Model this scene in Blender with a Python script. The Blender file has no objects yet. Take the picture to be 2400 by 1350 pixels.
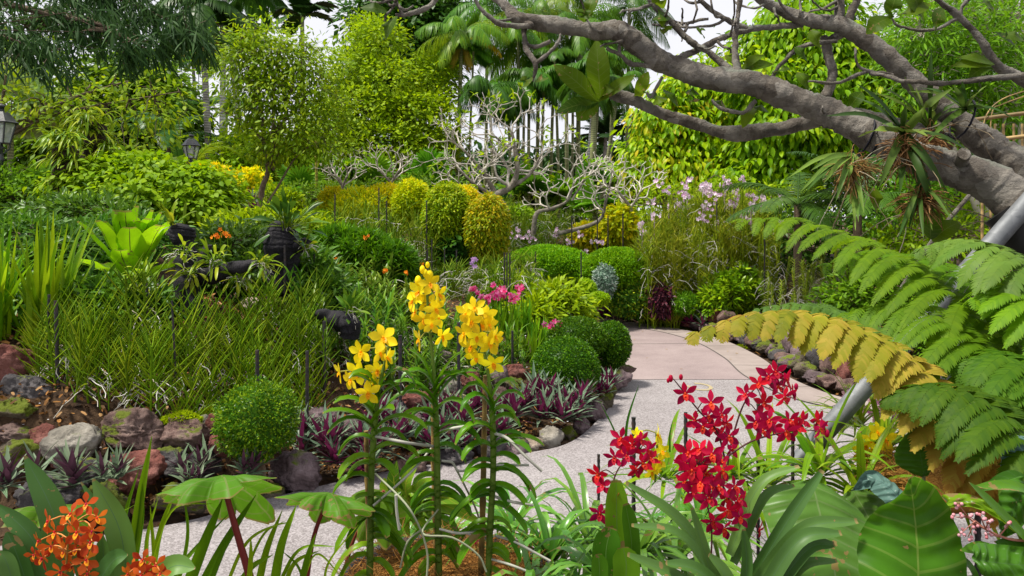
import bpy, math, random
import numpy as np
from mathutils import Vector, Matrix, noise
from mathutils.geometry import tessellate_polygon
random.seed(7)
rng = np.random.default_rng(7)
sc = bpy.context.scene
COL = sc.collection
R = math.radians

# ---------------------------------------------------------------- camera
F, HOR, EYE = 1813.0, 520.0, 1.6          # focal length and horizon in photo pixels (2400 wide), eye height in metres
cam = bpy.data.cameras.new('camera')
cam.sensor_width = 36
cam.lens = 36 * F / 2400
cam.shift_y = -(675 - HOR) / 2400
cam.clip_start, cam.clip_end = .05, 2000
co = bpy.data.objects.new('camera', cam)
co.location = (0, 0, EYE)
co.rotation_euler = (R(90), 0, 0)
COL.objects.link(co)
sc.camera = co

# ---------------------------------------------------------------- sky, sun, exposure
SUN_EL, SUN_AZ = R(66), R(-100)           # azimuth from +Y, clockwise: negative is to the left
w = bpy.data.worlds.new('World'); sc.world = w; w.use_nodes = True
nt = w.node_tree; nt.nodes.clear()
N = nt.nodes.new
out = N('ShaderNodeOutputWorld'); bg = N('ShaderNodeBackground'); bg.inputs['Strength'].default_value = .1
sky = N('ShaderNodeTexSky'); sky.sky_type = 'NISHITA'; sky.sun_disc = False
sky.sun_elevation = SUN_EL; sky.sun_rotation = SUN_AZ
sky.air_density = 1.0; sky.dust_density = 3.0
tc = N('ShaderNodeTexCoord'); mp = N('ShaderNodeMapping'); mp.inputs['Scale'].default_value = (1.4, 1.4, 3.2)
nz = N('ShaderNodeTexNoise'); nz.inputs['Scale'].default_value = 1.7; nz.inputs['Detail'].default_value = 6
cr = N('ShaderNodeValToRGB')
cr.color_ramp.elements[0].position = .3; cr.color_ramp.elements[0].color = (5.2, 5.2, 5.55, 1)
cr.color_ramp.elements[1].position = .75; cr.color_ramp.elements[1].color = (5.7, 5.65, 5.95, 1)
mx = N('ShaderNodeMix'); mx.data_type = 'RGBA'; mx.inputs['Factor'].default_value = .93
L_ = nt.links.new
L_(tc.outputs['Generated'], mp.inputs['Vector']); L_(mp.outputs[0], nz.inputs['Vector']); L_(nz.outputs['Fac'], cr.inputs[0])
L_(sky.outputs[0], mx.inputs['A']); L_(cr.outputs[0], mx.inputs['B']); L_(mx.outputs['Result'], bg.inputs['Color']); L_(bg.outputs[0], out.inputs[0])
sl = bpy.data.lights.new('sun', 'SUN'); sl.energy = 3.8; sl.angle = R(8); sl.color = (1, .94, .84)
so = bpy.data.objects.new('sun', sl); COL.objects.link(so)
sd = Vector((math.cos(SUN_EL) * math.sin(SUN_AZ), math.cos(SUN_EL) * math.cos(SUN_AZ), math.sin(SUN_EL)))
so.rotation_euler = sd.to_track_quat('Z', 'Y').to_euler(); so.location = (-20, -10, 40)
vs = sc.view_settings
vs.view_transform = 'Standard'; vs.look = 'None'; vs.gamma = 1; vs.exposure = .88; vs.use_curve_mapping = False
sc.cycles.max_bounces = 6; sc.cycles.diffuse_bounces = 4; sc.cycles.glossy_bounces = 2
sc.cycles.transmission_bounces = 4; sc.cycles.transparent_max_bounces = 8

# ---------------------------------------------------------------- helpers
def P(px, py, d):                        # photo direction and a distance -> point of the place
    return np.array([(px - 1200) * d / F, d, EYE - (py - HOR) * d / F])
def unit(a):
    a = np.asarray(a, float)
    return a / np.maximum(np.linalg.norm(a, axis=-1, keepdims=True), 1e-9)
def rdir(n): return unit(rng.normal(size=(n, 3)))
def U(a, b, n=None): return rng.uniform(a, b, n)

class MB:
    """collects vertices and faces; build() links them as ONE mesh object"""
    def __init__(s): s.v = []; s.f4 = []; s.f3 = []; s.a = []; s.n = 0
    def add(s, v, f4=None, f3=None, a=None):
        v = np.asarray(v, float).reshape(-1, 3)
        if a is None: a = np.full((len(v), 3), .5)
        if f4 is not None and len(f4): s.f4.append(np.asarray(f4, int).reshape(-1, 4) + s.n)
        if f3 is not None and len(f3): s.f3.append(np.asarray(f3, int).reshape(-1, 3) + s.n)
        s.v.append(v); s.a.append(np.asarray(a, float).reshape(-1, 3)); s.n += len(v)
    def build(s, name, mat, parent=None, loc=None, smooth=True):
        v = np.concatenate(s.v); a = np.concatenate(s.a)
        o0 = np.array(parent.location) if parent is not None else np.array(loc if loc is not None else (0, 0, 0), float)
        q = np.concatenate(s.f4) if s.f4 else np.zeros((0, 4), int)
        t = np.concatenate(s.f3) if s.f3 else np.zeros((0, 3), int)
        me = bpy.data.meshes.new(name)
        me.vertices.add(len(v)); me.vertices.foreach_set('co', (v - o0).ravel().astype(np.float32))
        me.loops.add(q.size + t.size); me.loops.foreach_set('vertex_index', np.concatenate([q.ravel(), t.ravel()]).astype(np.int32))
        me.polygons.add(len(q) + len(t))
        me.polygons.foreach_set('loop_start', np.concatenate([np.arange(len(q)) * 4, q.size + np.arange(len(t)) * 3]).astype(np.int32))
        me.polygons.foreach_set('use_smooth', np.full(len(q) + len(t), smooth))
        me.update(calc_edges=True)
        at = me.attributes.new('lf', 'FLOAT_VECTOR', 'POINT'); at.data.foreach_set('vector', a.ravel().astype(np.float32))
        if mat is not None: me.materials.append(mat)
        o = bpy.data.objects.new(name, me); COL.objects.link(o)
        if parent is not None: o.parent = parent
        elif loc is not None: o.location = loc
        return o

def tag(o, label=None, cat=None, group=None, kind=None):
    if label: o['label'] = label
    if cat: o['category'] = cat
    if group: o['group'] = group
    if kind: o['kind'] = kind
    return o
def thing(name, label, cat, loc=(0, 0, 0), group=None):
    o = bpy.data.objects.new(name, None); o.empty_display_size = .1; COL.objects.link(o)
    o.location = tuple(float(c) for c in loc)
    return tag(o, label, cat, group)
KIDS = {}
def kids(o): return [c for c in o.children]
def dup(root, loc, rz=0, s=1, label=None, group=None, tilt=0):
    r = root.copy(); COL.objects.link(r); r.location = tuple(float(c) for c in loc)
    r.rotation_euler = (tilt, 0, rz); r.scale = (s, s, s) if np.isscalar(s) else s
    if label: r['label'] = label
    if group: r['group'] = group
    for c in root.children:
        k = c.copy(); COL.objects.link(k); k.parent = r
        for g in c.children:
            h = g.copy(); COL.objects.link(h); h.parent = k
    return r
def struct(o, label=None): return tag(o, label, kind='structure')

DIA = np.array([.12, 1, .08]); LANCE = np.array([.15, .8, 1, .75, .06]); OVAL = np.array([.2, .85, 1, .75, .08])
STRAP = np.array([.7, .95, 1, 1, .92, .7, .08]); OBOV = np.array([.16, .45, .82, 1, .85, .2]); NEED = np.array([.7, 1, .8, .1])
SWORD = np.array([.8, 1, .95, .85, .7, .45, .05]); LEAF7 = np.array([.12, .62, .92, 1, .88, .58, .05])

def strips(mb, C, S, Nm, half, fold=0., cols=3, tint=None):
    """n ribbons: centre lines C (n,m,3), side S, normal Nm (n,m,3), half widths (n,m)"""
    n, m = C.shape[:2]
    vv = np.linspace(-1, 1, cols)
    fo = np.broadcast_to(np.asarray(fold, float), (n,))[:, None, None, None] if np.ndim(fold) else fold
    V = C[:, :, None] + S[:, :, None] * (half[..., None, None] * vv[:, None]) + Nm[:, :, None] * (fo * half[..., None, None] * (np.abs(vv) ** 1.4)[:, None])
    i = np.arange(m - 1)[:, None]; j = np.arange(cols - 1)[None]
    q = np.stack([i * cols + j, i * cols + j + 1, (i + 1) * cols + j + 1, (i + 1) * cols + j], -1).reshape(-1, 4)
    q = (q[None] + (np.arange(n) * m * cols)[:, None, None]).reshape(-1, 4)
    if tint is None: tint = U(0, 1, n)
    A = np.empty((n, m, cols, 3)); A[..., 0] = np.broadcast_to(tint, (n,))[:, None, None]
    A[..., 1] = np.linspace(0, 1, m)[None, :, None]; A[..., 2] = vv[None, None]
    mb.add(V, q, None, A)
def curve_pts(B, D, L, droop, m, G=(0, 0, -1)):
    n = len(B); u = (np.arange(m - 1) + .5) / (m - 1)
    dr = np.broadcast_to(np.asarray(droop, float), (n,))
    dirs = unit(D[:, None] + np.asarray(G, float) * (dr[:, None, None] * 2 * u[None, :, None]))
    C = np.concatenate([B[:, None], B[:, None] + np.cumsum(dirs * (np.broadcast_to(L, (n,))[:, None, None] / (m - 1)), 1)], 1)
    T = np.concatenate([dirs[:, :1], unit(dirs[:, 1:] + dirs[:, :-1]), dirs[:, -1:]], 1)
    return C, T
def leaves(mb, B, D, Up, L, W, prof=DIA, droop=0., fold=0., cols=2, tint=None):
    B = np.atleast_2d(np.asarray(B, float)); n = len(B)
    if n == 0: return
    D = unit(np.broadcast_to(D, (n, 3))); Up = np.broadcast_to(Up, (n, 3)) + rng.normal(size=(n, 3)) * .02
    C, T = curve_pts(B, D, L, droop, len(prof))
    S = unit(np.cross(D, Up))[:, None] + T * 0
    strips(mb, C, S, unit(np.cross(S, T)), np.broadcast_to(W, (n,))[:, None] * prof[None] / 2, fold, cols, tint)
def tubes(mb, C, Rr, k=5, tint=.5):
    """n tubes, centre lines C (n,m,3), radii (n,m)"""
    C = np.asarray(C, float)
    if C.ndim == 2: C = C[None]
    n, m = C.shape[:2]; Rr = np.broadcast_to(Rr, (n, m))
    T = np.empty_like(C); T[:, 1:-1] = C[:, 2:] - C[:, :-2]; T[:, 0] = C[:, 1] - C[:, 0]; T[:, -1] = C[:, -1] - C[:, -2]
    T = unit(T); mean = unit(C[:, -1] - C[:, 0])
    ref = np.where(np.abs(mean[:, 2:3]) > .8, np.array([[.9, .4, .1]]), np.array([[.1, .15, .98]]))
    S = unit(np.cross(T, ref[:, None])); Q = np.cross(S, T)
    a = np.linspace(0, 2 * math.pi, k, endpoint=False)
    V = C[:, :, None] + Rr[..., None, None] * (S[:, :, None] * np.cos(a)[:, None] + Q[:, :, None] * np.sin(a)[:, None])
    i = np.arange(m - 1)[:, None]; j = np.arange(k)[None]; j2 = (j + 1) % k
    q = np.stack([i * k + j, (i + 1) * k + j, (i + 1) * k + j2, i * k + j2], -1).reshape(-1, 4)
    q = (q[None] + (np.arange(n) * m * k)[:, None, None]).reshape(-1, 4)
    A = np.empty((n, m, k, 3)); A[..., 0] = np.broadcast_to(tint, (n,))[:, None, None]; A[..., 1] = np.linspace(0, 1, m)[None, :, None]; A[..., 2] = 0
    mb.add(V, q, None, A)
    caps = []
    for e in (0, m - 1):
        mb.add(V[:, e].reshape(-1, 3), None, [[b * k, b * k + (x + 1) % k, b * k + x] if e == 0 else [b * k, b * k + x, b * k + (x + 1) % k] for b in range(n) for x in range(1, k - 1)], A[:, e].reshape(-1, 3)) if n * k < 4000 else None
def smooth(pts, sub=4):
    """Catmull-Rom through rows of numbers"""
    p = np.asarray(pts, float)
    if len(p) < 3: 
        t = np.linspace(0, 1, sub + 1)[:, None]; return p[0] * (1 - t) + p[-1] * t
    q = np.vstack([2 * p[0] - p[1], p, 2 * p[-1] - p[-2]]); o = []
    for i in range(1, len(q) - 2):
        for t in np.arange(sub) / sub:
            o.append(.5 * (2 * q[i] + (q[i + 1] - q[i - 1]) * t + (2 * q[i - 1] - 5 * q[i] + 4 * q[i + 1] - q[i + 2]) * t * t + (3 * q[i] - q[i - 1] - 3 * q[i + 1] + q[i + 2]) * t ** 3))
    o.append(p[-1]); return np.array(o)
def limb(mb, pp, k=10, sub=4, rough=.06, tint=.5):
    """a branch through (px, py, distance, width px)"""
    s = smooth(pp, sub)
    C = np.array([P(a, b, c) for a, b, c, _ in s]); r = s[:, 3] * s[:, 2] / F / 2
    r = r * (1 + rng.normal(size=len(r)) * rough)
    tubes(mb, C[None], r[None], k, tint)
def ribbon(mb, pp, wpx, prof=SWORD, up=(0, -.55, .85), fold=.15, cols=3, tint=None, sub=4):
    """one long leaf through (px, py, distance); width in photo pixels at its first point's distance"""
    s = smooth(pp, sub); C = np.array([P(*q) for q in s]); m = len(C)
    T = unit(np.gradient(C, axis=0)); S = unit(np.cross(T, np.asarray(up, float))); Nm = unit(np.cross(S, T))
    h = np.interp(np.linspace(0, 1, m), np.linspace(0, 1, len(prof)), prof) * wpx * pp[0][2] / F / 2
    strips(mb, C[None], S[None], Nm[None], h[None], fold, cols, None if tint is None else np.array([tint]))
def frond(mb, base, D, L, droop, n, ll, lw, ldroop=.5, ang=58, vee=.15, rr=.01, m=10, tint=None, prof=NEED, up=(0, 0, 1), swap=.02, t0=.12, stem=None, shape=None):
    """a pinnate frond"""
    C, T = curve_pts(np.array([base], float), unit(np.array([D], float)), L, droop, m)
    C, T = C[0], T[0]; S = unit(np.cross(T[0] + 1e-4, np.asarray(up, float)))
    t = np.linspace(t0, .995, n); x = t * (m - 1); i = np.minimum(x.astype(int), m - 2); f = (x - i)[:, None]
    B = C[i] * (1 - f) + C[i + 1] * f; TT = unit(T[i] * (1 - f) + T[i + 1] * f); NN = unit(np.cross(S[None], TT))
    sh = (np.sin(np.clip((t - t0) / (1 - t0) * .86 + .14, 0, 1) * math.pi) ** .6 if shape is None else shape(t)) * .95 + .05
    a = R(ang) * (1 - .35 * t)
    for sgn in (-1, 1):
        d = unit(TT * np.cos(a)[:, None] + sgn * S[None] * np.sin(a)[:, None] + NN * vee + rng.normal(size=(n, 3)) * swap)
        leaves(mb, B, d, NN, ll * sh * U(.9, 1.08, n), lw * (sh * .5 + .5), prof, ldroop * U(.7, 1.3, n), 0, 2, tint if tint is None else np.clip(tint + U(-.12, .12, n), 0, 1))
    tubes(stem or mb, C[None], np.linspace(rr, rr * .25, m)[None], 4, .5 if tint is None else tint)
def blob(px, py, d, rx, ry, rd=None):
    c = P(px, py, d); k = d / F
    return c, np.array([rx * k, (rd if rd else (rx * .5 + ry * .5)) * k, ry * k])
def crown(mb, blobs, ncl, per, cr_, L, W, prof=DIA, droop=.2, cols=2, hang=.3, inner=.55, tb=(0, 1), flat=.6, fold=0., low=-1.):
    """leaf clumps spread through the volume of the blobs; returns the clump centres"""
    ar = np.array([(r[0] * r[1] * r[2]) ** (2 / 3) for _, r in blobs]); pr = ar / ar.sum()
    bi = rng.choice(len(blobs), ncl, p=pr); c = np.array([blobs[i][0] for i in bi]); r = np.array([blobs[i][1] for i in bi])
    dd = rdir(ncl); dd[:, 2] = np.where(dd[:, 2] < low, -dd[:, 2], dd[:, 2])
    cc = c + r * dd * U(inner ** 3, 1, ncl)[:, None] ** (1 / 3)
    k = ncl * per; ci = np.repeat(np.arange(ncl), per)
    o = rng.normal(size=(k, 3)) * cr_ * np.array([1, 1, flat])
    B = cc[ci] + o; od = unit(unit((cc - c) / r)[ci] * .8 + unit(o) * .9)
    D = unit(od + rng.normal(size=(k, 3)) * .45 + np.array([0, 0, -hang]))
    Up = od * .5 + rng.normal(size=(k, 3)) * .35 + np.array([0, -.15, .9])
    t = np.clip(np.repeat(U(tb[0], tb[1], ncl), per) * .6 + U(tb[0], tb[1], k) * .4, 0, 1)
    sz = U(.7, 1.2, k)
    leaves(mb, B, D, Up, L * sz, W * sz, prof, droop, fold, cols, t)
    return cc, c
def twigs(mb, A, Bp, r0, r1, m=5, wob=.06, k=4, tint=.5, sag=.1):
    """thin branches from points A to points Bp"""
    A = np.atleast_2d(A); Bp = np.atleast_2d(Bp); n = len(Bp); A = np.broadcast_to(A, (n, 3))
    t = np.linspace(0, 1, m)[None, :, None]; Ln = np.linalg.norm(Bp - A, axis=1)[:, None, None]
    C = A[:, None] * (1 - t) + Bp[:, None] * t + rng.normal(size=(n, m, 3)) * wob * Ln * np.sin(t * math.pi) + np.array([0, 0, 1.]) * sag * Ln * np.sin(t * math.pi)
    tubes(mb, C, np.linspace(1, 0, m)[None] * (r0 - r1) + r1, k, tint)
def sphere(mb, c, r, nu=20, nv=12, tint=.5, bump=0., fq=3.):
    a = np.linspace(0, 2 * math.pi, nu, endpoint=False); b = np.linspace(0, math.pi, nv)
    V = np.stack([np.outer(np.sin(b), np.cos(a)), np.outer(np.sin(b), np.sin(a)), np.outer(np.cos(b), np.ones(nu))], -1).reshape(-1, 3)
    if bump: V = V * (1 + bump * np.array([noise.noise(Vector(x * fq + 7.3)) for x in V]))[:, None]
    i = np.arange(nv - 1)[:, None]; j = np.arange(nu)[None]; j2 = (j + 1) % nu
    q = np.stack([i * nu + j, (i + 1) * nu + j, (i + 1) * nu + j2, i * nu + j2], -1).reshape(-1, 4)
    A = np.zeros((len(V), 3)); A[:, 0] = tint
    mb.add(np.asarray(c) + V * np.asarray(r), q, None, A)
def lathe(mb, c, prof, k=16, ax=None, tint=.5, rot=0):
    """a turned shape: (radius, height) pairs"""
    p = np.asarray(prof, float); a = np.linspace(0, 2 * math.pi, k, endpoint=False) + rot
    V = np.stack([np.outer(p[:, 0], np.cos(a)), np.outer(p[:, 0], np.sin(a)), np.outer(p[:, 1], np.ones(k))], -1).reshape(-1, 3)
    i = np.arange(len(p) - 1)[:, None]; j = np.arange(k)[None]; j2 = (j + 1) % k
    q = np.stack([i * k + j, i * k + j2, (i + 1) * k + j2, (i + 1) * k + j], -1).reshape(-1, 4)
    mb.add(np.asarray(c) + V, q, None, np.full((len(V), 3), tint))

# ---------------------------------------------------------------- materials
def newmat(name):
    m = bpy.data.materials.new(name); m.use_nodes = True; t = m.node_tree; t.nodes.clear()
    return m, t, t.nodes.new, t.links.new
SPOTTED = {'big_leaf', 'big_cool_leaf', 'cool_grey_green_leaf', 'broad_green_leaf', 'vanda_leaf', 'umbrella_leaf', 'dark_big_leaf', 'frangipani_leaf', 'vanda_strap', 'strap_leaf', 'nest_fern_leaf'}
def leafmat(name, stops, trans=.35, rough=.5, vein=None, veinw=.05, back=None, spec=.13, side=0, nscale=0, stripe=None):
    """stops: colours along the leaf tint 0..1"""
    if trans > .19 and 'petal' not in name: stops = [(c[0] * 1.33, c[1] * 1.36, c[2] * .6) for c in stops]
    if len(stops) == 1: stops = list(stops) * 2
    m, t, N, L = newmat(name)
    o = N('ShaderNodeOutputMaterial'); at = N('ShaderNodeAttribute'); at.attribute_name = 'lf'
    sp = N('ShaderNodeSeparateXYZ'); L(at.outputs['Vector'], sp.inputs[0])
    r = N('ShaderNodeValToRGB'); e = r.color_ramp.elements
    while len(e) < len(stops): e.new(.5)
    for i, c in enumerate(stops): e[i].position = i / max(1, len(stops) - 1); e[i].color = (*c, 1)
    L(sp.outputs[0], r.inputs[0]); c = r.outputs[0]
    def mixc(fac, a, b, typ='MIX'):
        x = N('ShaderNodeMix'); x.data_type = 'RGBA'; x.blend_type = typ
        if isinstance(fac, (int, float)): x.inputs['Factor'].default_value = fac
        else: L(fac, x.inputs['Factor'])
        L(a, x.inputs['A'])
        if isinstance(b, tuple): x.inputs['B'].default_value = (*b, 1)
        else: L(b, x.inputs['B'])
        return x.outputs['Result']
    def math_(op, a, b=None):
        x = N('ShaderNodeMath'); x.operation = op
        for k, v in enumerate((a, b)):
            if v is None: continue
            if isinstance(v, (int, float)): x.inputs[k].default_value = v
            else: L(v, x.inputs[k])
        return x.outputs[0]
    if vein:
        av = math_('ABSOLUTE', sp.outputs[2]); c = mixc(math_('LESS_THAN', av, veinw), c, vein)
        if side:   # side veins sweeping to the tip
            w = math_('SINE', math_('MULTIPLY', math_('SUBTRACT', sp.outputs[1], math_('MULTIPLY', av, .13)), side * 6.283))
            c = mixc(math_('MULTIPLY', math_('GREATER_THAN', w, .93), .55), c, vein)
    if stripe:
        w = math_('SINE', math_('MULTIPLY', sp.outputs[2], 9.0)); c = mixc(math_('GREATER_THAN', w, .55), c, stripe)
    nz = N('ShaderNodeTexNoise'); g = N('ShaderNodeNewGeometry'); L(g.outputs['Position'], nz.inputs['Vector']); nz.inputs['Scale'].default_value = nscale or 9; nz.inputs['Detail'].default_value = 3
    oi = N('ShaderNodeObjectInfo'); h = N('ShaderNodeHueSaturation')
    L(math_('ADD', math_('MULTIPLY', nz.outputs[0], .7), math_('ADD', math_('MULTIPLY', oi.outputs['Random'], .3), .5)), h.inputs['Value']); L(c, h.inputs['Color']); c = h.outputs[0]
    L(math_('ADD', math_('MULTIPLY', oi.outputs['Random'], .02), .49), h.inputs['Hue'])
    if name in SPOTTED:   # brown insect spots and dry tips
        n3 = N('ShaderNodeTexNoise'); n3.inputs['Scale'].default_value = 55; n3.inputs['Detail'].default_value = 2; L(g.outputs['Position'], n3.inputs['Vector'])
        n4 = N('ShaderNodeTexNoise'); n4.inputs['Scale'].default_value = 7; L(g.outputs['Position'], n4.inputs['Vector'])
        c = mixc(math_('GREATER_THAN', math_('MULTIPLY', n3.outputs[0], n4.outputs[0]), .375), c, (.2, .15, .05))
        c = mixc(math_('MULTIPLY', math_('GREATER_THAN', sp.outputs[1], .975), .7), c, (.22, .14, .05))
    if back: c = mixc(g.outputs['Backfacing'], c, back)
    b = N('ShaderNodeBsdfPrincipled'); L(c, b.inputs['Base Color']); b.inputs['Roughness'].default_value = rough; b.inputs['Specular IOR Level'].default_value = spec
    if trans:
        tr = N('ShaderNodeBsdfTranslucent'); mx = N('ShaderNodeMixShader'); mx.inputs[0].default_value = trans
        hs = N('ShaderNodeHueSaturation'); hs.inputs['Value'].default_value = 1.35; hs.inputs['Hue'].default_value = .492 if 'petal' not in name else .5; L(c, hs.inputs['Color'])
        L(hs.outputs[0], tr.inputs[0]); L(b.outputs[0], mx.inputs[1]); L(tr.outputs[0], mx.inputs[2]); L(mx.outputs[0], o.inputs[0])
    else: L(b.outputs[0], o.inputs[0])
    return m
def roughmat(name, stops, scale=6., rough=.85, bump=.5, bscale=None, det=8, moss=None, mossamt=.5, rnd=.4, ring=0, stretch=None, metal=0., spec=.3, bdist=.02, spots=None):
    """stone, bark, soil, metal: noise between colours, bump, optional moss on what faces up, optional rings"""
    m, t, N, L = newmat(name)
    o = N('ShaderNodeOutputMaterial'); tc = N('ShaderNodeTexCoord'); mp = N('ShaderNodeMapping'); L(tc.outputs['Object'], mp.inputs[0])
    if stretch: mp.inputs['Scale'].default_value = stretch
    nz = N('ShaderNodeTexNoise'); nz.inputs['Scale'].default_value = scale; nz.inputs['Detail'].default_value = det; nz.inputs['Roughness'].default_value = .62; L(mp.outputs[0], nz.inputs['Vector'])
    r = N('ShaderNodeValToRGB'); e = r.color_ramp.elements
    while len(e) < len(stops): e.new(.5)
    for i, c in enumerate(stops): e[i].position = .28 + .44 * i / max(1, len(stops) - 1); e[i].color = (*c, 1)
    L(nz.outputs[0], r.inputs[0]); c = r.outputs[0]
    if spots:
        vo = N('ShaderNodeTexVoronoi'); vo.inputs['Scale'].default_value = spots[0]; L(tc.outputs['Object'], vo.inputs['Vector'])
        sx = N('ShaderNodeSeparateColor'); L(vo.outputs['Color'], sx.inputs[0])
        rr = N('ShaderNodeValToRGB'); rr.color_ramp.elements[0].color = (*spots[1], 1); rr.color_ramp.elements[1].color = (*spots[2], 1); L(sx.outputs[0], rr.inputs[0])
        x = N('ShaderNodeMix'); x.data_type = 'RGBA'; x.inputs['Factor'].default_value = spots[3]; L(c, x.inputs['A']); L(rr.outputs[0], x.inputs['B']); c = x.outputs['Result']
    if ring:
        wv = N('ShaderNodeTexWave'); wv.bands_direction = 'Z'; wv.inputs['Scale'].default_value = ring; wv.inputs['Distortion'].default_value = 1.2; wv.inputs['Detail'].default_value = 2; L(tc.outputs['Object'], wv.inputs['Vector'])
        x = N('ShaderNodeMix'); x.data_type = 'RGBA'; x.blend_type = 'MULTIPLY'; x.inputs['Factor'].default_value = .55; L(c, x.inputs['A']); L(wv.outputs['Color'], x.inputs['B']); c = x.outputs['Result']
    if moss:
        g = N('ShaderNodeNewGeometry'); s = N('ShaderNodeSeparateXYZ'); L(g.outputs['Normal'], s.inputs[0])
        n2 = N('ShaderNodeTexNoise'); n2.inputs['Scale'].default_value = 4.5; n2.inputs['Detail'].default_value = 5; L(g.outputs['Position'], n2.inputs['Vector'])
        ad = N('ShaderNodeMath'); ad.operation = 'MULTIPLY_ADD'; L(s.outputs[2], ad.inputs[0]); ad.inputs[1].default_value = .22; L(n2.outputs[0], ad.inputs[2])
        ss = N('ShaderNodeMapRange'); ss.inputs['From Min'].default_value = .78 - .3 * mossamt; ss.inputs['From Max'].default_value = .86 - .3 * mossamt; L(ad.outputs[0], ss.inputs[0])
        x = N('ShaderNodeMix'); x.data_type = 'RGBA'; L(ss.outputs[0], x.inputs['Factor']); L(c, x.inputs['A']); x.inputs['B'].default_value = (*moss, 1); c = x.outputs['Result']
    oi = N('ShaderNodeObjectInfo'); ma = N('ShaderNodeMath'); ma.operation = 'MULTIPLY_ADD'; L(oi.outputs['Random'], ma.inputs[0]); ma.inputs[1].default_value = rnd; ma.inputs[2].default_value = 1 - rnd / 2
    h = N('ShaderNodeHueSaturation'); L(ma.outputs[0], h.inputs['Value']); L(c, h.inputs['Color'])
    b = N('ShaderNodeBsdfPrincipled'); L(h.outputs[0], b.inputs['Base Color']); b.inputs['Roughness'].default_value = rough; b.inputs['Metallic'].default_value = metal; b.inputs['Specular IOR Level'].default_value = spec
    if bump:
        bn = N('ShaderNodeTexNoise'); bn.inputs['Scale'].default_value = bscale or scale * 2.5; bn.inputs['Detail'].default_value = 8; bn.inputs['Roughness'].default_value = .7; L(mp.outputs[0], bn.inputs['Vector'])
        bu = N('ShaderNodeBump'); bu.inputs['Strength'].default_value = bump; bu.inputs['Distance'].default_value = bdist; L(bn.outputs[0], bu.inputs['Height']); L(bu.outputs[0], b.inputs['Normal'])
    L(b.outputs[0], o.inputs[0])
    return m
# ---------------------------------------------------------------- ground, path, litter
LE = [(-9, 2.9), (-5, 3.45), (-3, 3.72), (-1.91, 4.03), (-1.43, 4.46), (-.92, 4.88), (-.56, 5.09), (.12, 5.37), (.43, 5.63), (.69, 6.24), (.94, 7.08), (1.02, 8.06), (1.14, 9.3), (1.2, 10.4), (1.0, 11.3), (.2, 12.0), (-2, 12.6)]
RE = [(-2, 13.6), (.3, 13.1), (1.5, 12.7), (2.0, 12.15), (2.55, 11.4), (2.86, 10.36), (2.92, 9.1), (2.84, 8.06), (2.92, 7.25), (3.12, 6.9), (3.7, 6.6), (4.6, 6.35), (9, 5.9), (14, 5.8), (14, 4.0), (9, 3.9), (5, 3.95), (3, 3.75), (1.6, 3.2), (.5, 2.75), (-1, 2.5), (-3, 2.3), (-9, 1.6)]
PATH = np.vstack([smooth(LE, 5), smooth(RE, 5)])
def pdist(x, y):
    """distance outside the path (0 on it)"""
    x = np.asarray(x, float).ravel(); y = np.asarray(y, float).ravel()
    a = PATH; b = np.roll(PATH, -1, 0); best = np.full(len(x), 1e9); ins = np.zeros(len(x), bool)
    for (x0, y0), (x1, y1) in zip(a, b):
        dx, dy = x1 - x0, y1 - y0; L2 = dx * dx + dy * dy + 1e-12
        t = np.clip(((x - x0) * dx + (y - y0) * dy) / L2, 0, 1)
        best = np.minimum(best, (x - x0 - t * dx) ** 2 + (y - y0 - t * dy) ** 2)
        if abs(dy) > 1e-9: ins ^= ((y0 > y) != (y1 > y)) & (x < dx * (y - y0) / dy + x0)
    return np.where(ins, 0, np.sqrt(best))
_ct = [(350, 955, 4.75), (100, 900, 4.9), (700, 965, 5.25), (1000, 940, 5.9), (1250, 900, 7), (1330, 930, 6.6), (800, 770, 6.3), (430, 700, 5.9), (310, 670, 6.3), (100, 700, 6), (1200, 790, 8), (1100, 690, 10), (1270, 655, 11), (1450, 690, 12.3), (1480, 735, 13.4),
       (1330, 755, 10.5), (900, 650, 8), (60, 560, 8.5), (350, 545, 9), (610, 490, 15), (1140, 600, 12), (1200, 530, 16), (1400, 555, 15), (1640, 670, 12.6), (1720, 745, 11.8), (1900, 710, 11.5), (2100, 740, 9), (1900, 850, 9), (2300, 900, 8)]
CT = [(P(*c)[0], P(*c)[1], P(*c)[2]) for c in _ct] + [(-20, 25, 2.2), (0, 30, 1.6), (20, 25, 1.4), (-40, 60, 2.5), (40, 60, 2), (0, 120, 2), (-12, 10, 2), (12, 12, .8), (0, 1.5, .1), (-3, 1, .1), (3, 2, .1), (6, 3, .1), (-6, 0, .1), (1.5, 2.6, .1), (-1, 1.9, .1), (-8, 6, 1.2)]
CT = np.array(CT)
def ground(x, y):
    x = np.atleast_1d(np.asarray(x, float)); y = np.atleast_1d(np.asarray(y, float)); sh = x.shape
    xf, yf = x.ravel(), y.ravel()
    w = 1 / ((xf[:, None] - CT[:, 0]) ** 2 + (yf[:, None] - CT[:, 1]) ** 2 + .12) ** 1.6
    z = (w * CT[:, 2]).sum(1) / w.sum(1)
    d = np.clip((pdist(xf, yf) - .4) / .5, 0, 1); d = d * d * (3 - 2 * d)
    return (z * d - .04 * (1 - d)).reshape(sh)
def G(px, d): return float(ground((px - 1200) * d / F, d)[0])
def base(px, d): x = (px - 1200) * d / F; return np.array([x, d, G(px, d)])

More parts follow.
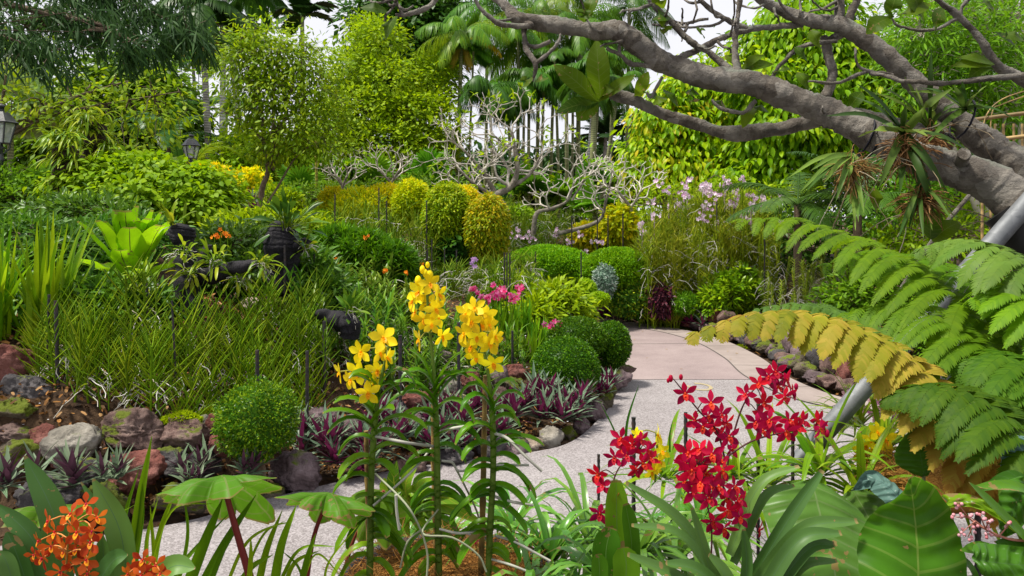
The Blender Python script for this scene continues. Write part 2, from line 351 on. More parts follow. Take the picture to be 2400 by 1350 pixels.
def make_ground():
    a = np.linspace(-1, 1, 241); xs = np.sign(a) * (np.abs(a) * 6 + (np.exp(np.abs(a) * 5.3) - 1) * 1.0)
    b = np.linspace(0, 1, 261); ys = -3 + b * 22 + (np.exp(np.maximum(b - .3, 0) * 8) - 1)
    X, Y = np.meshgrid(xs, ys); Z = ground(X, Y)
    n = np.array([noise.noise(Vector((x * 2.3, y * 2.3, .5))) for x, y in zip(X.ravel(), Y.ravel())]).reshape(X.shape)
    off = np.clip(pdist(X, Y).reshape(X.shape) / .4, 0, 1); Z = Z + n * .035 * off
    mb = MB(); nx, ny = len(xs), len(ys)
    i = np.arange(ny - 1)[:, None]; j = np.arange(nx - 1)[None]
    mb.add(np.stack([X, Y, Z], -1), np.stack([i * nx + j, i * nx + j + 1, (i + 1) * nx + j + 1, (i + 1) * nx + j], -1))
    struct(mb.build('ground', roughmat('soil', [(.02, .012, .007), (.06, .033, .015), (.11, .065, .032)], 14, .95, .9, 60, rnd=0, bdist=.03)))
make_ground()
def sheet(name, poly, z, mat):
    tri = tessellate_polygon([[Vector((x, y, 0)) for x, y in poly]]); mb = MB()
    f = []
    for a, b, c in tri:
        p, q, r = poly[a], poly[b], poly[c]
        f.append((a, b, c) if (q[0] - p[0]) * (r[1] - p[1]) - (q[1] - p[1]) * (r[0] - p[0]) > 0 else (a, c, b))
    mb.add([(x, y, z) for x, y in poly], None, f); return struct(mb.build(name, mat, smooth=False))
def clip(poly, y0):
    o = []
    for p, q in zip(poly, np.roll(poly, -1, 0)):
        if p[1] >= y0: o.append(tuple(p))
        if (p[1] >= y0) != (q[1] >= y0): t = (y0 - p[1]) / (q[1] - p[1]); o.append((p[0] + t * (q[0] - p[0]), y0))
    return np.array(o)
agg = roughmat('exposed_aggregate', [(.14, .122, .122), (.205, .185, .185), (.27, .25, .25)], 1.6, .8, .5, 240, rnd=0, bdist=.004, spots=(120, (.07, .062, .06), (.4, .375, .38), .5))
pink = roughmat('pink_concrete', [(.165, .128, .128), (.235, .186, .182), (.3, .245, .236)], 1.8, .85, .15, 80, rnd=0, bdist=.004, spots=(160, (.16, .12, .118), (.32, .26, .25), .35))
tan = roughmat('tan_concrete', [(.2, .165, .15), (.25, .208, .19), (.3, .255, .235)], 2.5, .85, .15, 80, rnd=0, bdist=.004)
sheet('path', PATH, 0, agg)
far = clip(PATH, 7.84)
sheet('path_pink_section', far, .004, pink)
def band(name, line, w0, w1, z, mat):
    """a strip along a line between offsets w0 and w1 to its left"""
    p = np.asarray(line, float); t = unit(np.gradient(p, axis=0)); nrm = np.stack([-t[:, 1], t[:, 0]], 1); n = len(p); mb = MB()
    v = np.concatenate([np.c_[p + nrm * w0, np.full(n, z)], np.c_[p + nrm * w1, np.full(n, z)]])
    i = np.arange(n - 1); mb.add(v, np.stack([i + n, i, i + 1, i + 1 + n] if w1 > w0 else [i, i + n, i + n + 1, i + 1], 1)); return struct(mb.build(name, mat, smooth=False))
re_ = smooth(RE[1:13], 6)[:, :2]
edge = re_[(re_[:, 0] < 9)][::-1]
band('path_border', edge, .0, .42, .008, tan)
dark = roughmat('joint_dirt', [(.05, .045, .04), (.1, .09, .08)], 20, .95, 0, rnd=0)
band('path_joint', edge, .421, .436, .0085, dark)
mbj = MB()
for k in range(4, len(edge) - 4, 7):
    t = unit(edge[k + 1] - edge[k]); nn = np.array([-t[1], t[0]]); p = edge[k]
    q = [p + t * .004, p - t * .004, p - t * .004 + nn * .42, p + t * .004 + nn * .42]
    mbj.add([(a, b, .0125) for a, b in q], [[0, 3, 2, 1]])
struct(mbj.build('path_border_joint', dark, smooth=False))
for nm, y0, x0, x1 in (('path_cross_joint', 10.1, 1.25, 2.45),):
    mb = MB(); mb.add([(x0, y0, .0085), (x1, y0 + .02, .0085), (x1, y0 + .035, .0085), (x0, y0 + .012, .0085)], [[0, 1, 2, 3]]); struct(mb.build(nm, dark, smooth=False))
# a faint yellow painted ring on the path, broken open
mb = MB(); c = np.array([(1640 - 1200) * 7.5 / F, 7.5])
a = np.linspace(R(-200), R(100), 24); r1, r2 = .12, .085
v = np.concatenate([np.c_[c[0] + np.cos(a) * r1, c[1] + np.sin(a) * r1 * 1.5, a * 0 + .004], np.c_[c[0] + np.cos(a) * r2, c[1] + np.sin(a) * r2 * 1.4, a * 0 + .004]])
i = np.arange(23); mb.add(v, np.stack([i + 24, i, i + 1, i + 25], 1))
struct(mb.build('path_marking', roughmat('worn_yellow_paint', [(.22, .2, .19), (.36, .29, .12)], 18, .8, 0, rnd=0)))

def scatter(x0, x1, y0, y1, n, dmin=.12):
    x = U(x0, x1, n); y = U(y0, y1, n); k = pdist(x, y) > dmin
    return x[k], y[k]
def litter():
    x, y = scatter(-7, 9, 3.6, 17, 46000); k = (y < 9) | (U(0, 1, len(x)) < .4); x, y = x[k], y[k]; n = len(x); mb = MB()
    B = np.c_[x, y, ground(x, y) + U(.004, .03, n)]
    D = np.c_[rng.normal(size=(n, 2)), rng.normal(size=n) * .45]
    leaves(mb, B, D, rng.normal(size=(n, 3)) * .5 + np.array([0, 0, 1.]), U(.02, .06, n), U(.012, .028, n), np.array([.6, 1, .5]), .2, 0, 2)
    tag(mb.build('bark_chips', leafmat('bark_chip', [(.035, .018, .008), (.15, .065, .018), (.28, .13, .035), (.34, .21, .1)], .0, .8)), 'brown bark chips and dry leaves covering the planting beds', 'mulch', kind='stuff')
    x2, y2 = scatter(-4.5, 1.5, 4.2, 6.2, 9000, .25)
    n = len(x2); mb2 = MB(); leaves(mb2, np.c_[x2, y2, ground(x2, y2) + U(.01, .05, n)], np.c_[rng.normal(size=(n, 2)), rng.normal(size=n) * .6], rng.normal(size=(n, 3)) * .6 + np.array([0, 0, 1.]), U(.02, .05, n), U(.012, .025, n), np.array([.6, 1, .5]), .2, .2, 3)
    tag(mb2.build('bark_chips', bpy.data.materials['bark_chip']), 'coarse brown bark mulch heaped behind the rock wall', 'mulch', kind='stuff')
    x, y = scatter(-5, 3, 4.2, 8, 2600); n = len(x); mb = MB(); B = np.c_[x, y, ground(x, y) + U(.02, .04, n)]
    leaves(mb, B, rng.normal(size=(n, 3)) * np.array([1, 1, .3]), np.array([0, 0, 1.]), .012, .012, np.array([.7, 1, .7]), 0, .3, 3)
    tag(mb.build('perlite_grains', leafmat('perlite', [(.6, .62, .7), (.8, .8, .8)], 0, .7)), 'white perlite grains sprinkled over the brown mulch', 'perlite', kind='stuff')
    # a few fallen leaves on the path
    x = U(-2.2, 3, 60); y = U(4, 12, 60); k = pdist(x, y) == 0; x, y = x[k], y[k]; n = len(x); mb = MB()
    leaves(mb, np.c_[x, y, np.full(n, .012)], np.c_[rng.normal(size=(n, 2)), np.full(n, .05)], np.array([0, 0, 1.]), U(.02, .05, n), U(.01, .02, n), LANCE, 0, .3, 3)
    tag(mb.build('fallen_leaves', leafmat('fallen_leaf', [(.12, .06, .02), (.4, .26, .05)], 0, .7)), 'small dry fallen leaves scattered over the pale path', 'fallen leaves', kind='stuff')
litter()

# ---------------------------------------------------------------- rocks
MOSS = (.1, .13, .008)
ROCKM = dict(
    red=roughmat('red_lava', [(.035, .012, .01), (.19, .065, .05), (.36, .17, .14)], 5, .95, 1, 22, moss=MOSS, mossamt=.12, bdist=.05),
    brown=roughmat('brown_lava', [(.03, .02, .016), (.16, .1, .085), (.32, .235, .2)], 5, .95, 1, 20, moss=MOSS, mossamt=.2, bdist=.05),
    grey=roughmat('grey_stone', [(.05, .045, .037), (.25, .23, .19), (.46, .43, .37)], 5, .9, .9, 18, moss=MOSS, mossamt=.12, bdist=.04),
    dark=roughmat('dark_stone', [(.022, .02, .022), (.065, .06, .062), (.13, .12, .12)], 5, .9, .9, 18, moss=MOSS, mossamt=.25, bdist=.04),
    mossy=roughmat('mossy_stone', [(.04, .032, .022), (.11, .09, .06), (.2, .17, .11)], 5, .95, 1, 18, moss=MOSS, mossamt=.72, bdist=.05),
    purple=roughmat('purple_stone', [(.025, .016, .019), (.14, .1, .105), (.29, .22, .23)], 5, .9, .9, 20, moss=MOSS, mossamt=.12, bdist=.04),
    tan=roughmat('tan_stone', [(.16, .12, .085), (.32, .25, .19), (.46, .39, .31)], 5, .9, .8, 18, moss=MOSS, mossamt=.1, bdist=.035))
def rock_mesh(seed, sub=24):
    g = np.random.default_rng(seed); mb = MB(); sphere(mb, (0, 0, 0), (1, 1, 1), sub * 2, sub)
    v = unit(mb.v[0]); d = 1 + 0 * v[:, 0]
    for _ in range(15):
        nrm = unit(g.normal(size=3)); o = g.uniform(.52, .86); h = v @ nrm
        d = np.minimum(d, np.where(h > .05, o / np.maximum(h, .05), 9))
    d = np.minimum(d, 1.05)
    s = seed * 3.1
    nz = np.array([noise.fractal(Vector(x * 2.6 + s), .9, 2.2, 5) for x in v]); n2 = np.array([noise.noise(Vector(x * 1.3 + s)) for x in v])
    n3 = np.array([abs(noise.noise(Vector(x * 5.5 - s))) for x in v])
    n4 = np.array([abs(noise.noise(Vector((x[0] * 3 + s, x[1] * 3, x[2] * 7)))) for x in v])
    v = v * (d * (1 + .13 * nz + .08 * n2) - .12 * n3 - .1 * n4)[:, None]
    v -= (v.max(0) + v.min(0)) / 2; v /= (v.max(0) - v.min(0)) / 2
    mb.v[0] = v; return mb
def rock(px, py, w, h, d, mat, label, group=None, seed=None, deep=.8, name='rock'):
    """a rock of w x h photo pixels centred at (px, py), d metres away"""
    seed = int(px * 7 + py) if seed is None else seed; c = P(px, py, d); k = d / F / 2
    mb = rock_mesh(seed, 38 if w * h > 3500 else 22); v = mb.v[0]; a = R(U(-12, 12)); ca, sa = math.cos(a), math.sin(a)
    v = np.c_[v[:, 0] * w * k * 1.08, v[:, 1] * w * k * deep, v[:, 2] * h * k * 1.1]
    v = np.c_[v[:, 0] * ca - v[:, 1] * sa, v[:, 0] * sa + v[:, 1] * ca, v[:, 2]]
    mb.v[0] = v + c
    return tag(mb.build(name, ROCKM[mat], loc=c), label, 'rock', group)
for r in [
    (18, 862, 125, 115, 4.95, 'red', 'large dark red boulder at the left end of the rock wall, under the sword leaves'),
    (70, 915, 110, 80, 4.85, 'dark', 'shadowed dark rock behind the red boulder and the twin steel bars'),
    (32, 968, 110, 66, 4.7, 'mossy', 'olive mossy rock just below the large dark red boulder'),
    (28, 1015, 120, 58, 4.65, 'brown', 'purplish brown flat rock stacked on a yellow mossy boulder'),
    (48, 1070, 145, 85, 4.45, 'mossy', 'yellow mossy boulder low in the wall, left of the pinkish red rock'),
    (104, 1030, 96, 64, 4.62, 'red', 'pinkish red wedge rock beside the pale grey boulder'),
    (174, 1042, 124, 94, 4.55, 'grey', 'pale grey craggy boulder, the lightest stone in the wall'),
    (306, 1006, 156, 98, 4.72, 'brown', 'broad flat-topped brown boulder at the top of the wall'),
    (430, 1020, 116, 88, 4.78, 'brown', 'brown rock capped with bright green moss'),
    (470, 992, 40, 36, 4.9, 'grey', 'small pale stone tucked behind the moss-capped rock'),
    (504, 1002, 46, 66, 4.86, 'red', 'narrow dark red rock against the moss-capped rock'),
    (521, 1046, 56, 50, 4.75, 'red', 'pointed rust red stone beside the stem of the round bush'),
    (286, 1066, 66, 52, 4.5, 'dark', 'dark rounded rock under the broad flat-topped boulder'),
    (246, 1052, 36, 56, 4.6, 'red', 'small rust brown stone wedged right of the pale grey boulder'),
    (394, 1084, 100, 66, 4.5, 'dark', 'slate dark rock beneath the moss-capped rock'),
    (474, 1084, 92, 60, 4.6, 'dark', 'flat bluish slate rock behind a purple-leaved rosette'),
    (214, 1100, 118, 62, 4.35, 'dark', 'dark bluish rock under the pale grey boulder'),
    (322, 1112, 132, 108, 4.32, 'red', 'big red boulder with a white crust at the foot of the wall'),
    (140, 1080, 44, 40, 4.45, 'red', 'small rusty stone below the pinkish red wedge rock'),
    (688, 1106, 120, 96, 4.68, 'purple', 'big blunt grey brown boulder standing beside the path'),
    (250, 1175, 120, 80, 4.15, 'mossy', 'mossy footing stone partly behind the orange orchid leaves'),
    (120, 1165, 150, 90, 4.12, 'dark', 'dark footing stone behind the purple-leaved rosettes'),
    (436, 1166, 140, 80, 4.22, 'mossy', 'olive mossy footing stone at the path edge below the red boulder'),
    (556, 1172, 90, 56, 4.38, 'brown', 'reddish brown footing stone at the path under the umbrella leaf'),
    (630, 1160, 70, 50, 4.55, 'mossy', 'small mossy stone left of the big blunt boulder'),
    (585, 1120, 70, 46, 4.7, 'brown', 'brown stone below the round bush stem'),
    (744, 992, 120, 66, 5.3, 'purple', 'flat purplish rock behind the purple rosettes'),
    (826, 1012, 62, 72, 5.15, 'purple', 'tall purplish stone beside the first yellow orchid stem'),
    (925, 962, 62, 50, 5.5, 'dark', 'black rock next to the red triangular rock'),
    (968, 946, 76, 56, 5.6, 'red', 'red triangular rock between two yellow orchid stems'),
    (980, 988, 58, 42, 5.45, 'purple', 'small purplish stone under the red triangular rock'),
    (1068, 908, 60, 48, 6.0, 'grey', 'grey brown stone left of the upright red rock'),
    (1100, 897, 56, 66, 6.0, 'red', 'upright bright red rock behind the yellow orchids'),
    (1086, 942, 78, 34, 5.8, 'tan', 'flat tan stone under the upright red rock'),
    (1132, 925, 46, 40, 6.0, 'dark', 'dark stone behind the third yellow orchid stem'),
    (1166, 880, 52, 60, 6.3, 'purple', 'purplish rock in the pile beside the round clipped bush'),
    (1206, 872, 62, 40, 6.4, 'red', 'red stone on top of the pile beside the round clipped bush'),
    (1205, 905, 84, 44, 6.2, 'mossy', 'grey stone with a moss edge beside the round clipped bush'),
    (1186, 932, 66, 52, 6.0, 'brown', 'brown rock with a red top at the foot of the pile'),
    (1150, 1048, 74, 64, 5.35, 'dark', 'smooth dark rock at the path edge behind the third orchid stem'),
    (1200, 1052, 80, 56, 5.4, 'purple', 'purple grey edging rock half covered by striped leaves'),
    (1243, 1048, 62, 50, 5.5, 'tan', 'tan brown angular edging rock on the path'),
    (1291, 1030, 60, 58, 5.65, 'grey', 'grey rounded edging rock on the path'),
    (1332, 1018, 40, 40, 5.85, 'mossy', 'small mossy edging rock between grey and purple stones'),
    (1362, 1003, 40, 42, 6.0, 'purple', 'small purple grey edging rock at the path curve'),
    (1388, 962, 66, 76, 6.35, 'purple', 'big ribbed purple rock at the inside of the path curve'),
    (1416, 950, 40, 54, 6.7, 'mossy', 'mossy rock at the inside of the path curve'),
    (1428, 922, 36, 44, 7.1, 'mossy', 'yellow green mossy stone beneath the clipped bushes'),
    (1060, 1075, 90, 50, 5.15, 'dark', 'dark rock at the path edge between the second and third orchid stems'),
    (960, 1095, 80, 50, 5.0, 'brown', 'brown rock at the path edge left of the second orchid stem'),
    (782, 784, 70, 46, 6.2, 'red', 'dark red rock lying under the charred log'),
    (1040, 835, 50, 36, 6.6, 'purple', 'purplish stone half hidden among the bed orchids'),
    (1215, 667, 62, 34, 10.2, 'grey', 'pale flat-topped rock behind the three steel bars'),
    (590, 715, 60, 36, 5.95, 'tan', 'tan stone in the bed under the charred arm'),
    (2250, 940, 100, 60, 6.75, 'grey', 'grey rock beyond the path seen below the fern fronds'),
    (2330, 935, 90, 64, 6.8, 'brown', 'brown rock beyond the path beside the grey rock below the ferns'),
]:
    r = list(r)
    if r[0] < 525 and r[1] < 1050: r[4] -= .13
    rock(*r)
# the low borders of lava stones round the far path
def border(line, n, h, g, lab):
    s = smooth(line, 12)[:, :2]; L = np.r_[0, np.cumsum(np.linalg.norm(np.diff(s, axis=0), axis=1))]
    for k in range(n):
        t = (k + .5) / n * L[-1]; x = np.interp(t, L, s[:, 0]); y = np.interp(t, L, s[:, 1]); wd = L[-1] / n * U(.85, 1.25); hh = h * U(.75, 1.25)
        m = ['red', 'brown', 'purple', 'dark', 'brown', 'mossy'][int(rng.integers(6))]
        mb = rock_mesh(k * 13 + int(h * 100), 24); mb.v[0] = mb.v[0] * np.array([wd / 2, .15, hh / 2]) @ np.array(Matrix.Rotation(U(-.5, .5), 3, 'Z')) + np.array([x, y, hh * .42])
        tag(mb.build('rock', ROCKM[m], loc=(x, y, 0)), lab, 'rock', g)
RB = [(2.12, 12.3), (2.68, 11.55), (3.0, 10.4), (3.06, 9.1), (2.98, 8.2), (3.04, 7.42), (3.22, 7.08), (3.75, 6.8), (4.7, 6.55)]
border([(p[0] + .03, p[1] + .03) for p in RB], 30, .17, 'lava stones along the outer edge of the path', 'small lava stone in the low border on the outer path edge')
border([(p[0] + .2, p[1] + .2) for p in RB[1:]], 22, .36, 'upper lava stones along the outer edge of the path', 'rough lava stone in the upper border row on the outer path edge')
border([(.1, 13.25), (1.0, 13.0), (1.55, 12.85), (2.1, 12.4)], 10, .2, 'lava stones at the far end of the path', 'reddish lava stone edging the far end of the path')
border([(.98, 7.2), (1.06, 8.1), (1.08, 9.3), (1.1, 10.4)][0:4], 9, .2, 'lava stones along the inner edge of the path', 'lava stone on the inner edge of the path under the clipped bushes')
def cushions():
    mb = MB()
    for px, py, d, r in [(430, 978, 4.68, .07), (400, 985, 4.66, .05), (455, 985, 4.7, .045), (490, 968, 4.95, .06), (470, 972, 4.95, .05), (1740, 815, 10.0, .1)]:
        n = 900; c = P(px, py, d); B = c + rdir(n) * np.array([r, r * .7, r * .45]) * U(.6, 1, n)[:, None]
        leaves(mb, B, unit(B - c) + rng.normal(size=(n, 3)) * .4 + np.array([0, -.2, .4]), rng.normal(size=(n, 3)), U(.012, .025, n), .009, DIA)
    tag(mb.build('moss', leafmat('bright_moss', [(.16, .24, .004), (.32, .38, .01)], .3, .8)), 'bright yellow green moss cushions growing on the wall rocks', 'moss', kind='stuff')
cushions()
# ---------------------------------------------------------------- leaf and bark materials
GREEN = leafmat('mid_green_leaf', [(.03, .085, .006), (.075, .16, .01), (.13, .24, .012)], .35)
LIME = leafmat('lime_leaf', [(.1, .2, .006), (.18, .3, .008), (.27, .38, .01)], .42, .5)
BRIGHT = leafmat('bright_green_leaf', [(.08, .155, .004), (.17, .26, .006), (.28, .35, .008)], .4, .5)
YELLOWISH = leafmat('olive_yellow_leaf', [(.07, .14, .006), (.13, .21, .008), (.24, .29, .01)], .42, .5)
DEEP = leafmat('deep_green_leaf', [(.012, .045, .008), (.025, .08, .012), (.05, .12, .014)], .28, .4)
BLUISH = leafmat('bluish_dark_leaf', [(.01, .035, .018), (.02, .055, .028), (.035, .085, .04)], .2, .6, spec=.1)
GOLD = leafmat('golden_leaf', [(.13, .24, .005), (.32, .37, .006), (.55, .44, .008), (.6, .32, .012)], .35, .5)
NEWLEAF = leafmat('fresh_lime_leaf', [(.05, .15, .004), (.13, .29, .006), (.26, .4, .008), (.5, .36, .04)], .42, .4)
PALMLEAF = leafmat('palm_leaf', [(.025, .08, .015), (.06, .15, .018), (.16, .22, .012), (.4, .28, .015)], .3, .38)
DARKPALM = leafmat('dark_palm_leaf', [(.012, .04, .015), (.03, .08, .02), (.06, .12, .02)], .22, .38)
FAN = leafmat('fan_palm_leaf', [(.03, .1, .012), (.07, .18, .016), (.14, .26, .02)], .3, .35)
SILVER = leafmat('silver_fan_leaf', [(.16, .24, .2), (.26, .34, .28)], .2, .5)
BARK_G = roughmat('grey_palm_bark', [(.16, .15, .13), (.33, .31, .28), (.46, .44, .4)], 5, .9, .5, 18, ring=5)
BARK_W = roughmat('pale_palm_bark', [(.38, .37, .35), (.6, .59, .56), (.74, .73, .7)], 4, .9, .4, 18, ring=4)
BARK_B = roughmat('brown_bark', [(.05, .035, .022), (.12, .085, .055), (.2, .155, .11)], 6, .95, .8, 20)
CANE = roughmat('green_cane', [(.16, .18, .07), (.3, .32, .14), (.42, .43, .22)], 3, .7, .2, 18, ring=6)
PALEWOOD = roughmat('pale_bare_wood', [(.25, .22, .18), (.5, .46, .4), (.68, .64, .58)], 9, .9, .4, 24)
GREYWOOD = roughmat('grey_frangipani_bark', [(.07, .06, .045), (.2, .175, .14), (.38, .35, .3)], 9, .95, .9, 24)
STRAW = leafmat('dry_straw', [(.16, .1, .03), (.34, .22, .07), (.45, .33, .14)], .2, .8)

def tree(name, label, px, d, blobs, trunk, leaf, bark, ncl, per, cr_, L, W, group=None, cat='tree', br=70, r1=.008, **kw):
    """trunk: rows (px, py, distance, width px); blobs: (px, py, distance, rx px, ry px[, depth px])"""
    t = thing(name, label, cat, base(px, d), group)
    mb = MB(); bl = [blob(*b) for b in blobs]
    cc, c = crown(mb, bl, ncl, per, cr_, L, W, **kw); mb.build('crown', leaf, t)
    mt = MB(); tips = []
    for tr in trunk:
        limb(mt, tr, 8, 4, .03); s = smooth(tr, 4); tips += [(P(a, b, c_), w_ * c_ / F / 2) for a, b, c_, w_ in s[len(s) // 2:]]
    A = np.array([q for q, _ in tips]); ra = np.array([w_ for _, w_ in tips])
    sel = rng.choice(len(cc), min(br, len(cc)), replace=False); T = cc[sel]
    k = np.argmin(((T[:, None] - A[None]) ** 2).sum(-1), 1)
    if br: twigs(mt, A[k], T, np.minimum(ra[k], .05)[:, None] * .6, r1, 6, .07, 5)
    mt.build('trunk', bark, t)
    return t

# ---------------------------------------------------------------- far trees
tree('tree', 'bluish dark tree furthest back, filling the gap under the palm crowns', 1120, 60, [(1130, 430, 60, 90, 40), (1180, 440, 58, 90, 50), (1060, 430, 60, 60, 40)], [[(1130, 520, 60, 20), (1130, 400, 60, 14)]], BLUISH, BARK_B, 500, 16, 1.0, .8, .35)
tree('tree', 'dark rounded tree low on the skyline under the gap of white sky', 1500, 58, [(1560, 330, 58, 60, 70), (1350, 400, 60, 60, 40), (1300, 430, 58, 80, 40), (1450, 410, 58, 110, 46)], [[(1450, 520, 58, 20), (1450, 380, 58, 14)]], BLUISH, BARK_B, 700, 16, 1.0, .8, .35)
tree('tree', 'tall dark green tree rising behind the lumpy bright tree', 960, 42, [(960, 80, 42, 110, 100), (920, 180, 42, 90, 90), (1010, 20, 42, 70, 60), (1020, 110, 42, 50, 70), (860, 40, 42, 40, 40)], [[(950, 500, 42, 26), (960, 250, 42, 20), (960, 60, 42, 10)]], DEEP, BARK_B, 900, 18, .7, .42, .22, br=90)
tree('tree', 'dark bushy tree behind the pale frangipani trunks', 980, 30, [(900, 400, 30, 110, 70), (760, 410, 31, 90, 70), (1020, 400, 30, 60, 50)], [[(900, 520, 30, 20), (900, 420, 30, 12)]], DEEP, BARK_B, 700, 16, .5, .28, .16)
# lumpy bright tree
LB = [(885, 105, 25, 58, 56), (828, 165, 24.5, 52, 52), (912, 195, 24, 62, 56), (845, 262, 23.5, 74, 52), (958, 275, 23.5, 62, 56), (1012, 200, 25, 52, 70), (1025, 290, 24, 55, 70), (900, 340, 23, 90, 45), (820, 330, 24, 60, 50), (990, 350, 23.5, 60, 50), (960, 400, 23, 60, 40), (760, 300, 25, 60, 60), (850, 70, 26, 25, 30), (1040, 360, 24, 35, 40), (800, 220, 25, 50, 60), (930, 420, 24, 90, 40)]
tree('tree', 'broad lumpy bright green tree at the centre of the garden backdrop', 930, 24, LB, [[(930, 520, 24.5, 30), (925, 420, 24.5, 22), (930, 300, 24.5, 12)], [(925, 420, 24.5, 14), (1010, 300, 25, 8)], [(925, 420, 24.5, 14), (850, 280, 25, 8)]], BRIGHT, BARK_B, 1500, 20, .2, .15, .085, br=60, inner=.82, hang=.15)
# broad background tree on the left
tree('tree', 'large dense green tree behind the slender leaning tree and the lime bush', 330, 24, [(300, 210, 24, 130, 90), (390, 270, 23.5, 90, 80), (200, 300, 23, 110, 90), (330, 330, 23, 120, 80), (120, 250, 24, 80, 60), (420, 360, 23, 70, 60), (60, 360, 24, 90, 60), (240, 400, 23, 120, 50), (480, 400, 25, 60, 50)], [[(320, 540, 24, 26), (320, 380, 24, 18), (310, 220, 24, 10)]], GREEN, BARK_B, 1300, 18, .35, .26, .14, br=50, cols=2)
tree('tree', 'lower green tree between the lamp and the multi-stemmed airy tree', 560, 19, [(560, 380, 19, 60, 60), (640, 400, 20, 80, 60), (720, 390, 20, 60, 70), (530, 440, 18, 50, 40), (600, 330, 20, 60, 40)], [[(590, 530, 19, 18), (590, 400, 19, 10)]], BRIGHT, BARK_B, 700, 18, .22, .15, .085, br=30)
# airy multi-stemmed tree
AB = [(640, 110, 13.2, 100, 70), (585, 150, 13, 65, 70), (720, 140, 13.2, 80, 70), (630, 210, 13, 100, 60), (740, 240, 13, 70, 60), (565, 250, 13, 50, 40), (690, 300, 12.8, 80, 40), (580, 90, 13, 55, 35), (610, 55, 13, 40, 20), (555, 110, 13, 30, 30), (770, 330, 12.8, 40, 30), (640, 330, 13, 60, 30)]
AB = [(a, b + 18, c, e, f) for a, b, c, e, f in AB]
AT = [[(608, 500, 13, 15), (615, 440, 13, 13), (628, 400, 13, 11), (618, 330, 13, 9), (612, 240, 13, 6), (590, 120, 13, 3)], [(625, 410, 13, 10), (640, 350, 13, 9), (640, 260, 13, 7), (650, 130, 13, 3)], [(632, 380, 13, 8), (660, 300, 13, 7), (680, 220, 13, 5), (720, 110, 13, 2.5)], [(615, 330, 13, 7), (580, 290, 13, 4), (500, 250, 13, 2)], [(612, 270, 13, 6), (600, 180, 13, 4), (560, 100, 13, 2)],
      [(618, 490, 13, 6), (650, 440, 13, 5), (700, 360, 13, 4), (760, 330, 13, 2)], [(640, 400, 13.2, 6), (655, 330, 13.2, 5), (640, 200, 13, 3)], [(650, 300, 13, 5), (700, 250, 13, 3), (750, 180, 13, 2)]]
tree('tree', 'airy multi-stemmed tree with fine yellowish leaves beside the lamp', 608, 13, AB, AT, YELLOWISH, roughmat('thin_brown_bark', [(.07, .05, .03), (.15, .11, .075), (.22, .17, .12)], 9, .9, .4), 760, 13, .19, .1, .036, br=230, prof=LANCE, r1=.004, hang=.35, inner=.2)
# slender leaning tree at the left
tree('tree', 'slender tree with leaning bare branches before the dense tree', 30, 10.5, [(130, 230, 10.5, 120, 60), (260, 260, 10.5, 130, 60), (60, 160, 10.5, 80, 60), (330, 330, 10.5, 110, 40), (380, 240, 10.8, 80, 50), (200, 330, 10.5, 130, 40), (300, 200, 10.5, 80, 30), (40, 250, 10.5, 60, 60)], [[(-60, 420, 10.5, 18), (0, 330, 10.5, 13), (70, 285, 10.5, 11), (170, 230, 10.5, 8), (300, 190, 10.5, 4)], [(0, 330, 10.5, 9), (110, 275, 10.5, 7), (200, 252, 10.5, 5), (420, 215, 10.5, 2.5)], [(-10, 340, 10.4, 9), (5, 240, 10.4, 7), (20, 130, 10.4, 4)], [(10, 420, 10.4, 6), (70, 390, 10.4, 4), (140, 350, 10.4, 2)]],
     YELLOWISH, BARK_B, 175, 10, .2, .11, .045, br=110, prof=LANCE, r1=.004, hang=.3, inner=.3)

# overhanging dark branch with hanging needle leaves at the top left
def weeping():
    t = thing('tree_branch', 'dark overhanging branch with long hanging needle leaves', 'tree branch', P(-120, 20, 6.5))
    mb = MB(); mt = MB()
    for row in [[(-150, -40, 6.6, 20), (60, 20, 6.5, 14), (240, 60, 6.4, 9), (330, 110, 6.3, 4)], [(-150, 40, 6.3, 12), (20, 90, 6.2, 8), (120, 130, 6.2, 3)], [(60, -60, 6.8, 12), (260, -10, 6.7, 9), (420, 60, 6.6, 5), (448, 90, 6.6, 3)], [(200, 40, 6.5, 7), (300, 90, 6.4, 5), (290, 150, 6.3, 3)], [(-100, -60, 6.9, 12), (140, -40, 6.9, 8), (330, 10, 6.9, 4)]]:
        limb(mt, row, 6, 5, .03); s = smooth(row, 16)
        for a, b, c, _ in s[8:]:
            for _k in range(2):
                if noise.noise(Vector((a * .012, b * .02, 3))) < -.12: continue
                q = P(a, b, c) + rng.normal(size=3) * np.array([.11, .13, .08]); k = int(rng.integers(8, 15))
                D = unit(rng.normal(size=(k, 3)) * .55 + np.array([.25, 0, -.75]))
                leaves(mb, q + rng.normal(size=(k, 3)) * .04, D, rng.normal(size=(k, 3)) + np.array([0, -1, .4]), U(.12, .24, k), U(.012, .02, k), LANCE, .3, .2, 2)
            if rng.random() < .5: twigs(mt, P(a, b, c), q, .006, .002, 3, .05, 3)
    mb.build('foliage', BLUISH, t); mt.build('branch', BARK_B, t)
weeping()
tree('tree', 'fine twiggy dark tree above the slender leaning tree in the corner', 10, 15, [(60, 60, 15, 140, 80), (200, 60, 15, 130, 50), (40, 150, 15, 60, 40), (330, 120, 15, 80, 40), (280, 40, 15, 60, 40)], [[(-80, 500, 15, 20), (-40, 200, 15, 14), (60, 60, 15, 6)]], DEEP, BARK_B, 260, 12, .3, .14, .06, br=90, inner=.2)

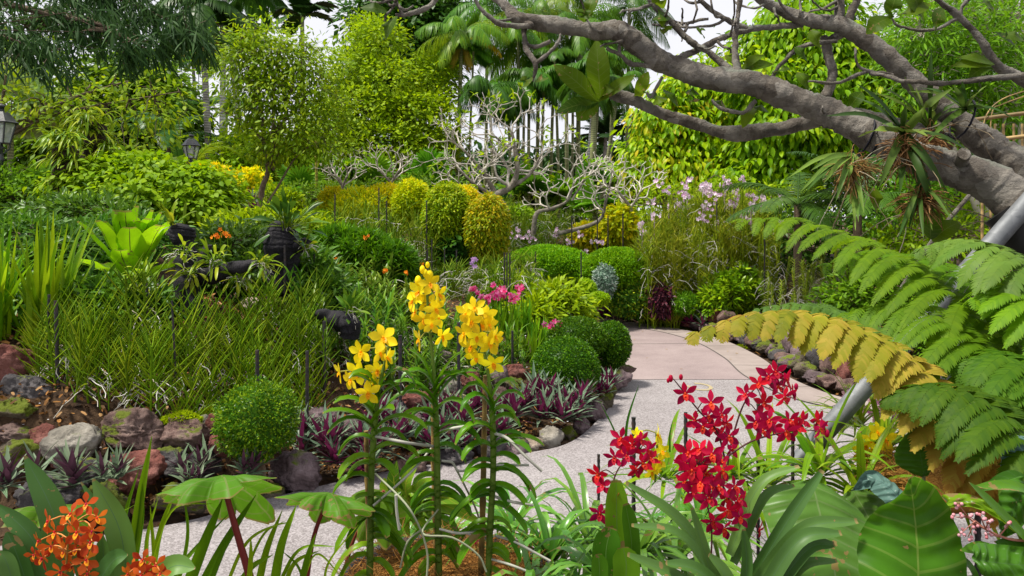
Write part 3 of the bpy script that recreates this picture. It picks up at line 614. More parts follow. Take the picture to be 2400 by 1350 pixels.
# ---------------------------------------------------------------- palms
def palm(label, px, py, d, trunk_px, n=13, L=2.4, tw=14, leaf=PALMLEAF, bark=BARK_G, droop=.55, ll=.55, lw=.045, ldr=1.0, tint=None, shaft=None, shaftcol=CANE, group='palms', dead=0, fruit=0, py0=520, el=(.15, 1.2)):
    t = thing('palm_tree', label, 'palm', base(trunk_px, d), group)
    c = P(px, py, d); b = P(trunk_px, py0, d)
    mt = MB(); mid = (P((px + trunk_px) / 2 + U(-4, 4), (py + py0) / 2, d)); C = smooth(np.array([b, mid, c]), 8); r = np.linspace(1.12, .85, len(C)) * tw * d / F / 2
    tubes(mt, C[None], r[None], 8); mt.build('trunk', bark, t)
    if shaft:
        ms = MB(); C2 = np.array([c + (C[-4] - c) * f for f in (1.0, .8, .5, .2, -.15)]); tubes(ms, C2[None], np.array([[1.05, 1.25, 1.2, 1.0, .6]]) * tw * d / F / 2, 8); ms.build('crownshaft', shaftcol, t)
    mb = MB()
    for k in range(n):
        az = 2 * math.pi * (k * .382 % 1) + U(-.2, .2); e = U(*el); D = np.array([math.cos(az) * math.cos(e), math.sin(az) * math.cos(e), math.sin(e)])
        tt = U(.1, .6) if tint is None else np.clip(tint + U(-.15, .15), 0, 1)
        frond(mb, c, D, L * U(.85, 1.1), droop * U(.8, 1.25), 44, ll, lw, ldr, 62, .1, .018, 10, tt)
    mb.build('crown', leaf, t)
    if dead:
        md = MB()
        for k in range(dead):
            az = U(0, 6.28); D = np.array([math.cos(az) * .5, math.sin(az) * .5, -.85]); frond(md, c - np.array([0, 0, .1]), D, L * .55, .3, 22, ll * .7, lw, 1.2, 50, 0, .02, 7, .4)
        md.build('dead_fronds', STRAW, t)
    if fruit:
        mf = MB(); n2 = 130; B = np.repeat((c - np.array([0, .15, .35]))[None], n2, 0) + rng.normal(size=(n2, 3)) * .06
        D = unit(rng.normal(size=(n2, 3)) * np.array([.5, .5, .2]) + np.array([0, -.1, -.6]))
        Cc, _ = curve_pts(B, D, U(.5, 1.1, n2) * fruit, .8, 5); tubes(mf, Cc, np.full((n2, 5), .014), 3, .7); mf.build('fruit_stalk', STRAW, t)
    return t
palm('tall palm with a hanging tan fruit stalk cut off by the top of the photo', 472, 12, 19, 496, 12, 1.8, 15, DARKPALM, BARK_G, .9, .6, .05, fruit=.95, py0=520, el=(-.2, .6))
palm('palm with a pale mottled trunk rising past the airy tree to the top edge', 528, -60, 20, 520, 12, 1.9, 13, DARKPALM, BARK_W, .7, .6, .05, py0=420)
palm('white-trunked palm leaning behind the airy tree', 545, 130, 21, 574, 10, 1.7, 17, PALMLEAF, BARK_W, .6, .4, .04, py0=520)
palm('short palm with a thin trunk between the lamp and the white-trunked palm', 531, 235, 26, 532, 9, 1.2, 9, DARKPALM, BARK_G, .6, .35, .035, py0=480)
palm('palm with broad feathered fronds above the airy tree', 708, 38, 27, 716, 11, 1.25, 11, DARKPALM, CANE, .55, .5, .11, .25, py0=520, el=(-.35, 1.1))
palm('palm with drooping dark fronds in the white gap left of the airy tree', 448, 95, 30, 470, 12, 1.6, 8, DARKPALM, BARK_G, .9, .5, .05, py0=420, el=(-.3, .6))
palm('palm with dark fronds at the very top between two trunks', 590, -20, 30, 600, 12, 2.0, 9, DARKPALM, BARK_G, .9, .5, .05, py0=420, el=(-.3, .6))
# the stand of palms with drooping fronds
ST = [('palm with a golden yellow frond on its right side', 1082, 85, 25, 1070, 13, 2.3, 11, .45, dict(dead=4)),
      ('tallest palm of the stand with its crown touching the frangipani branch', 1262, 45, 27, 1258, 15, 2.8, 9, .4, {}),
      ('palm crown framed between two frangipani branches', 1215, 90, 26, 1217, 13, 2.4, 9, .35, {}),
      ('low palm of the stand with arching blue green fronds', 1148, 215, 23, 1160, 12, 1.6, 8, .12, {}),
      ('low palm with drooping fronds beside the arching blue green one', 1190, 225, 24, 1200, 11, 1.5, 8, .2, {}),
      ('palm with a grey trunk seen through the frangipani leaf rosette', 1360, 60, 26, 1352, 14, 2.5, 11, .2, dict(shaft=1)),
      ('palm behind the large frangipani leaf rosette', 1410, 150, 25, 1385, 13, 2.2, 10, .3, dict(dead=3)),
      ('palm with dark drooping fronds hanging in the white gap of sky', 1440, 110, 28, 1420, 13, 2.5, 9, .15, {}),
      ('pale-trunked palm of the stand nearest the white gap of sky', 1395, 200, 22, 1362, 10, 1.7, 13, .2, dict(bark=BARK_W)),
      ('slim palm of the stand with dense shaggy fronds', 1300, 130, 27, 1290, 13, 2.3, 8, .15, dict(dead=3)),
      ('slim palm between the arching blue green palm and the tallest palm', 1240, 190, 24, 1238, 12, 1.8, 8, .2, {}),
      ('palm above the frangipani branch at the top edge with feathery fronds', 1330, -40, 30, 1330, 14, 3.0, 9, .3, {}),
      ('palm with dark needle-like fronds under the branch fork', 1475, 20, 29, 1465, 13, 2.6, 9, .1, {}),
      ('palm crown at the top edge between the drooping palms', 1140, 20, 29, 1135, 13, 2.6, 8, .3, {})]
for lab, px, py, d, tpx, n, L, tw, ti, kw in ST:
    palm(lab, px, py - 5, d, tpx, n + 3, L * .84, tw, PALMLEAF, kw.pop('bark', CANE), .85, .7, .03, 1.9, ti, group='stand of palms', py0=530, el=(-.2, 1.1), **kw)
for px, p2, d, tw in [(1110, 1095, 25, 6), (1230, 1226, 24, 7), (1276, 1262, 24, 7), (1300, 1312, 25, 7), (1450, 1400, 24, 9), (1342, 1336, 25, 7), (1395, 1384, 21, 13)]:
    palm('thin palm cane standing among the trunks of the palm stand', px, U(120, 200), d, p2, 6, 1.0, tw, PALMLEAF, CANE, .8, .45, .04, 1.2, .2, group='thin palm canes in the palm stand', py0=530)
# golden frond of the first palm of the stand
f0 = MB(); frond(f0, P(1085, 90, 24.8), np.array([.8, -.1, .35]), 1.5, .9, 34, .55, .05, 1.2, 60, .1, .02, 10, 1.0)
f0.build('golden_frond', PALMLEAF, next(o for o in bpy.data.objects if o.get('label') == ST[0][0]))
# feather palms low by the lamp
def clump_palm(label, px, py, d, n, L, ll, lw, leaf, tint=None, el=(.3, 1.2), ldr=.5, group=None, droop=.6, name='palm_bush'):
    t = thing(name, label, 'palm', base(px, d), group); mb = MB(); c = P(px, py, d)
    for k in range(n):
        az = 2 * math.pi * (k * .382 % 1) + U(-.2, .2); e = U(*el); D = np.array([math.cos(az) * math.cos(e), math.sin(az) * math.cos(e), math.sin(e)])
        frond(mb, c, D, L * U(.8, 1.1), droop * U(.7, 1.3), 36, ll, lw, ldr, 58, .12, .012, 10, U(.2, .7) if tint is None else tint)
    mb.build('fronds', leaf, t); ms = MB(); tubes(ms, np.array([[base(px, d) - np.array([0, 0, .1]), (base(px, d) + c) / 2, c]]), np.array([[.07, .06, .05]]), 7); ms.build('trunk', BARK_B, t); return t
clump_palm('feather palm spreading pale fronds behind the lamp', 440, 410, 17, 12, 1.5, .34, .03, PALMLEAF, .5)
clump_palm('dark feather palm behind the lamp and the lime bush', 395, 330, 19, 11, 1.9, .4, .035, DARKPALM)
clump_palm('dark feather palm by the tall pink-flowered orchids', 1870, 480, 10.5, 12, 1.3, .3, .022, DARKPALM, None, (.2, 1.1))
clump_palm('dark feather palm behind the frangipani roots', 2010, 470, 9.8, 11, 1.2, .28, .02, DARKPALM)
palm('bushy fan-like palm on the skyline under the white gap of sky', 1420, 320, 40, 1412, 24, 2.1, 9, BLUISH, BARK_G, .35, .5, .08, .3, group=None, py0=520)
# fan palms
def fan_leaf(mb, hub, D, r, n=26, spread=150, tint=.5):
    """one round pleated blade: overlapping rays from the hub"""
    D = unit(D); Sd = unit(np.cross(D, np.array([.05, .02, 1.]))); Nn = np.cross(Sd, D)
    a = np.radians(np.linspace(-spread, spread, n)); d = np.cos(a)[:, None] * D + np.sin(a)[:, None] * Sd + Nn * .18 * np.cos(a * 2)[:, None]
    leaves(mb, np.repeat(hub[None], n, 0), d, np.repeat(Nn[None], n, 0), r * (1 - .12 * np.abs(a) / 2.6), r * .19, np.array([.12, .55, .9, 1, .5]), .15, .35, 3, np.clip(tint + U(-.06, .06, n), 0, 1))
def fan_palm(label, px, py, d, n, r, stalk, leaf=FAN, el=(.2, 1.3), group=None, spread=150, name='fan_palm'):
    t = thing(name, label, 'palm', base(px, d), group); mb = MB(); ms = MB(); c = P(px, py, d)
    for k in range(n):
        az = 2 * math.pi * (k * .382 % 1) + U(-.3, .3); e = U(*el); D = np.array([math.cos(az) * math.cos(e), math.sin(az) * math.cos(e), math.sin(e)])
        h = c + D * stalk * U(.7, 1.15); tubes(ms, np.array([[c, (c + h) / 2 + np.array([0, 0, .04]), h]]), np.array([[.012, .01, .008]]), 4)
        fan_leaf(mb, h, D + np.array([0, 0, -.35 - .3 * (1 - e)]), r * U(.8, 1.15), spread=spread, tint=U(.1, .9))
    mb.build('fan_leaves', leaf, t)
    tubes(ms, np.array([[base(px, d) - np.array([0, 0, .1]), c]]), np.array([[.06, .05]]), 7); ms.build('stalks', CANE, t); return t
for lab, px, py, d, n, r, st in [('fan palm with round leaves spread at the foot of the pale-trunked palms', 1390, 450, 17, 13, .42, .5), ('low fan palm with drooping pleated leaves by the yellow shrub', 1395, 505, 15, 9, .36, .4), ('fan palm between the bare frangipani and the clipped hedge', 1240, 475, 17, 13, .45, .55), ('fan palm behind the bare frangipani trunk', 1310, 490, 17, 11, .42, .5),
                               ('fan palm behind the golden hedge and the small frangipani', 870, 450, 18, 11, .4, .5), ('fan palm near the yellow cane left of the golden hedge', 700, 455, 17, 12, .38, .45), ('dark fan palm under the airy tree', 770, 440, 18, 10, .4, .5), ('fan palm behind the green clipped cone', 1000, 440, 18, 10, .42, .5)]:
    fan_palm(lab, px, py, d, n, r, st, group='fan palms')
fan_palm('silver blue fan palm behind the old lamp at the left edge', 25, 285, 14, 14, .6, .6, SILVER, (.0, 1.4), None, 120)
def cane():
    t = thing('bamboo_cane', 'single yellow cane rising beside the airy tree', 'cane', base(745, 16)); mb = MB(); tubes(mb, np.array([[P(745, 490, 16), P(742, 420, 16), P(740, 330, 16)]]), np.array([[.032, .03, .028]]), 8); mb.build('stem', roughmat('yellow_cane', [(.3, .28, .03), (.42, .38, .05)], 5, .6, .2, ring=4), t)
cane()

# ---------------------------------------------------------------- bare frangipani trees
def bare_tree(label, rows, d, levels, L0, r0, spread, leafy, sx=1.0):
    t = thing('frangipani_tree', label, 'tree', base(rows[0][0][0], d), 'bare pale frangipani trees'); mb = MB(); mtk = MB()
    ends = []
    for row in rows:
        limb(mtk, row, 7, 4, .08); s = smooth(row, 4); C = [P(*q[:3]) for q in s]; ends.append((C[-1], unit(C[-1] - C[-3]), s[-1][3] * d / F / 2))
        for k in range(len(C) // 2, len(C) - 1, 4): ends.append((C[k], unit(unit(rng.normal(size=3)) + np.array([0, 0, .8])), s[k][3] * d / F / 2 * .7))
    cur = ends; L = L0
    for lv in range(levels):
        nx = []; CC = []; RR = []
        for p, dr, r in cur:
            k = 3 if rng.random() < .1 else 2
            ph = U(0, 6.28); q = unit(np.cross(dr, unit(rng.normal(size=3)))); q2 = np.cross(dr, q)
            for i in range(k):
                a = ph + 6.283 * i / k; nd = unit(dr * .75 + (q * math.cos(a) + q2 * math.sin(a)) * spread + np.array([0, 0, .22]))
                nd = unit(nd * np.array([sx, 1, 1])); l = L * U(.65, 1.25); m1 = p + dr * l * .25 + nd * l * .2; e = p + dr * l * .12 + nd * l
                r2 = max(r * .72, .0052); CC.append([p, m1, (m1 + e) / 2 + np.array([0, 0, -.02 * l]), e]); RR.append([r * .9, r2 * 1.05, r2, r2]); nx.append((e, nd, r2))
        tubes(mb, np.array(CC), np.array(RR), 5, .5); cur = nx; L *= .78
    mb.build('branches', PALEWOOD, t); mtk.build('trunk', GREYWOOD, t)
    if leafy:
        ml = MB(); T = np.array([c[0] for c in cur]); Dd = np.array([c[1] for c in cur]); sel = np.where(U(0, 1, len(T)) < leafy)[0]
        k = np.repeat(sel, 5); leaves(ml, T[k], unit(Dd[k] + rng.normal(size=(len(k), 3)) * .7), rng.normal(size=(len(k), 3)) + np.array([0, 0, 1.]), U(.07, .16, len(k)), .035, LANCE, .2, .2, 2); ml.build('leaves', LIME, t)
    return t
bare_tree('large bare frangipani with a crooked dark trunk and a wide pale crown', [[(1186, 540, 13.5, 22), (1184, 490, 13.5, 20), (1160, 460, 13.5, 18), (1195, 440, 13.5, 15), (1212, 400, 13.5, 12), (1206, 340, 13.5, 8), (1200, 310, 13.5, 6)], [(1165, 462, 13.5, 13), (1130, 400, 13.5, 9), (1090, 355, 13.5, 6)], [(1195, 440, 13.5, 10), (1240, 410, 13.6, 8), (1270, 360, 13.6, 5)], [(1150, 455, 13.3, 10), (1110, 430, 13.2, 7), (1080, 400, 13.2, 5)], [(1200, 350, 13.5, 7), (1160, 320, 13.5, 5)]], 13.5, 4, .3, .05, .75, .4, 1.2)
bare_tree('small bare frangipani with a tight white crown near the yellow cane', [[(800, 480, 15, 9), (803, 440, 15, 7), (812, 415, 15, 5)], [(803, 440, 15, 6), (790, 415, 15, 4)]], 15, 4, .2, .03, .75, .06, 1.1)
bare_tree('bare frangipani behind the golden hedge, leaning to one side', [[(915, 450, 15.5, 10), (920, 425, 15.5, 7), (935, 400, 15.5, 5)], [(918, 430, 15.5, 6), (890, 400, 15.5, 4)]], 15.5, 4, .22, .03, .75, .06, 1.15)
bare_tree('bare white frangipani between the clipped cone and the large frangipani', [[(1075, 500, 14.5, 10), (1080, 465, 14.5, 8), (1065, 440, 14.5, 5)], [(1080, 465, 14.5, 7), (1100, 445, 14.5, 5)]], 14.5, 4, .21, .035, .8, .1, 1.2)
bare_tree('low bare frangipani with a leaning trunk before the fan palms', [[(1250, 550, 13, 12), (1258, 500, 13, 11), (1290, 490, 13, 9), (1330, 470, 13, 7), (1345, 430, 13, 5)], [(1300, 550, 13, 10), (1400, 520, 13.2, 9), (1420, 470, 13.2, 7), (1430, 430, 13.2, 5)], [(1340, 470, 13, 6), (1370, 420, 13, 5)]], 13, 4, .2, .035, .75, .08, 1.15)
bare_tree('bare frangipani with slim pale twigs beside the yellow green tree', [[(1480, 540, 13.5, 11), (1478, 490, 13.5, 9), (1450, 450, 13.5, 6)], [(1478, 490, 13.5, 6), (1500, 450, 13.5, 4)]], 13.5, 4, .2, .03, .75, .12, 1.0)

# ---------------------------------------------------------------- yellow green broadleaf trees on the right
KW = dict(prof=LANCE, hang=.95, droop=.45, cols=3, fold=.35, inner=.7)
YB = [(1560, 300, 12.2, 75, 60), (1620, 230, 12.4, 80, 50), (1530, 370, 12, 60, 50), (1590, 400, 11.8, 80, 50), (1650, 320, 12, 70, 60), (1680, 180, 12.6, 70, 40), (1500, 420, 12, 45, 40), (1640, 430, 11.8, 80, 40), (1700, 400, 12, 60, 60), (1620, 170, 12.8, 40, 30), (1720, 290, 12.3, 60, 70)]
YB = [(a, b, c + 4.5, e, f) for a, b, c, e, f in YB]
tree('tree', 'yellow green broadleaf tree with peach coloured new leaves at the edge of the sky', 1610, 16.7, YB, [[(1620, 540, 16.8, 26), (1625, 420, 16.8, 18), (1620, 280, 16.9, 10)], [(1625, 420, 16.8, 12), (1540, 340, 16.7, 6)]], NEWLEAF, BARK_B, 900, 13, .19, .19, .078, br=50, tb=(.1, 1), **KW)
YB2 = [(1880, 90, 12.5, 100, 70), (1800, 200, 12, 90, 60), (1950, 220, 11.8, 110, 70), (2050, 160, 12, 90, 60), (1860, 300, 11.6, 110, 60), (1980, 310, 11.6, 100, 50), (1780, 110, 13, 50, 50), (2080, 250, 12, 70, 60), (1790, 340, 12, 70, 50), (1910, 30, 13, 100, 40), (1760, 420, 11.8, 80, 40), (1840, 400, 11.6, 70, 40), (1960, 130, 12, 80, 60)]
YB2 = [(a, b, c + 3.5, e, f) for a, b, c, e, f in YB2]
tree('tree', 'yellow green broadleaf tree with large drooping leaves behind the frangipani limbs', 1900, 15.6, YB2, [[(1900, 560, 15.8, 30), (1895, 380, 15.8, 20), (1900, 200, 15.8, 12)], [(1895, 380, 15.8, 14), (2000, 230, 15.7, 7)]], NEWLEAF, BARK_B, 1150, 13, .19, .2, .085, br=50, tb=(0, .78), **KW)
tree('tree', 'shaded green tree filling the gap between the two yellow green trees', 1750, 20, [(1750, 300, 20, 120, 100), (1900, 330, 20, 140, 110), (1650, 380, 20, 120, 80), (2050, 330, 20, 100, 100), (1800, 150, 20, 90, 80), (1700, 450, 20, 130, 60), (1950, 450, 19, 150, 60)], [[(1750, 560, 20, 24), (1750, 350, 20, 14)]], DEEP, BARK_B, 900, 14, .3, .2, .09, br=20)
# thin shrubs with narrow leaves at the right
for lab, px, d, bl, tr in [('oleander-like shrub with narrow leaves and pale stems near the bamboo hoop', 2250, 9.5, [(2180, 80, 9.5, 90, 90), (2280, 150, 9.5, 100, 90), (2360, 80, 9.4, 80, 90), (2150, 200, 9.5, 70, 70), (2340, 250, 9.4, 90, 70)], [[(2300, 520, 9.5, 16), (2230, 330, 9.5, 10), (2170, 130, 9.5, 6), (2140, -30, 9.5, 4)], [(2290, 480, 9.5, 12), (2290, 280, 9.5, 8), (2310, 80, 9.5, 5)], [(2230, 330, 9.5, 7), (2130, 170, 9.5, 4)], [(2310, 520, 9.5, 12), (2350, 300, 9.5, 9), (2390, 100, 9.5, 5)]]),
                           ('narrow-leaved shrub at the top right corner above the bamboo fence', 2380, 11, [(2400, 30, 11, 120, 90), (2250, 20, 11, 90, 70), (2420, 180, 11, 80, 90), (2120, 60, 11.5, 80, 90), (2180, 320, 11, 100, 60)], [[(2400, 500, 11, 18), (2390, 300, 11, 12), (2360, 60, 11, 6)]])]:
    tree('shrub', lab, px, d, bl, tr, GREEN, roughmat('pale_shrub_bark', [(.25, .22, .17), (.42, .38, .3)], 8, .9, .4), 460, 11, .16, .14, .024, br=140, prof=LANCE, r1=.004, inner=.2, hang=.1, cat='shrub')
tree('tree', 'dense green tree closing the view behind the narrow-leaved shrubs', 2250, 16, [(2150, 250, 16, 130, 130), (2350, 200, 16, 150, 150), (2250, 60, 17, 150, 90), (2280, 400, 16, 180, 90), (2450, 350, 16, 130, 130), (2100, 420, 15, 120, 80)], [[(2250, 560, 16, 30), (2250, 300, 16, 16)]], GREEN, BARK_B, 1000, 14, .35, .22, .1, br=20)
# ---------------------------------------------------------------- clipped bushes and hedges
def clipped(label, px, py, rx, ry, d, leaf, n, L, W, name='clipped_bush', cat='bush', rd=None, group=None, stem=0, out=.9, tb=(0, 1), prof=LANCE, top=None, rough=.05, hang=0., lowcut=-1., lump=2.2, amp=.06, crn=(.78, 1.03)):
    c, r = blob(px, py, d, rx, ry, rd); t = thing(name, label, cat, base(px, d), group); mb = MB()
    dd = rdir(n); dd[:, 2] = np.where(dd[:, 2] < lowcut, -dd[:, 2], dd[:, 2])
    s0 = px * .37
    bump = np.array([noise.noise(Vector(q * lump + s0)) for q in dd]) * amp
    f = (U(crn[0] ** 3, crn[1] ** 3, n) ** (1 / 3)) + bump
    B = c + dd * r * f[:, None]; nr = unit(dd / r)
    D = unit(nr * out + rng.normal(size=(n, 3)) * .75 + np.array([0, 0, .25 - hang]))
    t_ = U(0, 1, n) * (tb[1] - tb[0]) + tb[0]
    if top: t_ = np.clip(t_ + np.clip((dd[:, 2] - .2), -.3, 1) * top, 0, 1)   # new growth of another colour on top
    leaves(mb, B, D, nr * .4 + rng.normal(size=(n, 3)) * .5 + np.array([0, 0, .7]), L * U(.7, 1.2, n), W * U(.8, 1.15, n), prof, .15 + hang * .3, .25, 2, t_)
    sphere(mb, c, r * .8, 20, 12, .25, .1)
    mb.build('foliage', leaf, t)
    if stem:
        ms = MB(); b = base(px, d)
        for k in range(stem): limb_pts = np.array([b + np.array([U(-.03, .03), 0, -.05]), (b + c) / 2 + np.array([U(-.06, .06), 0, -.04]), c + np.array([U(-.5, .5) * r[0], 0, -.4 * r[2]])]); tubes(ms, smooth(limb_pts, 4)[None], .016, 6)
        ms.build('stem', BARK_B, t)
    return t
BOX = leafmat('boxwood_leaf', [(.015, .06, .006), (.035, .11, .008), (.09, .19, .01)], .3, .35)
clipped('clipped round bush with an open stem in front of the rock wall', 602, 985, 88, 84, 4.5, leafmat('dwarf_box_leaf', [(.02, .075, .008), (.05, .13, .01), (.16, .24, .012)], .3, .35), 9500, .021, .009, stem=5, crn=(.68, 1.1), amp=.2, lump=2.6)
clipped('front round clipped bush at the path curve, nearest of its cluster', 1325, 864, 80, 72, 6.55, BOX, 10000, .022, .011, amp=.03, crn=(.84, 1.02))
clipped('clipped bush behind the front round one at the path curve', 1352, 795, 70, 52, 7.4, BOX, 8500, .022, .011, amp=.03, crn=(.84, 1.02))
clipped('dome-shaped clipped bush leaning over the path edge', 1432, 808, 46, 54, 7.6, BOX, 8000, .022, .011, amp=.03, crn=(.84, 1.02))
clipped('small dark clipped mound behind the cluster of round bushes', 1362, 736, 34, 28, 9.6, BOX, 3500, .03, .013)
HEDGE = leafmat('hedge_leaf', [(.05, .14, .006), (.1, .22, .008), (.19, .32, .01)], .35, .45)
clipped('large round clipped dome of fine bright leaves beside the path bed', 1446, 640, 84, 58, 12, HEDGE, 16000, .045, .016, 'clipped_hedge', 'hedge', amp=.03, crn=(.84, 1.02), lowcut=-.4, stem=5)
clipped('long low clipped hedge mound behind the three steel bars', 1285, 625, 105, 48, 12.6, HEDGE, 16000, .045, .016, 'clipped_hedge', 'hedge', amp=.03, crn=(.84, 1.02), lowcut=-.3)
clipped('pale edge of clipped hedge joining the two mounds', 1360, 640, 60, 36, 12.4, HEDGE, 6000, .045, .016, 'clipped_hedge', 'hedge', lowcut=-.3)
clipped('small lime cushion bush above the smaller lime cushion by the far bed', 1374, 681, 23, 26, 10.6, LIME, 3500, .03, .012, stem=2)
clipped('smallest flat-topped lime cushion bush by the far bed', 1403, 701, 26, 16, 10.4, LIME, 2600, .028, .012, stem=2)
clipped('bright lime cushion behind the pale flat-topped rock', 1226, 666, 26, 10, 10.4, LIME, 1200, .03, .012)
clipped('rounded dark green leafy bush with yellow flecks near the path end', 1478, 700, 58, 42, 11.8, leafmat('flecked_leaf', [(.02, .07, .012), (.045, .12, .02), (.1, .18, .03), (.3, .34, .03)], .3, .35), 3600, .06, .03, prof=OVAL, amp=.12, crn=(.7, 1.06))
DR = leafmat('dark_red_leaf', [(.02, .007, .014), (.045, .014, .024), (.09, .026, .036), (.17, .025, .05)], .15, .4)
clipped('dark purple red leafy bush between green bushes near the path end', 1546, 706, 34, 36, 11.6, DR, 1300, .09, .03, amp=.15, crn=(.6, 1.05), hang=.4)
clipped('small feathery green bush beside the dark purple red bush', 1605, 712, 34, 28, 11.5, GREEN, 2600, .045, .012, amp=.15, crn=(.6, 1.06))
WV = leafmat('white_variegated_leaf', [(.07, .13, .08), (.14, .22, .16), (.4, .46, .4)], .19, .5)
for lab, px, py, rx, ry, d in [('white variegated upright bush at the foot of the large clipped dome', 1416, 662, 26, 38, 11.4), ('white variegated bush behind the dark purple red bush', 1556, 668, 30, 40, 12.0)]:
    clipped(lab, px, py, rx, ry, d, WV, 1500, .05, .022, prof=OVAL, amp=.2, crn=(.4, 1.06), group=None)
tree('shrub', 'yellow green bush with whorled leaves beyond the path bend', 1712, 11.6, [(1725, 668, 11.6, 54, 46), (1690, 690, 11.5, 50, 42), (1665, 722, 11.4, 36, 22), (1755, 690, 11.6, 36, 44)], [[(1715, 750, 11.6, 8), (1715, 700, 11.6, 6)]], leafmat('whorled_leaf', [(.05, .12, .008), (.12, .22, .01), (.3, .38, .02)], .3, .3), BARK_B, 330, 13, .022, .1, .03, prof=LANCE, cat='bush', br=60, hang=-.1, inner=.75, flat=1)
# golden and copper topiary
clipped('golden flank of the clipped hedge mound with orange tips at its end', 782, 500, 38, 60, 13.2, GOLD, 3600, .07, .024, 'clipped_hedge', 'hedge', tb=(.15, .6), top=.1, crn=(.8, 1.04))
clipped('clipped yellow green hedge mound behind the tall grassy orchids', 845, 506, 74, 64, 12.9, GOLD, 6000, .07, .024, 'clipped_hedge', 'hedge', tb=(.1, .5), top=.15, crn=(.8, 1.04))
clipped('golden orange hedge mound in the middle of the golden hedge', 905, 494, 66, 60, 13.2, GOLD, 6000, .07, .024, 'clipped_hedge', 'hedge', tb=(.2, .6), top=.1, crn=(.8, 1.04))
clipped('pointed olive yellow clipped cone at the end of the golden hedge', 966, 478, 44, 54, 12.7, GOLD, 4600, .07, .024, 'clipped_bush', 'bush', tb=(.05, .45), top=.2, crn=(.78, 1.05))
clipped('tall egg-shaped yellow green clipped bush, centre of the three topiaries', 1048, 510, 56, 80, 10.6, leafmat('topiary_lime_leaf', [(.1, .21, .005), (.19, .29, .006), (.32, .34, .008), (.46, .34, .01)], .35, .5), 7500, .06, .022, 'clipped_bush', 'bush', tb=(0, .55), top=.1, hang=.7, crn=(.8, 1.04), amp=.04)
clipped('copper orange clipped bush peeking out behind the egg-shaped one', 1086, 470, 36, 34, 12.2, GOLD, 2600, .06, .022, 'clipped_bush', 'bush', tb=(.2, .8), top=.1, hang=.6)
clipped('egg-shaped clipped bush with copper orange leaf tips', 1142, 536, 51, 80, 10.3, leafmat('copper_leaf', [(.1, .19, .006), (.22, .26, .008), (.38, .29, .01), (.46, .21, .02)], .35, .5), 7500, .06, .022, 'clipped_bush', 'bush', tb=(0, .65), top=.15, hang=.75, crn=(.78, 1.05), amp=.05)
clipped('glossy dark green climber foliage below the two egg-shaped bushes', 1062, 588, 32, 46, 10.4, DEEP, 700, .1, .055, 'shrub', 'shrub', prof=OVAL, hang=.4, crn=(.5, 1.08), amp=.2)
for lab, px, py, rx, ry, d in [('glowing yellow orange shrub behind the pale pink orchids', 1385, 556, 48, 30, 14), ('yellow orange shrub with layered leaves beside the tall orchid screen', 1452, 528, 38, 48, 13.6), ('bright yellow green shrub under the bare frangipanis', 1215, 520, 40, 34, 15)]:
    clipped(lab, px, py, rx, ry, d, GOLD if px > 1300 else LIME, 1500, .12, .05, 'shrub', 'shrub', tb=(.15, .65), crn=(.5, 1.06), amp=.2, hang=.4)
clipped('yellow flowering shrub row glimpsed behind the lamp post', 470, 402, 70, 16, 16.5, GOLD, 1400, .1, .045, 'shrub', 'shrub', tb=(.3, .9), crn=(.5, 1.06), amp=.2)
clipped('golden leaved shrub seen through the stems of the airy tree', 590, 425, 40, 30, 16, GOLD, 1200, .1, .045, 'shrub', 'shrub', tb=(.2, .8), crn=(.5, 1.06), amp=.2)
clipped('light green shrub at the foot of the airy tree', 640, 475, 66, 36, 15, BRIGHT, 2000, .1, .045, 'shrub', 'shrub', crn=(.5, 1.06), amp=.2)
clipped('fresh green low shrub between the airy tree and the golden hedge', 735, 520, 46, 26, 12.6, LIME, 2200, .07, .03, 'shrub', 'shrub', crn=(.6, 1.06), amp=.2)
# lime bush with round leaves
tree('shrub', 'big lime green bush of round leaves in front of the lamp', 350, 9.4, [(350, 425, 9.4, 110, 52), (250, 430, 9.3, 90, 50), (450, 450, 9.4, 100, 55), (520, 480, 9.5, 56, 45), (190, 445, 9.3, 60, 36), (330, 470, 9.0, 130, 50), (300, 385, 9.5, 60, 26), (430, 490, 9.0, 90, 46)],
     [[(340, 560, 9.5, 14), (330, 480, 9.5, 10)], [(430, 560, 9.5, 12), (440, 490, 9.5, 8)], [(270, 560, 9.5, 10), (250, 470, 9.5, 7)]], leafmat('round_lime_leaf', [(.07, .135, .003), (.13, .21, .004), (.21, .28, .006)], .42, .55), BARK_B, 1250, 12, .1, .088, .055, prof=OVAL, cat='bush', br=110, hang=.5, inner=.6, cols=3, fold=.15, droop=.3)
# dark feathery podocarp hedge with star tufts
tree('shrub', 'dark green bushy shrub with star-shaped leaf tufts behind the charred log', 845, 8.2, [(790, 575, 8.0, 64, 36), (855, 588, 7.9, 66, 40), (915, 618, 7.8, 56, 44), (950, 640, 7.9, 26, 26), (740, 575, 8.3, 40, 28), (860, 635, 8.2, 60, 30)], [[(830, 690, 8.1, 10), (835, 630, 8.1, 7)], [(880, 690, 8.1, 8), (900, 640, 8.1, 6)]],
     leafmat('podocarp_leaf', [(.02, .08, .006), (.05, .15, .008), (.12, .27, .01)], .3, .4), BARK_B, 760, 18, .012, .1, .014, prof=NEED, cat='bush', br=70, hang=-.25, inner=.72, flat=1)
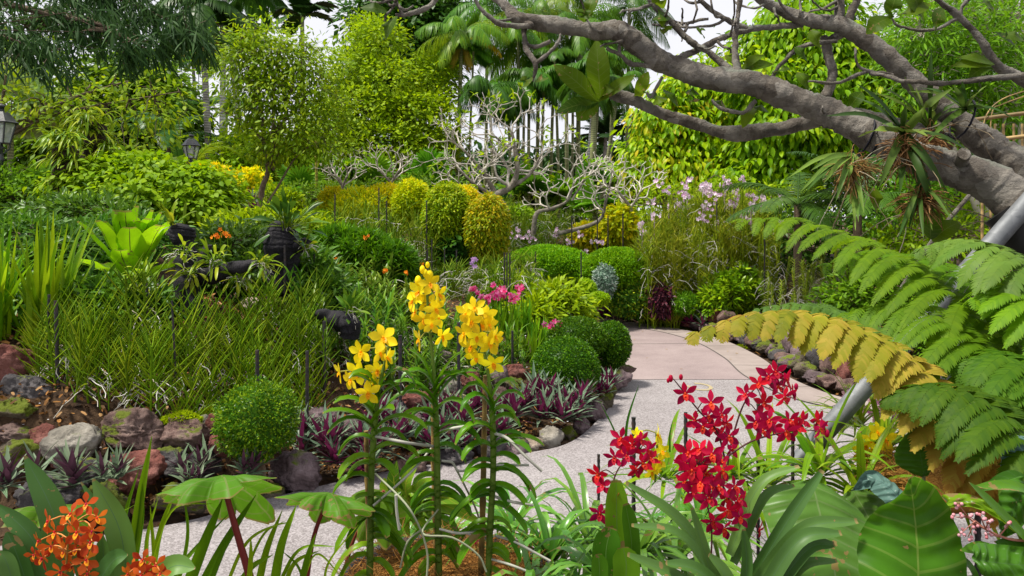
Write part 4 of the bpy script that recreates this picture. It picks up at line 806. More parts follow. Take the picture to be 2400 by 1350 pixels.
# glossy low shrubs on the left slope
SL = leafmat('glossy_slope_leaf', [(.02, .075, .012), (.05, .125, .016), (.1, .2, .02)], .28, .42, spec=.32)
for lab, px, d, bl in [('glossy blue green shrub mass under the lime bush', 200, 8.0, [(200, 500, 8, 90, 34), (110, 505, 8.1, 70, 34), (290, 520, 7.8, 60, 34)]),
                       ('glossy leafy ground shrub behind the sword-leaved clump', 60, 6.6, [(60, 560, 6.8, 110, 50), (150, 590, 6.6, 80, 50), (20, 620, 6.4, 80, 50)]),
                       ('glossy leafy shrub behind the bird nest fern', 230, 7.0, [(230, 560, 7.1, 90, 40), (180, 620, 6.8, 60, 50), (330, 560, 7.3, 90, 40), (260, 640, 6.6, 60, 36)]),
                       ('low glossy leafy shrub in front of the bird nest fern', 300, 5.7, [(290, 715, 5.6, 90, 36), (200, 700, 5.7, 70, 34), (350, 730, 5.7, 60, 34)]),
                       ('leafy shrub between the two charred posts', 540, 6.6, [(540, 580, 6.7, 80, 40), (500, 640, 6.4, 60, 40), (590, 640, 6.5, 60, 40), (620, 560, 7.0, 70, 30)]),
                       ('pale glossy shrub below the star-tufted dark shrub', 740, 6.6, [(720, 640, 6.7, 60, 46), (760, 690, 6.5, 50, 40), (680, 600, 7.0, 60, 30)]),
                       ('bushy light green shrub on the slope behind the charred posts', 600, 7.8, [(560, 540, 7.8, 80, 30), (650, 530, 8.0, 80, 30), (720, 545, 8.2, 60, 26)])]:
    tree('shrub', lab, px, d, bl, [[(bl[0][0], bl[0][1] + bl[0][4] + 30, d, 8), (bl[0][0], bl[0][1], d, 5)]], SL if 'light' not in lab else BRIGHT, BARK_B, 330, 13, .07, .085, .026, prof=LANCE, cat='shrub', br=30, hang=-.1, inner=.5, cols=3, fold=.25)
# layered ground shrubs beyond: keeps the soil out of sight
for lab, px, d, bl, lf in [('low leafy shrub row at the left edge under the old lamp', 40, 9.8, [(40, 470, 9.8, 120, 50), (120, 440, 10, 60, 50), (-40, 440, 9.8, 80, 60)], GREEN),
                       ('yellow green low shrub under the yellow green tree by the orchid screen', 1560, 14.5, [(1560, 480, 14.5, 120, 60), (1700, 470, 14.5, 120, 60), (1830, 480, 14, 100, 60)], BRIGHT),
                       ('low dark shrub row behind the pale pink orchids', 1330, 17.5, [(1250, 520, 17.5, 110, 40), (1400, 520, 17.5, 120, 40), (1130, 500, 18, 100, 40)], DEEP),
                       ('leafy shrub beyond the path near the tall ladder-leaved orchids', 2060, 9.4, [(2000, 700, 9.4, 70, 60), (2080, 720, 9.2, 90, 70), (1960, 740, 9.6, 60, 40), (2180, 700, 9, 90, 70)], GREEN),
                       ('low shrub beneath the fern fronds beyond the path', 2300, 8.2, [(2260, 790, 8.2, 110, 80), (2400, 770, 8, 100, 110), (2150, 810, 8.6, 80, 60)], GREEN),
                       ('feathery light green shrub under the frangipani trunk', 2300, 9.6, [(2200, 560, 9.6, 110, 50), (2320, 540, 9.6, 110, 70), (2420, 600, 9, 100, 100), (2100, 590, 9.8, 80, 50)], LIME),
                       ('low flowering shrub in the bed behind the pink orchids', 1270, 9.3, [(1290, 700, 9.2, 70, 34), (1240, 735, 8.8, 60, 30), (1330, 725, 9.2, 50, 30), (1200, 690, 9.4, 50, 30)], BRIGHT),
                       ('dark leafy shrub at the far slope behind the golden hedge', 830, 16, [(830, 460, 16, 120, 40), (700, 470, 16, 80, 40), (1000, 450, 17, 100, 40)], GREEN)]:
    tree('shrub', lab, px, d, bl, [[(bl[0][0], bl[0][1] + bl[0][4] + 20, d, 8), (bl[0][0], bl[0][1], d, 5)]], lf, BARK_B, 340, 13, .09, .1, .034, prof=LANCE, cat='shrub', br=30, hang=0, inner=.4, **(dict(tb=(.05, .4)) if lf is GOLD else {}))

# ---------------------------------------------------------------- street lamps
IRON = roughmat('black_iron', [(.028, .03, .036), (.045, .047, .055), (.06, .062, .07)], 12, .45, .15, 60, rnd=0, spec=.5)
def glassmat():
    m, t, N, L = newmat('lamp_glass'); o = N('ShaderNodeOutputMaterial'); g = N('ShaderNodeBsdfPrincipled'); g.inputs['Base Color'].default_value = (.75, .8, .8, 1); g.inputs['Roughness'].default_value = .15
    tr = N('ShaderNodeBsdfTransparent'); mx = N('ShaderNodeMixShader'); mx.inputs[0].default_value = .42; L(tr.outputs[0], mx.inputs[1]); L(g.outputs[0], mx.inputs[2]); L(mx.outputs[0], o.inputs[0]); return m
GLASS = glassmat()
def lamp(label, px, py, d, s):
    """py: eaves of the roof; s: roof radius in metres"""
    c = P(px, py, d); g = G(px, d); t = thing('street_lamp', label, 'street lamp', (c[0], c[1], g))
    def part(name, prof, k=6, mat=IRON, rot=.3): m = MB(); lathe(m, c, np.array(prof) * s, k, rot=rot); return m.build(name, mat, t, smooth=False)
    rf = part('roof', [(1.02, -.03), (1.04, .03), (.9, .1), (.52, .62), (.3, .78), (.28, .84), (0, .86)])
    m = MB(); lathe(m, c, np.array([(.16, .82), (.2, .98), (.36, 1.02), (.34, 1.12), (.16, 1.2), (0, 1.24)]) * s, 14); f = m.build('finial', IRON, t)
    part('lantern_glass', [(.84, -.04), (.5, -1.32)], 6, GLASS); part('lantern_floor', [(0, -1.34), (.56, -1.34), (.56, -1.28), (0, -1.27)])
    m = MB()
    for k in range(6):
        a = .3 + k * math.pi / 3; u = np.array([math.cos(a), math.sin(a), 0]); tubes(m, np.array([[c + (u * .87 + [0, 0, 0]) * s, c + (u * .53 + [0, 0, -1.32]) * s]]), s * .055, 5)
    m.build('lantern_frame', IRON, t); m = MB(); lathe(m, c, np.array([(.05, -1.25), (.13, -1.1), (.13, -.5), (.05, -.42)]) * s, 10); m.build('bulb', leafmat('bulb_white', [(.7, .66, .6)], 0, .3), t)
    m = MB(); h = (c[2] - g) / s; lathe(m, c, np.array([(.1, -1.34), (.14, -1.5), (.26, -1.62), (.12, -1.75), (.16, -2.3), (.24, -2.36), (.18, -2.45), (.2, -h + .9), (.36, -h + .7), (.4, -h - .2)]) * s, 12); m.build('post', IRON, t)
    m = MB(); 
    for k in range(4):
        a = .5 + k * math.pi / 2; u = np.array([math.cos(a), math.sin(a), 0]); tubes(m, smooth(np.array([c + (u * .48 + [0, 0, -1.32]) * s, c + (u * .5 + [0, 0, -1.6]) * s, c + (u * .3 + [0, 0, -1.85]) * s, c + (u * .12 + [0, 0, -2.0]) * s]), 3)[None], s * .045, 5)
    m.build('scroll_bracket', IRON, t)
lamp('dark iron lantern on a post rising behind the lime bush', 448, 342, 15.5, .19)
lamp('old lamp post at the edge of the photo, half hidden by branches', 2, 288, 10, .2)

# ---------------------------------------------------------------- fern-clad stumps
EPI = leafmat('epiphyte_leaf', [(.06, .12, .012), (.13, .2, .014), (.27, .3, .03)], .3, .35)
def stump(label, px, y0, y1, wpx, d, seed):
    t = thing('tree_stump', label, 'stump', base(px, d)); mb = MB(); ys = np.linspace(y1, y0, 12)
    for k in range(5):
        limb(mb, [(px + U(-.25, .25) * wpx, y, d + U(-.05, .05), wpx * U(.5, .7)) for y in ys[::3]], 8, 4, .12)
    mb.build('trunk', roughmat('shaggy_dark_bark', [(.012, .008, .005), (.04, .025, .015), (.1, .075, .055)], 14, .95, 1, 40, stretch=(1, 1, .25)), t); ml = MB()
    for k in range(16):
        q = P(px + U(-.55, .55) * wpx, U(y0, y1 - 30) if k > 3 else y0 + 6, d - .1); n = int(rng.integers(9, 16)); D = unit(rng.normal(size=(n, 3)) * np.array([1, .8, .4]) + np.array([0, -.3, .45]))
        leaves(ml, np.repeat(q[None], n, 0), D, np.array([0, 0, 1.]) + rng.normal(size=(n, 3)) * .2, U(.16, .36, n), U(.018, .03, n), STRAP, U(.5, 1.1, n), .3, 3)
    ml.build('epiphytes', EPI, t)
stump('shaggy dark stump wrapped in strap-leaved epiphytes, nearer the edge', 148, 312, 500, 62, 9.2, 1)
stump('taller dark stump crowned with a rosette of strap leaves', 222, 266, 420, 56, 9.6, 2)

# ---------------------------------------------------------------- left bed: bird nest fern, sword clumps, thin-leaved orchids
NEST = leafmat('nest_fern_leaf', [(.11, .24, .006), (.17, .32, .008), (.24, .4, .012)], .45, .35, vein=(.05, .05, .012), veinw=.035, side=0)
def nestfern():
    t = thing('bird_nest_fern', 'bright green bird nest fern with broad wavy fronds', 'fern', base(312, 6.1)); mb = MB(); c = P(308, 668, 6.1)
    for k in range(24):
        az = k * 2.4 + U(-.15, .15); e = R(U(52, 80)) if k < 18 else R(U(20, 45)); D = np.array([[math.cos(az) * math.cos(e), math.sin(az) * math.cos(e) * .7 - .1, math.sin(e)]]); L = U(.48, .6) if k < 17 else U(.3, .42)
        C, T = curve_pts(np.array([c]) + D * .03, unit(D), L, U(.0, .13), 15); S = unit(np.cross(T, np.array([.01, .02, 1.]))); Nm = unit(np.cross(S, T)); u = np.linspace(0, 1, 15)
        h = np.interp(u, [0, .15, .4, .7, .88, 1], [.2, .45, .85, 1, .92, .4]) * .098
        C = C + Nm * (np.sin(u * 17 + k) * .004)[None, :, None]; strips(mb, C, S, Nm, (h * (1 + .06 * np.sin(u * 26 + k * 2)))[None], .35, 5)
    mb.build('fronds', NEST, t)
nestfern()
SWORDM = leafmat('sword_leaf', [(.045, .13, .006), (.1, .21, .008), (.2, .31, .012)], .38, .35)
def sword(label, px, d, n, L, W, spread, leaf=SWORDM, droop=(.02, .35), name='sword_leaf_plant', z=None, group=None, cat='plant'):
    b = base(px, d) if z is None else P(px, z, d); t = thing(name, label, cat, b, group); mb = MB(); a = U(0, 6.28, n); s = np.abs(rng.normal(size=n)) * spread
    D = np.c_[np.cos(a) * s, np.sin(a) * s, np.ones(n)]; B = b + np.c_[rng.normal(size=(n, 2)) * .05, np.zeros(n)]
    leaves(mb, B, D, np.c_[-np.cos(a), -np.sin(a), np.full(n, .3)], U(.6, 1, n) * L, U(.75, 1.1, n) * W, SWORD, U(*droop, n), .3, 3); mb.build('leaves', leaf, t); return t
sword('clump of tall arching sword leaves behind the twin steel bars', 108, 5.35, 46, 1.0, .042, .3)
sword('shorter sword-leaved clump at the edge beside the dark red boulder', 0, 5.3, 34, .9, .04, .35)
sword('drooping grassy clump at the edge above the dark red boulder', -20, 5.6, 34, .75, .035, .6, droop=(.2, .8))
TER = leafmat('pencil_leaf', [(.055, .12, .006), (.11, .185, .008), (.2, .26, .014)], .25, .45)
ROOT = leafmat('aerial_root', [(.45, .44, .38), (.62, .6, .54), (.3, .27, .2)], 0, .6)
def roots(mb, B, n, L, down=.7, r=.0035):
    B = np.repeat(B, n, 0) if len(B) > 1 else np.repeat(B, n, 0); k = len(B); D = unit(np.c_[rng.normal(size=(k, 2)), -np.abs(rng.normal(size=k)) * down + .1])
    C, _ = curve_pts(B, D, U(.4, 1, k) * L, .35, 7); C = C + np.cumsum(rng.normal(size=C.shape) * min(.012, r * 2.4) * (np.arange(7) > 0)[None, :, None], 1); tubes(mb, C, np.linspace(1, .6, 7)[None] * r, 4, U(0, 1, k))
def ter_proto(h, nl, ll, seed, rn=2, ang=44):
    t = thing('pencil_orchid', 'x', 'orchid', (0, 0, 0)); mb = MB(); st = 2 + seed % 2
    for s in range(st):
        o = np.array([U(-.05, .05), U(-.05, .05), -.03]); lean = np.array([U(-.18, .18), U(-.15, .15), 1]); hh = h * U(.75, 1.05); z = np.linspace(0, 1, 7); C = o + z[:, None] * lean * hh; tubes(mb, C[None], .006, 5, .3)
        az = U(-.5, .5); k = np.arange(nl); u = .12 + .86 * k / nl; B = o + u[:, None] * lean * hh; sg = np.where(k % 2, 1, -1); a = R(ang) * (1 - .55 * u ** 2); side = np.c_[np.cos(az) * sg, np.sin(az) * sg, 0 * u]
        D = unit(side * np.sin(a)[:, None] + lean * np.cos(a)[:, None] + rng.normal(size=(nl, 3)) * .11); C, _ = curve_pts(B, D, ll * U(.6, 1.15, nl), U(-.25, .3, nl), 5); tubes(mb, C, np.array([[.0036, .0042, .004, .0032, .001]]), 4, U(0, 1, nl))
    mb.build('stems', TER, t); mr = MB(); roots(mr, np.array([[0, 0, h * U(.1, .5)] for _ in range(rn)]), 2, .2); mr.build('aerial_roots', ROOT, t); return t
PR = [ter_proto(.46, 13, .23, 0), ter_proto(.36, 11, .24, 1, 3), ter_proto(.52, 14, .21, 2), ter_proto(.3, 10, .22, 3, 5)]
first = [False] * 4
LAB1 = 'green pencil-leaved orchid in the dense patch behind the rock wall'
def plant(protos, used, spots, lab, grp, smin=.85, smax=1.15, tilt=.06, rz=None):
    for x, y in spots:
        k = int(rng.integers(len(protos))); p = (x, y, float(ground(x, y)[0])); rot = U(0, 6.28) if rz is None else rz + U(-.5, .5); s = U(smin, smax)
        if used[k]: dup(protos[k], p, rot, s, lab, grp, U(-tilt, tilt))
        else: protos[k].location = p; protos[k].rotation_euler = (0, 0, rot); protos[k].scale = (s, s, s); protos[k]['label'] = lab; protos[k]['group'] = grp; used[k] = True
def spots_px(x0, x1, d0, d1, n, sep=.1, f=None):
    o = []; tries = 0
    while len(o) < n and tries < n * 30:
        tries += 1; d = math.sqrt(U(d0 * d0, d1 * d1)); px = U(x0, x1)
        x = (px - 1200) * d / F
        if all((x - a) ** 2 + (d - b) ** 2 > sep * sep for a, b in o) and (not f or f(px, d)): o.append((x, d))
    return o
plant(PR, first, spots_px(100, 760, 4.7, 6.1, 86, .1, lambda px, d: d < np.interp(px, [130, 480, 600, 760], [5.3, 5.35, 5.9, 6.1]) and pdist((px - 1200) * d / F, d)[0] > .62), LAB1, 'pencil-leaved orchids behind the rock wall', .75, 1.2, rz=0)

# reed-leaved orchids with short strappy leaves
REED = leafmat('reed_orchid_leaf', [(.03, .09, .015), (.07, .15, .02), (.14, .22, .03)], .28, .3)
def reed_proto(h, nl, ll, lw, stems, seed, rn=3, leaf=REED, name='reed_orchid'):
    t = thing(name, 'x', 'orchid', (0, 0, 0)); mb = MB()
    for s in range(stems):
        o = np.array([U(-.07, .07), U(-.07, .07), -.03]); lean = np.array([U(-.2, .2), U(-.2, .2), 1]); hh = h * U(.65, 1.1); C = o + np.linspace(0, 1, 5)[:, None] * lean * hh; tubes(mb, C[None], .005, 5, .4)
        az = U(0, 3.14); k = np.arange(nl); u = .15 + .85 * k / nl; B = o + u[:, None] * lean * hh; sg = np.where(k % 2, 1, -1); a = R(62) * (1 - .55 * u ** 2); side = np.c_[np.cos(az) * sg, np.sin(az) * sg, 0 * u]
        leaves(mb, B, side * np.sin(a)[:, None] + lean * np.cos(a)[:, None] + rng.normal(size=(nl, 3)) * .08, np.array([0, 0, 1.]) - side * .3, ll * U(.75, 1.1, nl), lw, SWORD, U(.1, .4, nl), .35, 3)
    mb.build('stems', leaf, t); mr = MB(); roots(mr, np.array([[0, 0, h * U(.1, .6)] for _ in range(rn)]), 2, .26, 1.3, .003); mr.build('aerial_roots', ROOT, t); return t
RP = [reed_proto(.42, 16, .13, .018, 3, 0), reed_proto(.36, 14, .12, .018, 4, 1), reed_proto(.48, 18, .14, .019, 3, 2, 5), reed_proto(.3, 12, .13, .018, 3, 3, 5)]; ru = [False] * 4
plant(RP, ru, spots_px(690, 1240, 5.7, 7.0, 84, .12, lambda px, d: pdist((px - 1200) * d / F, d)[0] > .78 and d < 7.2), 'strap-leaved orchid with white roots in the bed behind the yellow orchids', 'strap-leaved orchids in the centre bed')
RQ = [reed_proto(.4, 14, .11, .026, 4, 5, 1, leafmat('pale_bed_leaf', [(.05, .1, .02), (.1, .16, .03), (.17, .23, .05)], .25, .28)), reed_proto(.34, 12, .1, .026, 5, 6, 1, leafmat('pale_bed_leaf_two', [(.06, .12, .02), (.1, .17, .03), (.2, .26, .06)], .25, .28))]; rq = [False] * 2
plant(RQ, rq, spots_px(770, 1090, 6.95, 7.55, 40, .13), 'broad-leaved bushy orchid in the bed below the star-tufted dark shrub', 'bushy orchids below the dark shrub')

# tall grassy orchid screens
SCR = leafmat('screen_orchid_leaf', [(.1, .15, .012), (.17, .22, .014), (.3, .3, .04)], .2, .5)
PINK = leafmat('pale_pink_petal', [(.55, .3, .5), (.7, .5, .66), (.8, .7, .78)], .3, .5)
def screen_proto(h, flower, seed, SCR=SCR):
    t = thing('tall_orchid', 'x', 'orchid', (0, 0, 0)); mb = MB()
    for s in range(7):
        o = np.array([U(-.16, .16), U(-.12, .12), -.05]); lean = np.array([U(-.1, .1), U(-.1, .1), 1]); hh = h * U(.7, 1.08); z = np.linspace(0, 1, 8); C = o + z[:, None] * lean * hh + np.cumsum(rng.normal(size=(8, 3)) * .012, 0); tubes(mb, C[None], .0055, 4, U(0, .6))
        n = int(30 * h); u = U(.1, 1, n); B = o + u[:, None] * lean * hh; D = unit(np.c_[rng.normal(size=(n, 2)) * .62, np.full(n, .85)]); Cc, _ = curve_pts(B, D, U(.1, .2, n), U(-.1, .3, n), 4); tubes(mb, Cc, np.array([[.0042, .0042, .0035, .001]]), 3, U(0, 1, n))
    mb.build('stems', SCR, t); mr = MB(); k = 9; roots(mr, np.c_[U(-.15, .15, k), U(-.1, .1, k), U(.2, .8, k) * h], 2, .35, .5, .003); mr.build('aerial_roots', ROOT, t)
    if flower:
        for s in range(flower):
            mf = MB(); q = np.array([U(-.16, .16), U(-.14, .1), h * U(.95, 1.12)]); tubes(mf, np.array([[q - np.array([0, 0, .3]), q]]), .004, 4, .2)
            for f in range(4):
                qq = q + rng.normal(size=3) * np.array([.035, .03, .03]); a = np.linspace(0, 6.28, 6)[:5] + U(0, 1); D = np.c_[np.cos(a), np.full(5, -.25), np.sin(a)]; leaves(mf, np.repeat(qq[None], 5, 0), D, np.array([0, -1., .2]), .036, .027, OBOV, .1, .2, 2, U(.3, 1, 5))
            mf.build('flower_spray', PINK, t)
    return t
SP = [screen_proto(1.25, 1, 0), screen_proto(1.35, 0, 1), screen_proto(1.15, 0, 2), screen_proto(1.4, 0, 3)]; su = [False] * 4
plant(SP, su, spots_px(1512, 1805, 11.6, 13.4, 120, .12), 'tall grassy orchid with thin stems in the flowering screen behind the path', 'tall orchid screen with pale pink flowers', .98, 1.32)
SCR2 = leafmat('screen_orchid_leaf_two', [(.06, .13, .01), (.11, .19, .012), (.22, .27, .03)], .25, .5)
SP2 = [screen_proto(.85, 0, 4, SCR2), screen_proto(.95, 0, 5, SCR2), screen_proto(.8, 0, 6, SCR2)]; su2 = [False] * 3
plant(SP2, su2, spots_px(770, 1020, 9.6, 11.2, 24, .2), 'tall grassy orchid in the thin screen before the golden hedge', 'tall orchid screen before the golden hedge', .9, 1.25)
plant(SP2, su2, spots_px(1190, 1400, 13.2, 15.2, 34, .18), 'grassy orchid standing behind the long clipped hedge mound', 'grassy orchids behind the clipped hedge', .7, .9)
SP3 = [screen_proto(.45, 0, 7, SCR2), screen_proto(.5, 0, 8, SCR2)]; su3 = [False] * 2
plant(SP3, su3, spots_px(1040, 1420, 9.0, 11.3, 50, .18, lambda px, d: pdist((px - 1200) * d / F, d)[0] > .5), 'short grassy orchid in the low bed around the three steel bars', 'short grassy orchids in the middle bed', .8, 1.2)
# more pale pink sprays where the photograph has them
FMESH = {}
def spray(label, px, py, d, mat, n, r, fr, group=None, name='orchid_spray', stemto=.3, nf=5):
    q = P(px, py, d); t = thing(name, label, 'orchid flowers', q - np.array([0, 0, stemto]), group); ms = MB(); tubes(ms, np.array([[q - np.array([0, 0, stemto]), q]]), .004, 4, .2)
    if mat.name not in FMESH:
        FMESH[mat.name] = []
        for k in range(3):
            mf = MB(); a = np.linspace(0, 6.28, nf + 1)[:nf] + U(0, 1); leaves(mf, np.zeros((nf, 3)), np.c_[np.cos(a), np.full(nf, -.3), np.sin(a)], np.array([0, -1., .2]), 1, .62, OBOV, .12, .2, 3, U(0, 1, nf)); o = mf.build('flower', mat); FMESH[mat.name].append(o.data); bpy.data.objects.remove(o)
    for f in range(n):
        qq = q + rng.normal(size=3) * r; tubes(ms, np.array([[q - np.array([0, 0, r]), qq]]), .0025, 3, .2)
        o = bpy.data.objects.new('flower', FMESH[mat.name][int(rng.integers(3))]); COL.objects.link(o); o.parent = t; o.location = tuple(qq - np.array(t.location)); o.rotation_euler = (U(-.5, .4), U(0, 1), U(-.8, .8)); o.scale = (fr * U(.85, 1.1),) * 3
    ms.build('stem', TER, t)
for px, py in [(1545, 425), (1560, 450), (1605, 440), (1595, 465), (1607, 460), (1652, 440), (1672, 455), (1660, 480), (1655, 515), (1700, 425), (1712, 430), (1762, 462), (1740, 420), (1525, 470), (1610, 425), (1640, 505), (1690, 450), (1720, 470)]:
    spray('pale pink orchid flower spray at the top of the tall orchid screen', px, py, 11.4, PINK, 6, .035, .034, 'pale pink sprays on the tall orchid screen', stemto=.5)
for px, py in [(1200, 545), (1217, 555), (1240, 552), (1300, 548), (1335, 565), (1360, 552), (1395, 562), (1410, 568), (1372, 590), (1217, 540), (1250, 558)]:
    spray('pale pink orchid spray above the long clipped hedge mound', px, py, 13, PINK, 5, .035, .034, 'pale pink sprays above the clipped hedge', stemto=.4)
spray('single mauve orchid spray in front of the copper-tipped bush', 1113, 613, 9, leafmat('mauve_petal', [(.5, .25, .6), (.65, .42, .75)], .3, .5), 7, .03, .03)
ORG = leafmat('orange_petal', [(.75, .16, .01), (.85, .28, .015)], .3, .5)
for px, py, d in [(856, 556, 7.6), (787, 612, 7), (903, 635, 7.2), (953, 639, 7.2), (987, 620, 8.5), (503, 550, 6), (517, 549, 6), (534, 552, 6)]:
    spray('small orange orchid flower head near the star-tufted dark shrub' if px > 600 else 'small orange orchid flower on the charred post plants', px, py, d, ORG, 5, .014, .018, 'orange flower heads by the dark shrub' if px > 600 else 'orange flowers on the charred post', stemto=.3 if px > 600 else .12)
HOT = leafmat('hot_pink_petal', [(.6, .01, .12), (.75, .04, .25), (.8, .25, .45)], .3, .5)
for lab, px, py, d, n, r in [('bright pink orchid head at one end of the pink row', 1110, 683, 8.2, 5, .025), ('large bright pink orchid head at the centre of the pink row', 1160, 682, 8.2, 12, .04), ('low bright pink orchid head under the centre of the pink row', 1140, 697, 8.1, 7, .03), ('bright pink orchid head just right of the steel bars', 1202, 695, 8.1, 8, .032), ('bright pink orchid head highest of the pink row', 1222, 680, 8.2, 8, .032), ('lone bright pink orchid head above the round clipped bushes', 1295, 762, 7.4, 7, .028), ('bright pink orchid head behind the steel bars', 1180, 684, 8.3, 8, .03)]:
    spray(lab, px, py, d, HOT, n, r, .036)
PSTR = leafmat('pink_orchid_leaf', [(.04, .12, .008), (.08, .18, .01), (.14, .25, .014)], .35, .35)
for px, d in [(1105, 8.3), (1150, 8.2), (1190, 8.1), (1225, 8.2), (1260, 8.0), (1290, 7.6), (1240, 7.5), (1200, 7.5), (1330, 7.6)]:
    sword('strappy green orchid plant under the bright pink flowers', px, d, 30, .42 if d > 8 else .36, .03, .28, PSTR, (.0, .25), 'strap_leaf_orchid', None, 'strappy orchids under the pink flowers', 'orchid')
# ladder-leaved orchids
LAD = leafmat('ladder_leaf', [(.1, .15, .03), (.17, .22, .04), (.26, .3, .07)], .25, .4)
def ladder_proto(h, seed):
    t = reed_proto(h, 46, .075, .02, 2, seed, 12, LAD, 'ladder_orchid'); return t
LP = [ladder_proto(1.0, 1), ladder_proto(1.15, 2), ladder_proto(.9, 3)]; lu = [False] * 3
plant(LP, lu, spots_px(1795, 1990, 9.8, 11.0, 17, .12), 'tall pale orchid with ladder-like leaves and white roots beyond the path', 'ladder-leaved orchids beyond the path', .9, 1.15, .03)

# ---------------------------------------------------------------- purple and green rosettes
RH = leafmat('rosette_leaf', [(.05, .1, .055), (.1, .16, .09), (.2, .26, .16)], .12, .35, back=(.17, .018, .075), stripe=(.16, .22, .15))
def rosette(n, L, W, seed, mat=RH, up=(.25, 1.25)):
    t = MB(); 
    for k in range(3):
        o = np.array([U(-.1, .1), U(-.08, .08), 0]) if k else np.zeros(3); m = n // 3; az = np.arange(m) * 2.4 + U(0, 6); e = np.linspace(up[0], up[1], m)
        D = np.c_[np.cos(az) * np.cos(e), np.sin(az) * np.cos(e), np.sin(e)]; leaves(t, np.repeat(o[None], m, 0) + np.c_[np.zeros((m, 2)), np.linspace(.0, .06, m)], D, np.array([0, 0, 1.]) + rng.normal(size=(m, 3)) * .15, L * U(.7, 1.1, m), W, np.array([.8, 1, .9, .7, .4, .05]), U(0, .3, m), .35, 3)
    return t.build('purple_rosette', mat, loc=(0, 0, 0))
RH2 = leafmat('green_rosette_leaf', [(.06, .11, .05), (.1, .16, .08), (.18, .23, .14)], .12, .45, back=(.09, .035, .06), stripe=(.15, .2, .13))
RO = [rosette(48, .17, .028, 0), rosette(42, .2, .03, 1), rosette(54, .15, .026, 2)]; rused = [False] * 3
def put_ros(px, py, d, s, lab, grp):
    k = int(rng.integers(3)); q = P(px, py, d)
    o = RO[k] if not rused[k] else RO[k].copy()
    if rused[k]: COL.objects.link(o)
    rused[k] = True; o.location = tuple(q); o.rotation_euler = (U(-.15, .05), U(-.1, .1), U(0, 6.28)); o.scale = (s, s, s); tag(o, lab, 'plant', grp)
for px, py, d, s in [(800, 1040, 4.95, 1.1), (760, 1060, 4.85, 1.2), (720, 1020, 4.95, 1), (850, 1060, 4.95, 1.2), (900, 1060, 5.0, 1.2), (940, 1040, 5.1, 1.2), (880, 1000, 5.2, 1.1), (840, 1110, 4.8, 1.1), (790, 1090, 4.75, 1.1), (930, 1010, 5.3, 1), (1000, 1050, 5.15, 1), (1040, 1030, 5.3, 1.1), (1080, 1000, 5.45, 1.2), (1060, 965, 5.6, 1), (1110, 970, 5.6, 1.1), (1200, 985, 5.7, 1.3), (1180, 1020, 5.5, 1.1), (1230, 965, 5.8, 1.2), (1010, 985, 5.5, 1), (1090, 1050, 5.25, .9)]:
    put_ros(px, py, d, s, 'purple and green rosette plant massed behind the yellow orchid stems', 'purple rosettes behind the yellow orchids')
for px, py, d, s in [(1290, 945, 6.1, 1.3), (1330, 965, 6.0, 1.3), (1370, 940, 6.3, 1.1), (1260, 930, 6.1, 1.2), (1310, 985, 5.85, 1.1), (1280, 985, 5.8, 1.1), (1350, 985, 5.95, 1.0), (1420, 905, 7.0, .9), (1405, 925, 6.7, .9)]:
    put_ros(px, py, d, s, 'purple and green rosette plant beneath the front round clipped bush', 'purple rosettes beneath the round bush')
for lab, px, py, d, s in [('purple and green rosette in front of the flat slate rock', 470, 1105, 4.3, 1.2), ('rosette plant at the foot of the round bush stem', 590, 1115, 4.35, 1.2), ('purple rosette at the foot of the wall beside the red boulder', 170, 1145, 4.0, 1.6), ('pale striped rosette touching the big red boulder', 240, 1130, 4.05, 1.2), ('purple rosette at the edge of the photo at the foot of the wall', 20, 1145, 3.95, 1.5), ('small rosette between the wall and the umbrella leaf', 450, 1140, 4.15, 1.0)]:
    q = P(px, py, d); o = rosette(40, .14, .024, 5, RH2); o.location = tuple(q); o.rotation_euler = (U(-.2, .1), 0, U(0, 6)); o.scale = (s * .85,) * 3; tag(o, lab, 'plant')
for px, py, d, s in [(1425, 742, 12.5, 1.5), (1455, 748, 12.4, 1.1), (1400, 745, 12.4, 1.1), (1560, 752, 11.9, 1.6), (1590, 748, 11.8, 1.5), (1535, 745, 12.1, 1.4), (1620, 762, 11.5, 1.3), (1650, 762, 11.4, 1.2), (1575, 735, 12.2, 1.3)]:
    put_ros(px, py, d, s, 'striped rosette plant edging the bed at the far end of the path', 'striped rosettes at the far end of the path')
put_ros(590, 497, 14, 2.2, 'red bromeliad rosette at the foot of the airy tree', None)

for lab, px, d, bl, lf in [('leafy shrub closing the view under the frangipani trunk', 2330, 11, [(2200, 480, 11, 110, 70), (2330, 470, 11, 110, 90), (2440, 480, 11, 100, 100), (2100, 500, 11, 90, 60)], GREEN), ('leafy shrub behind the ladder-leaved orchids', 1900, 12.5, [(1850, 560, 12.5, 90, 70), (1960, 570, 12.5, 100, 80), (2060, 580, 12, 90, 70), (1780, 560, 13.5, 60, 70)], DEEP),
                       ('low leafy shrub beside the dark red boulder at the photo edge', 20, 5.8, [(0, 760, 5.8, 90, 60), (60, 780, 5.7, 60, 50)], SL), ('green shrub behind the tall flowering orchid screen', 1650, 15, [(1560, 540, 15, 80, 50), (1680, 550, 15, 110, 60), (1790, 560, 15, 90, 60)], BRIGHT)]:
    tree('shrub', lab, px, d, bl, [[(bl[0][0], bl[0][1] + bl[0][4] + 20, d, 8), (bl[0][0], bl[0][1], d, 5)]], lf, BARK_B, 380, 13, .1, .11, .036, prof=LANCE, cat='shrub', br=30, hang=0, inner=.4)
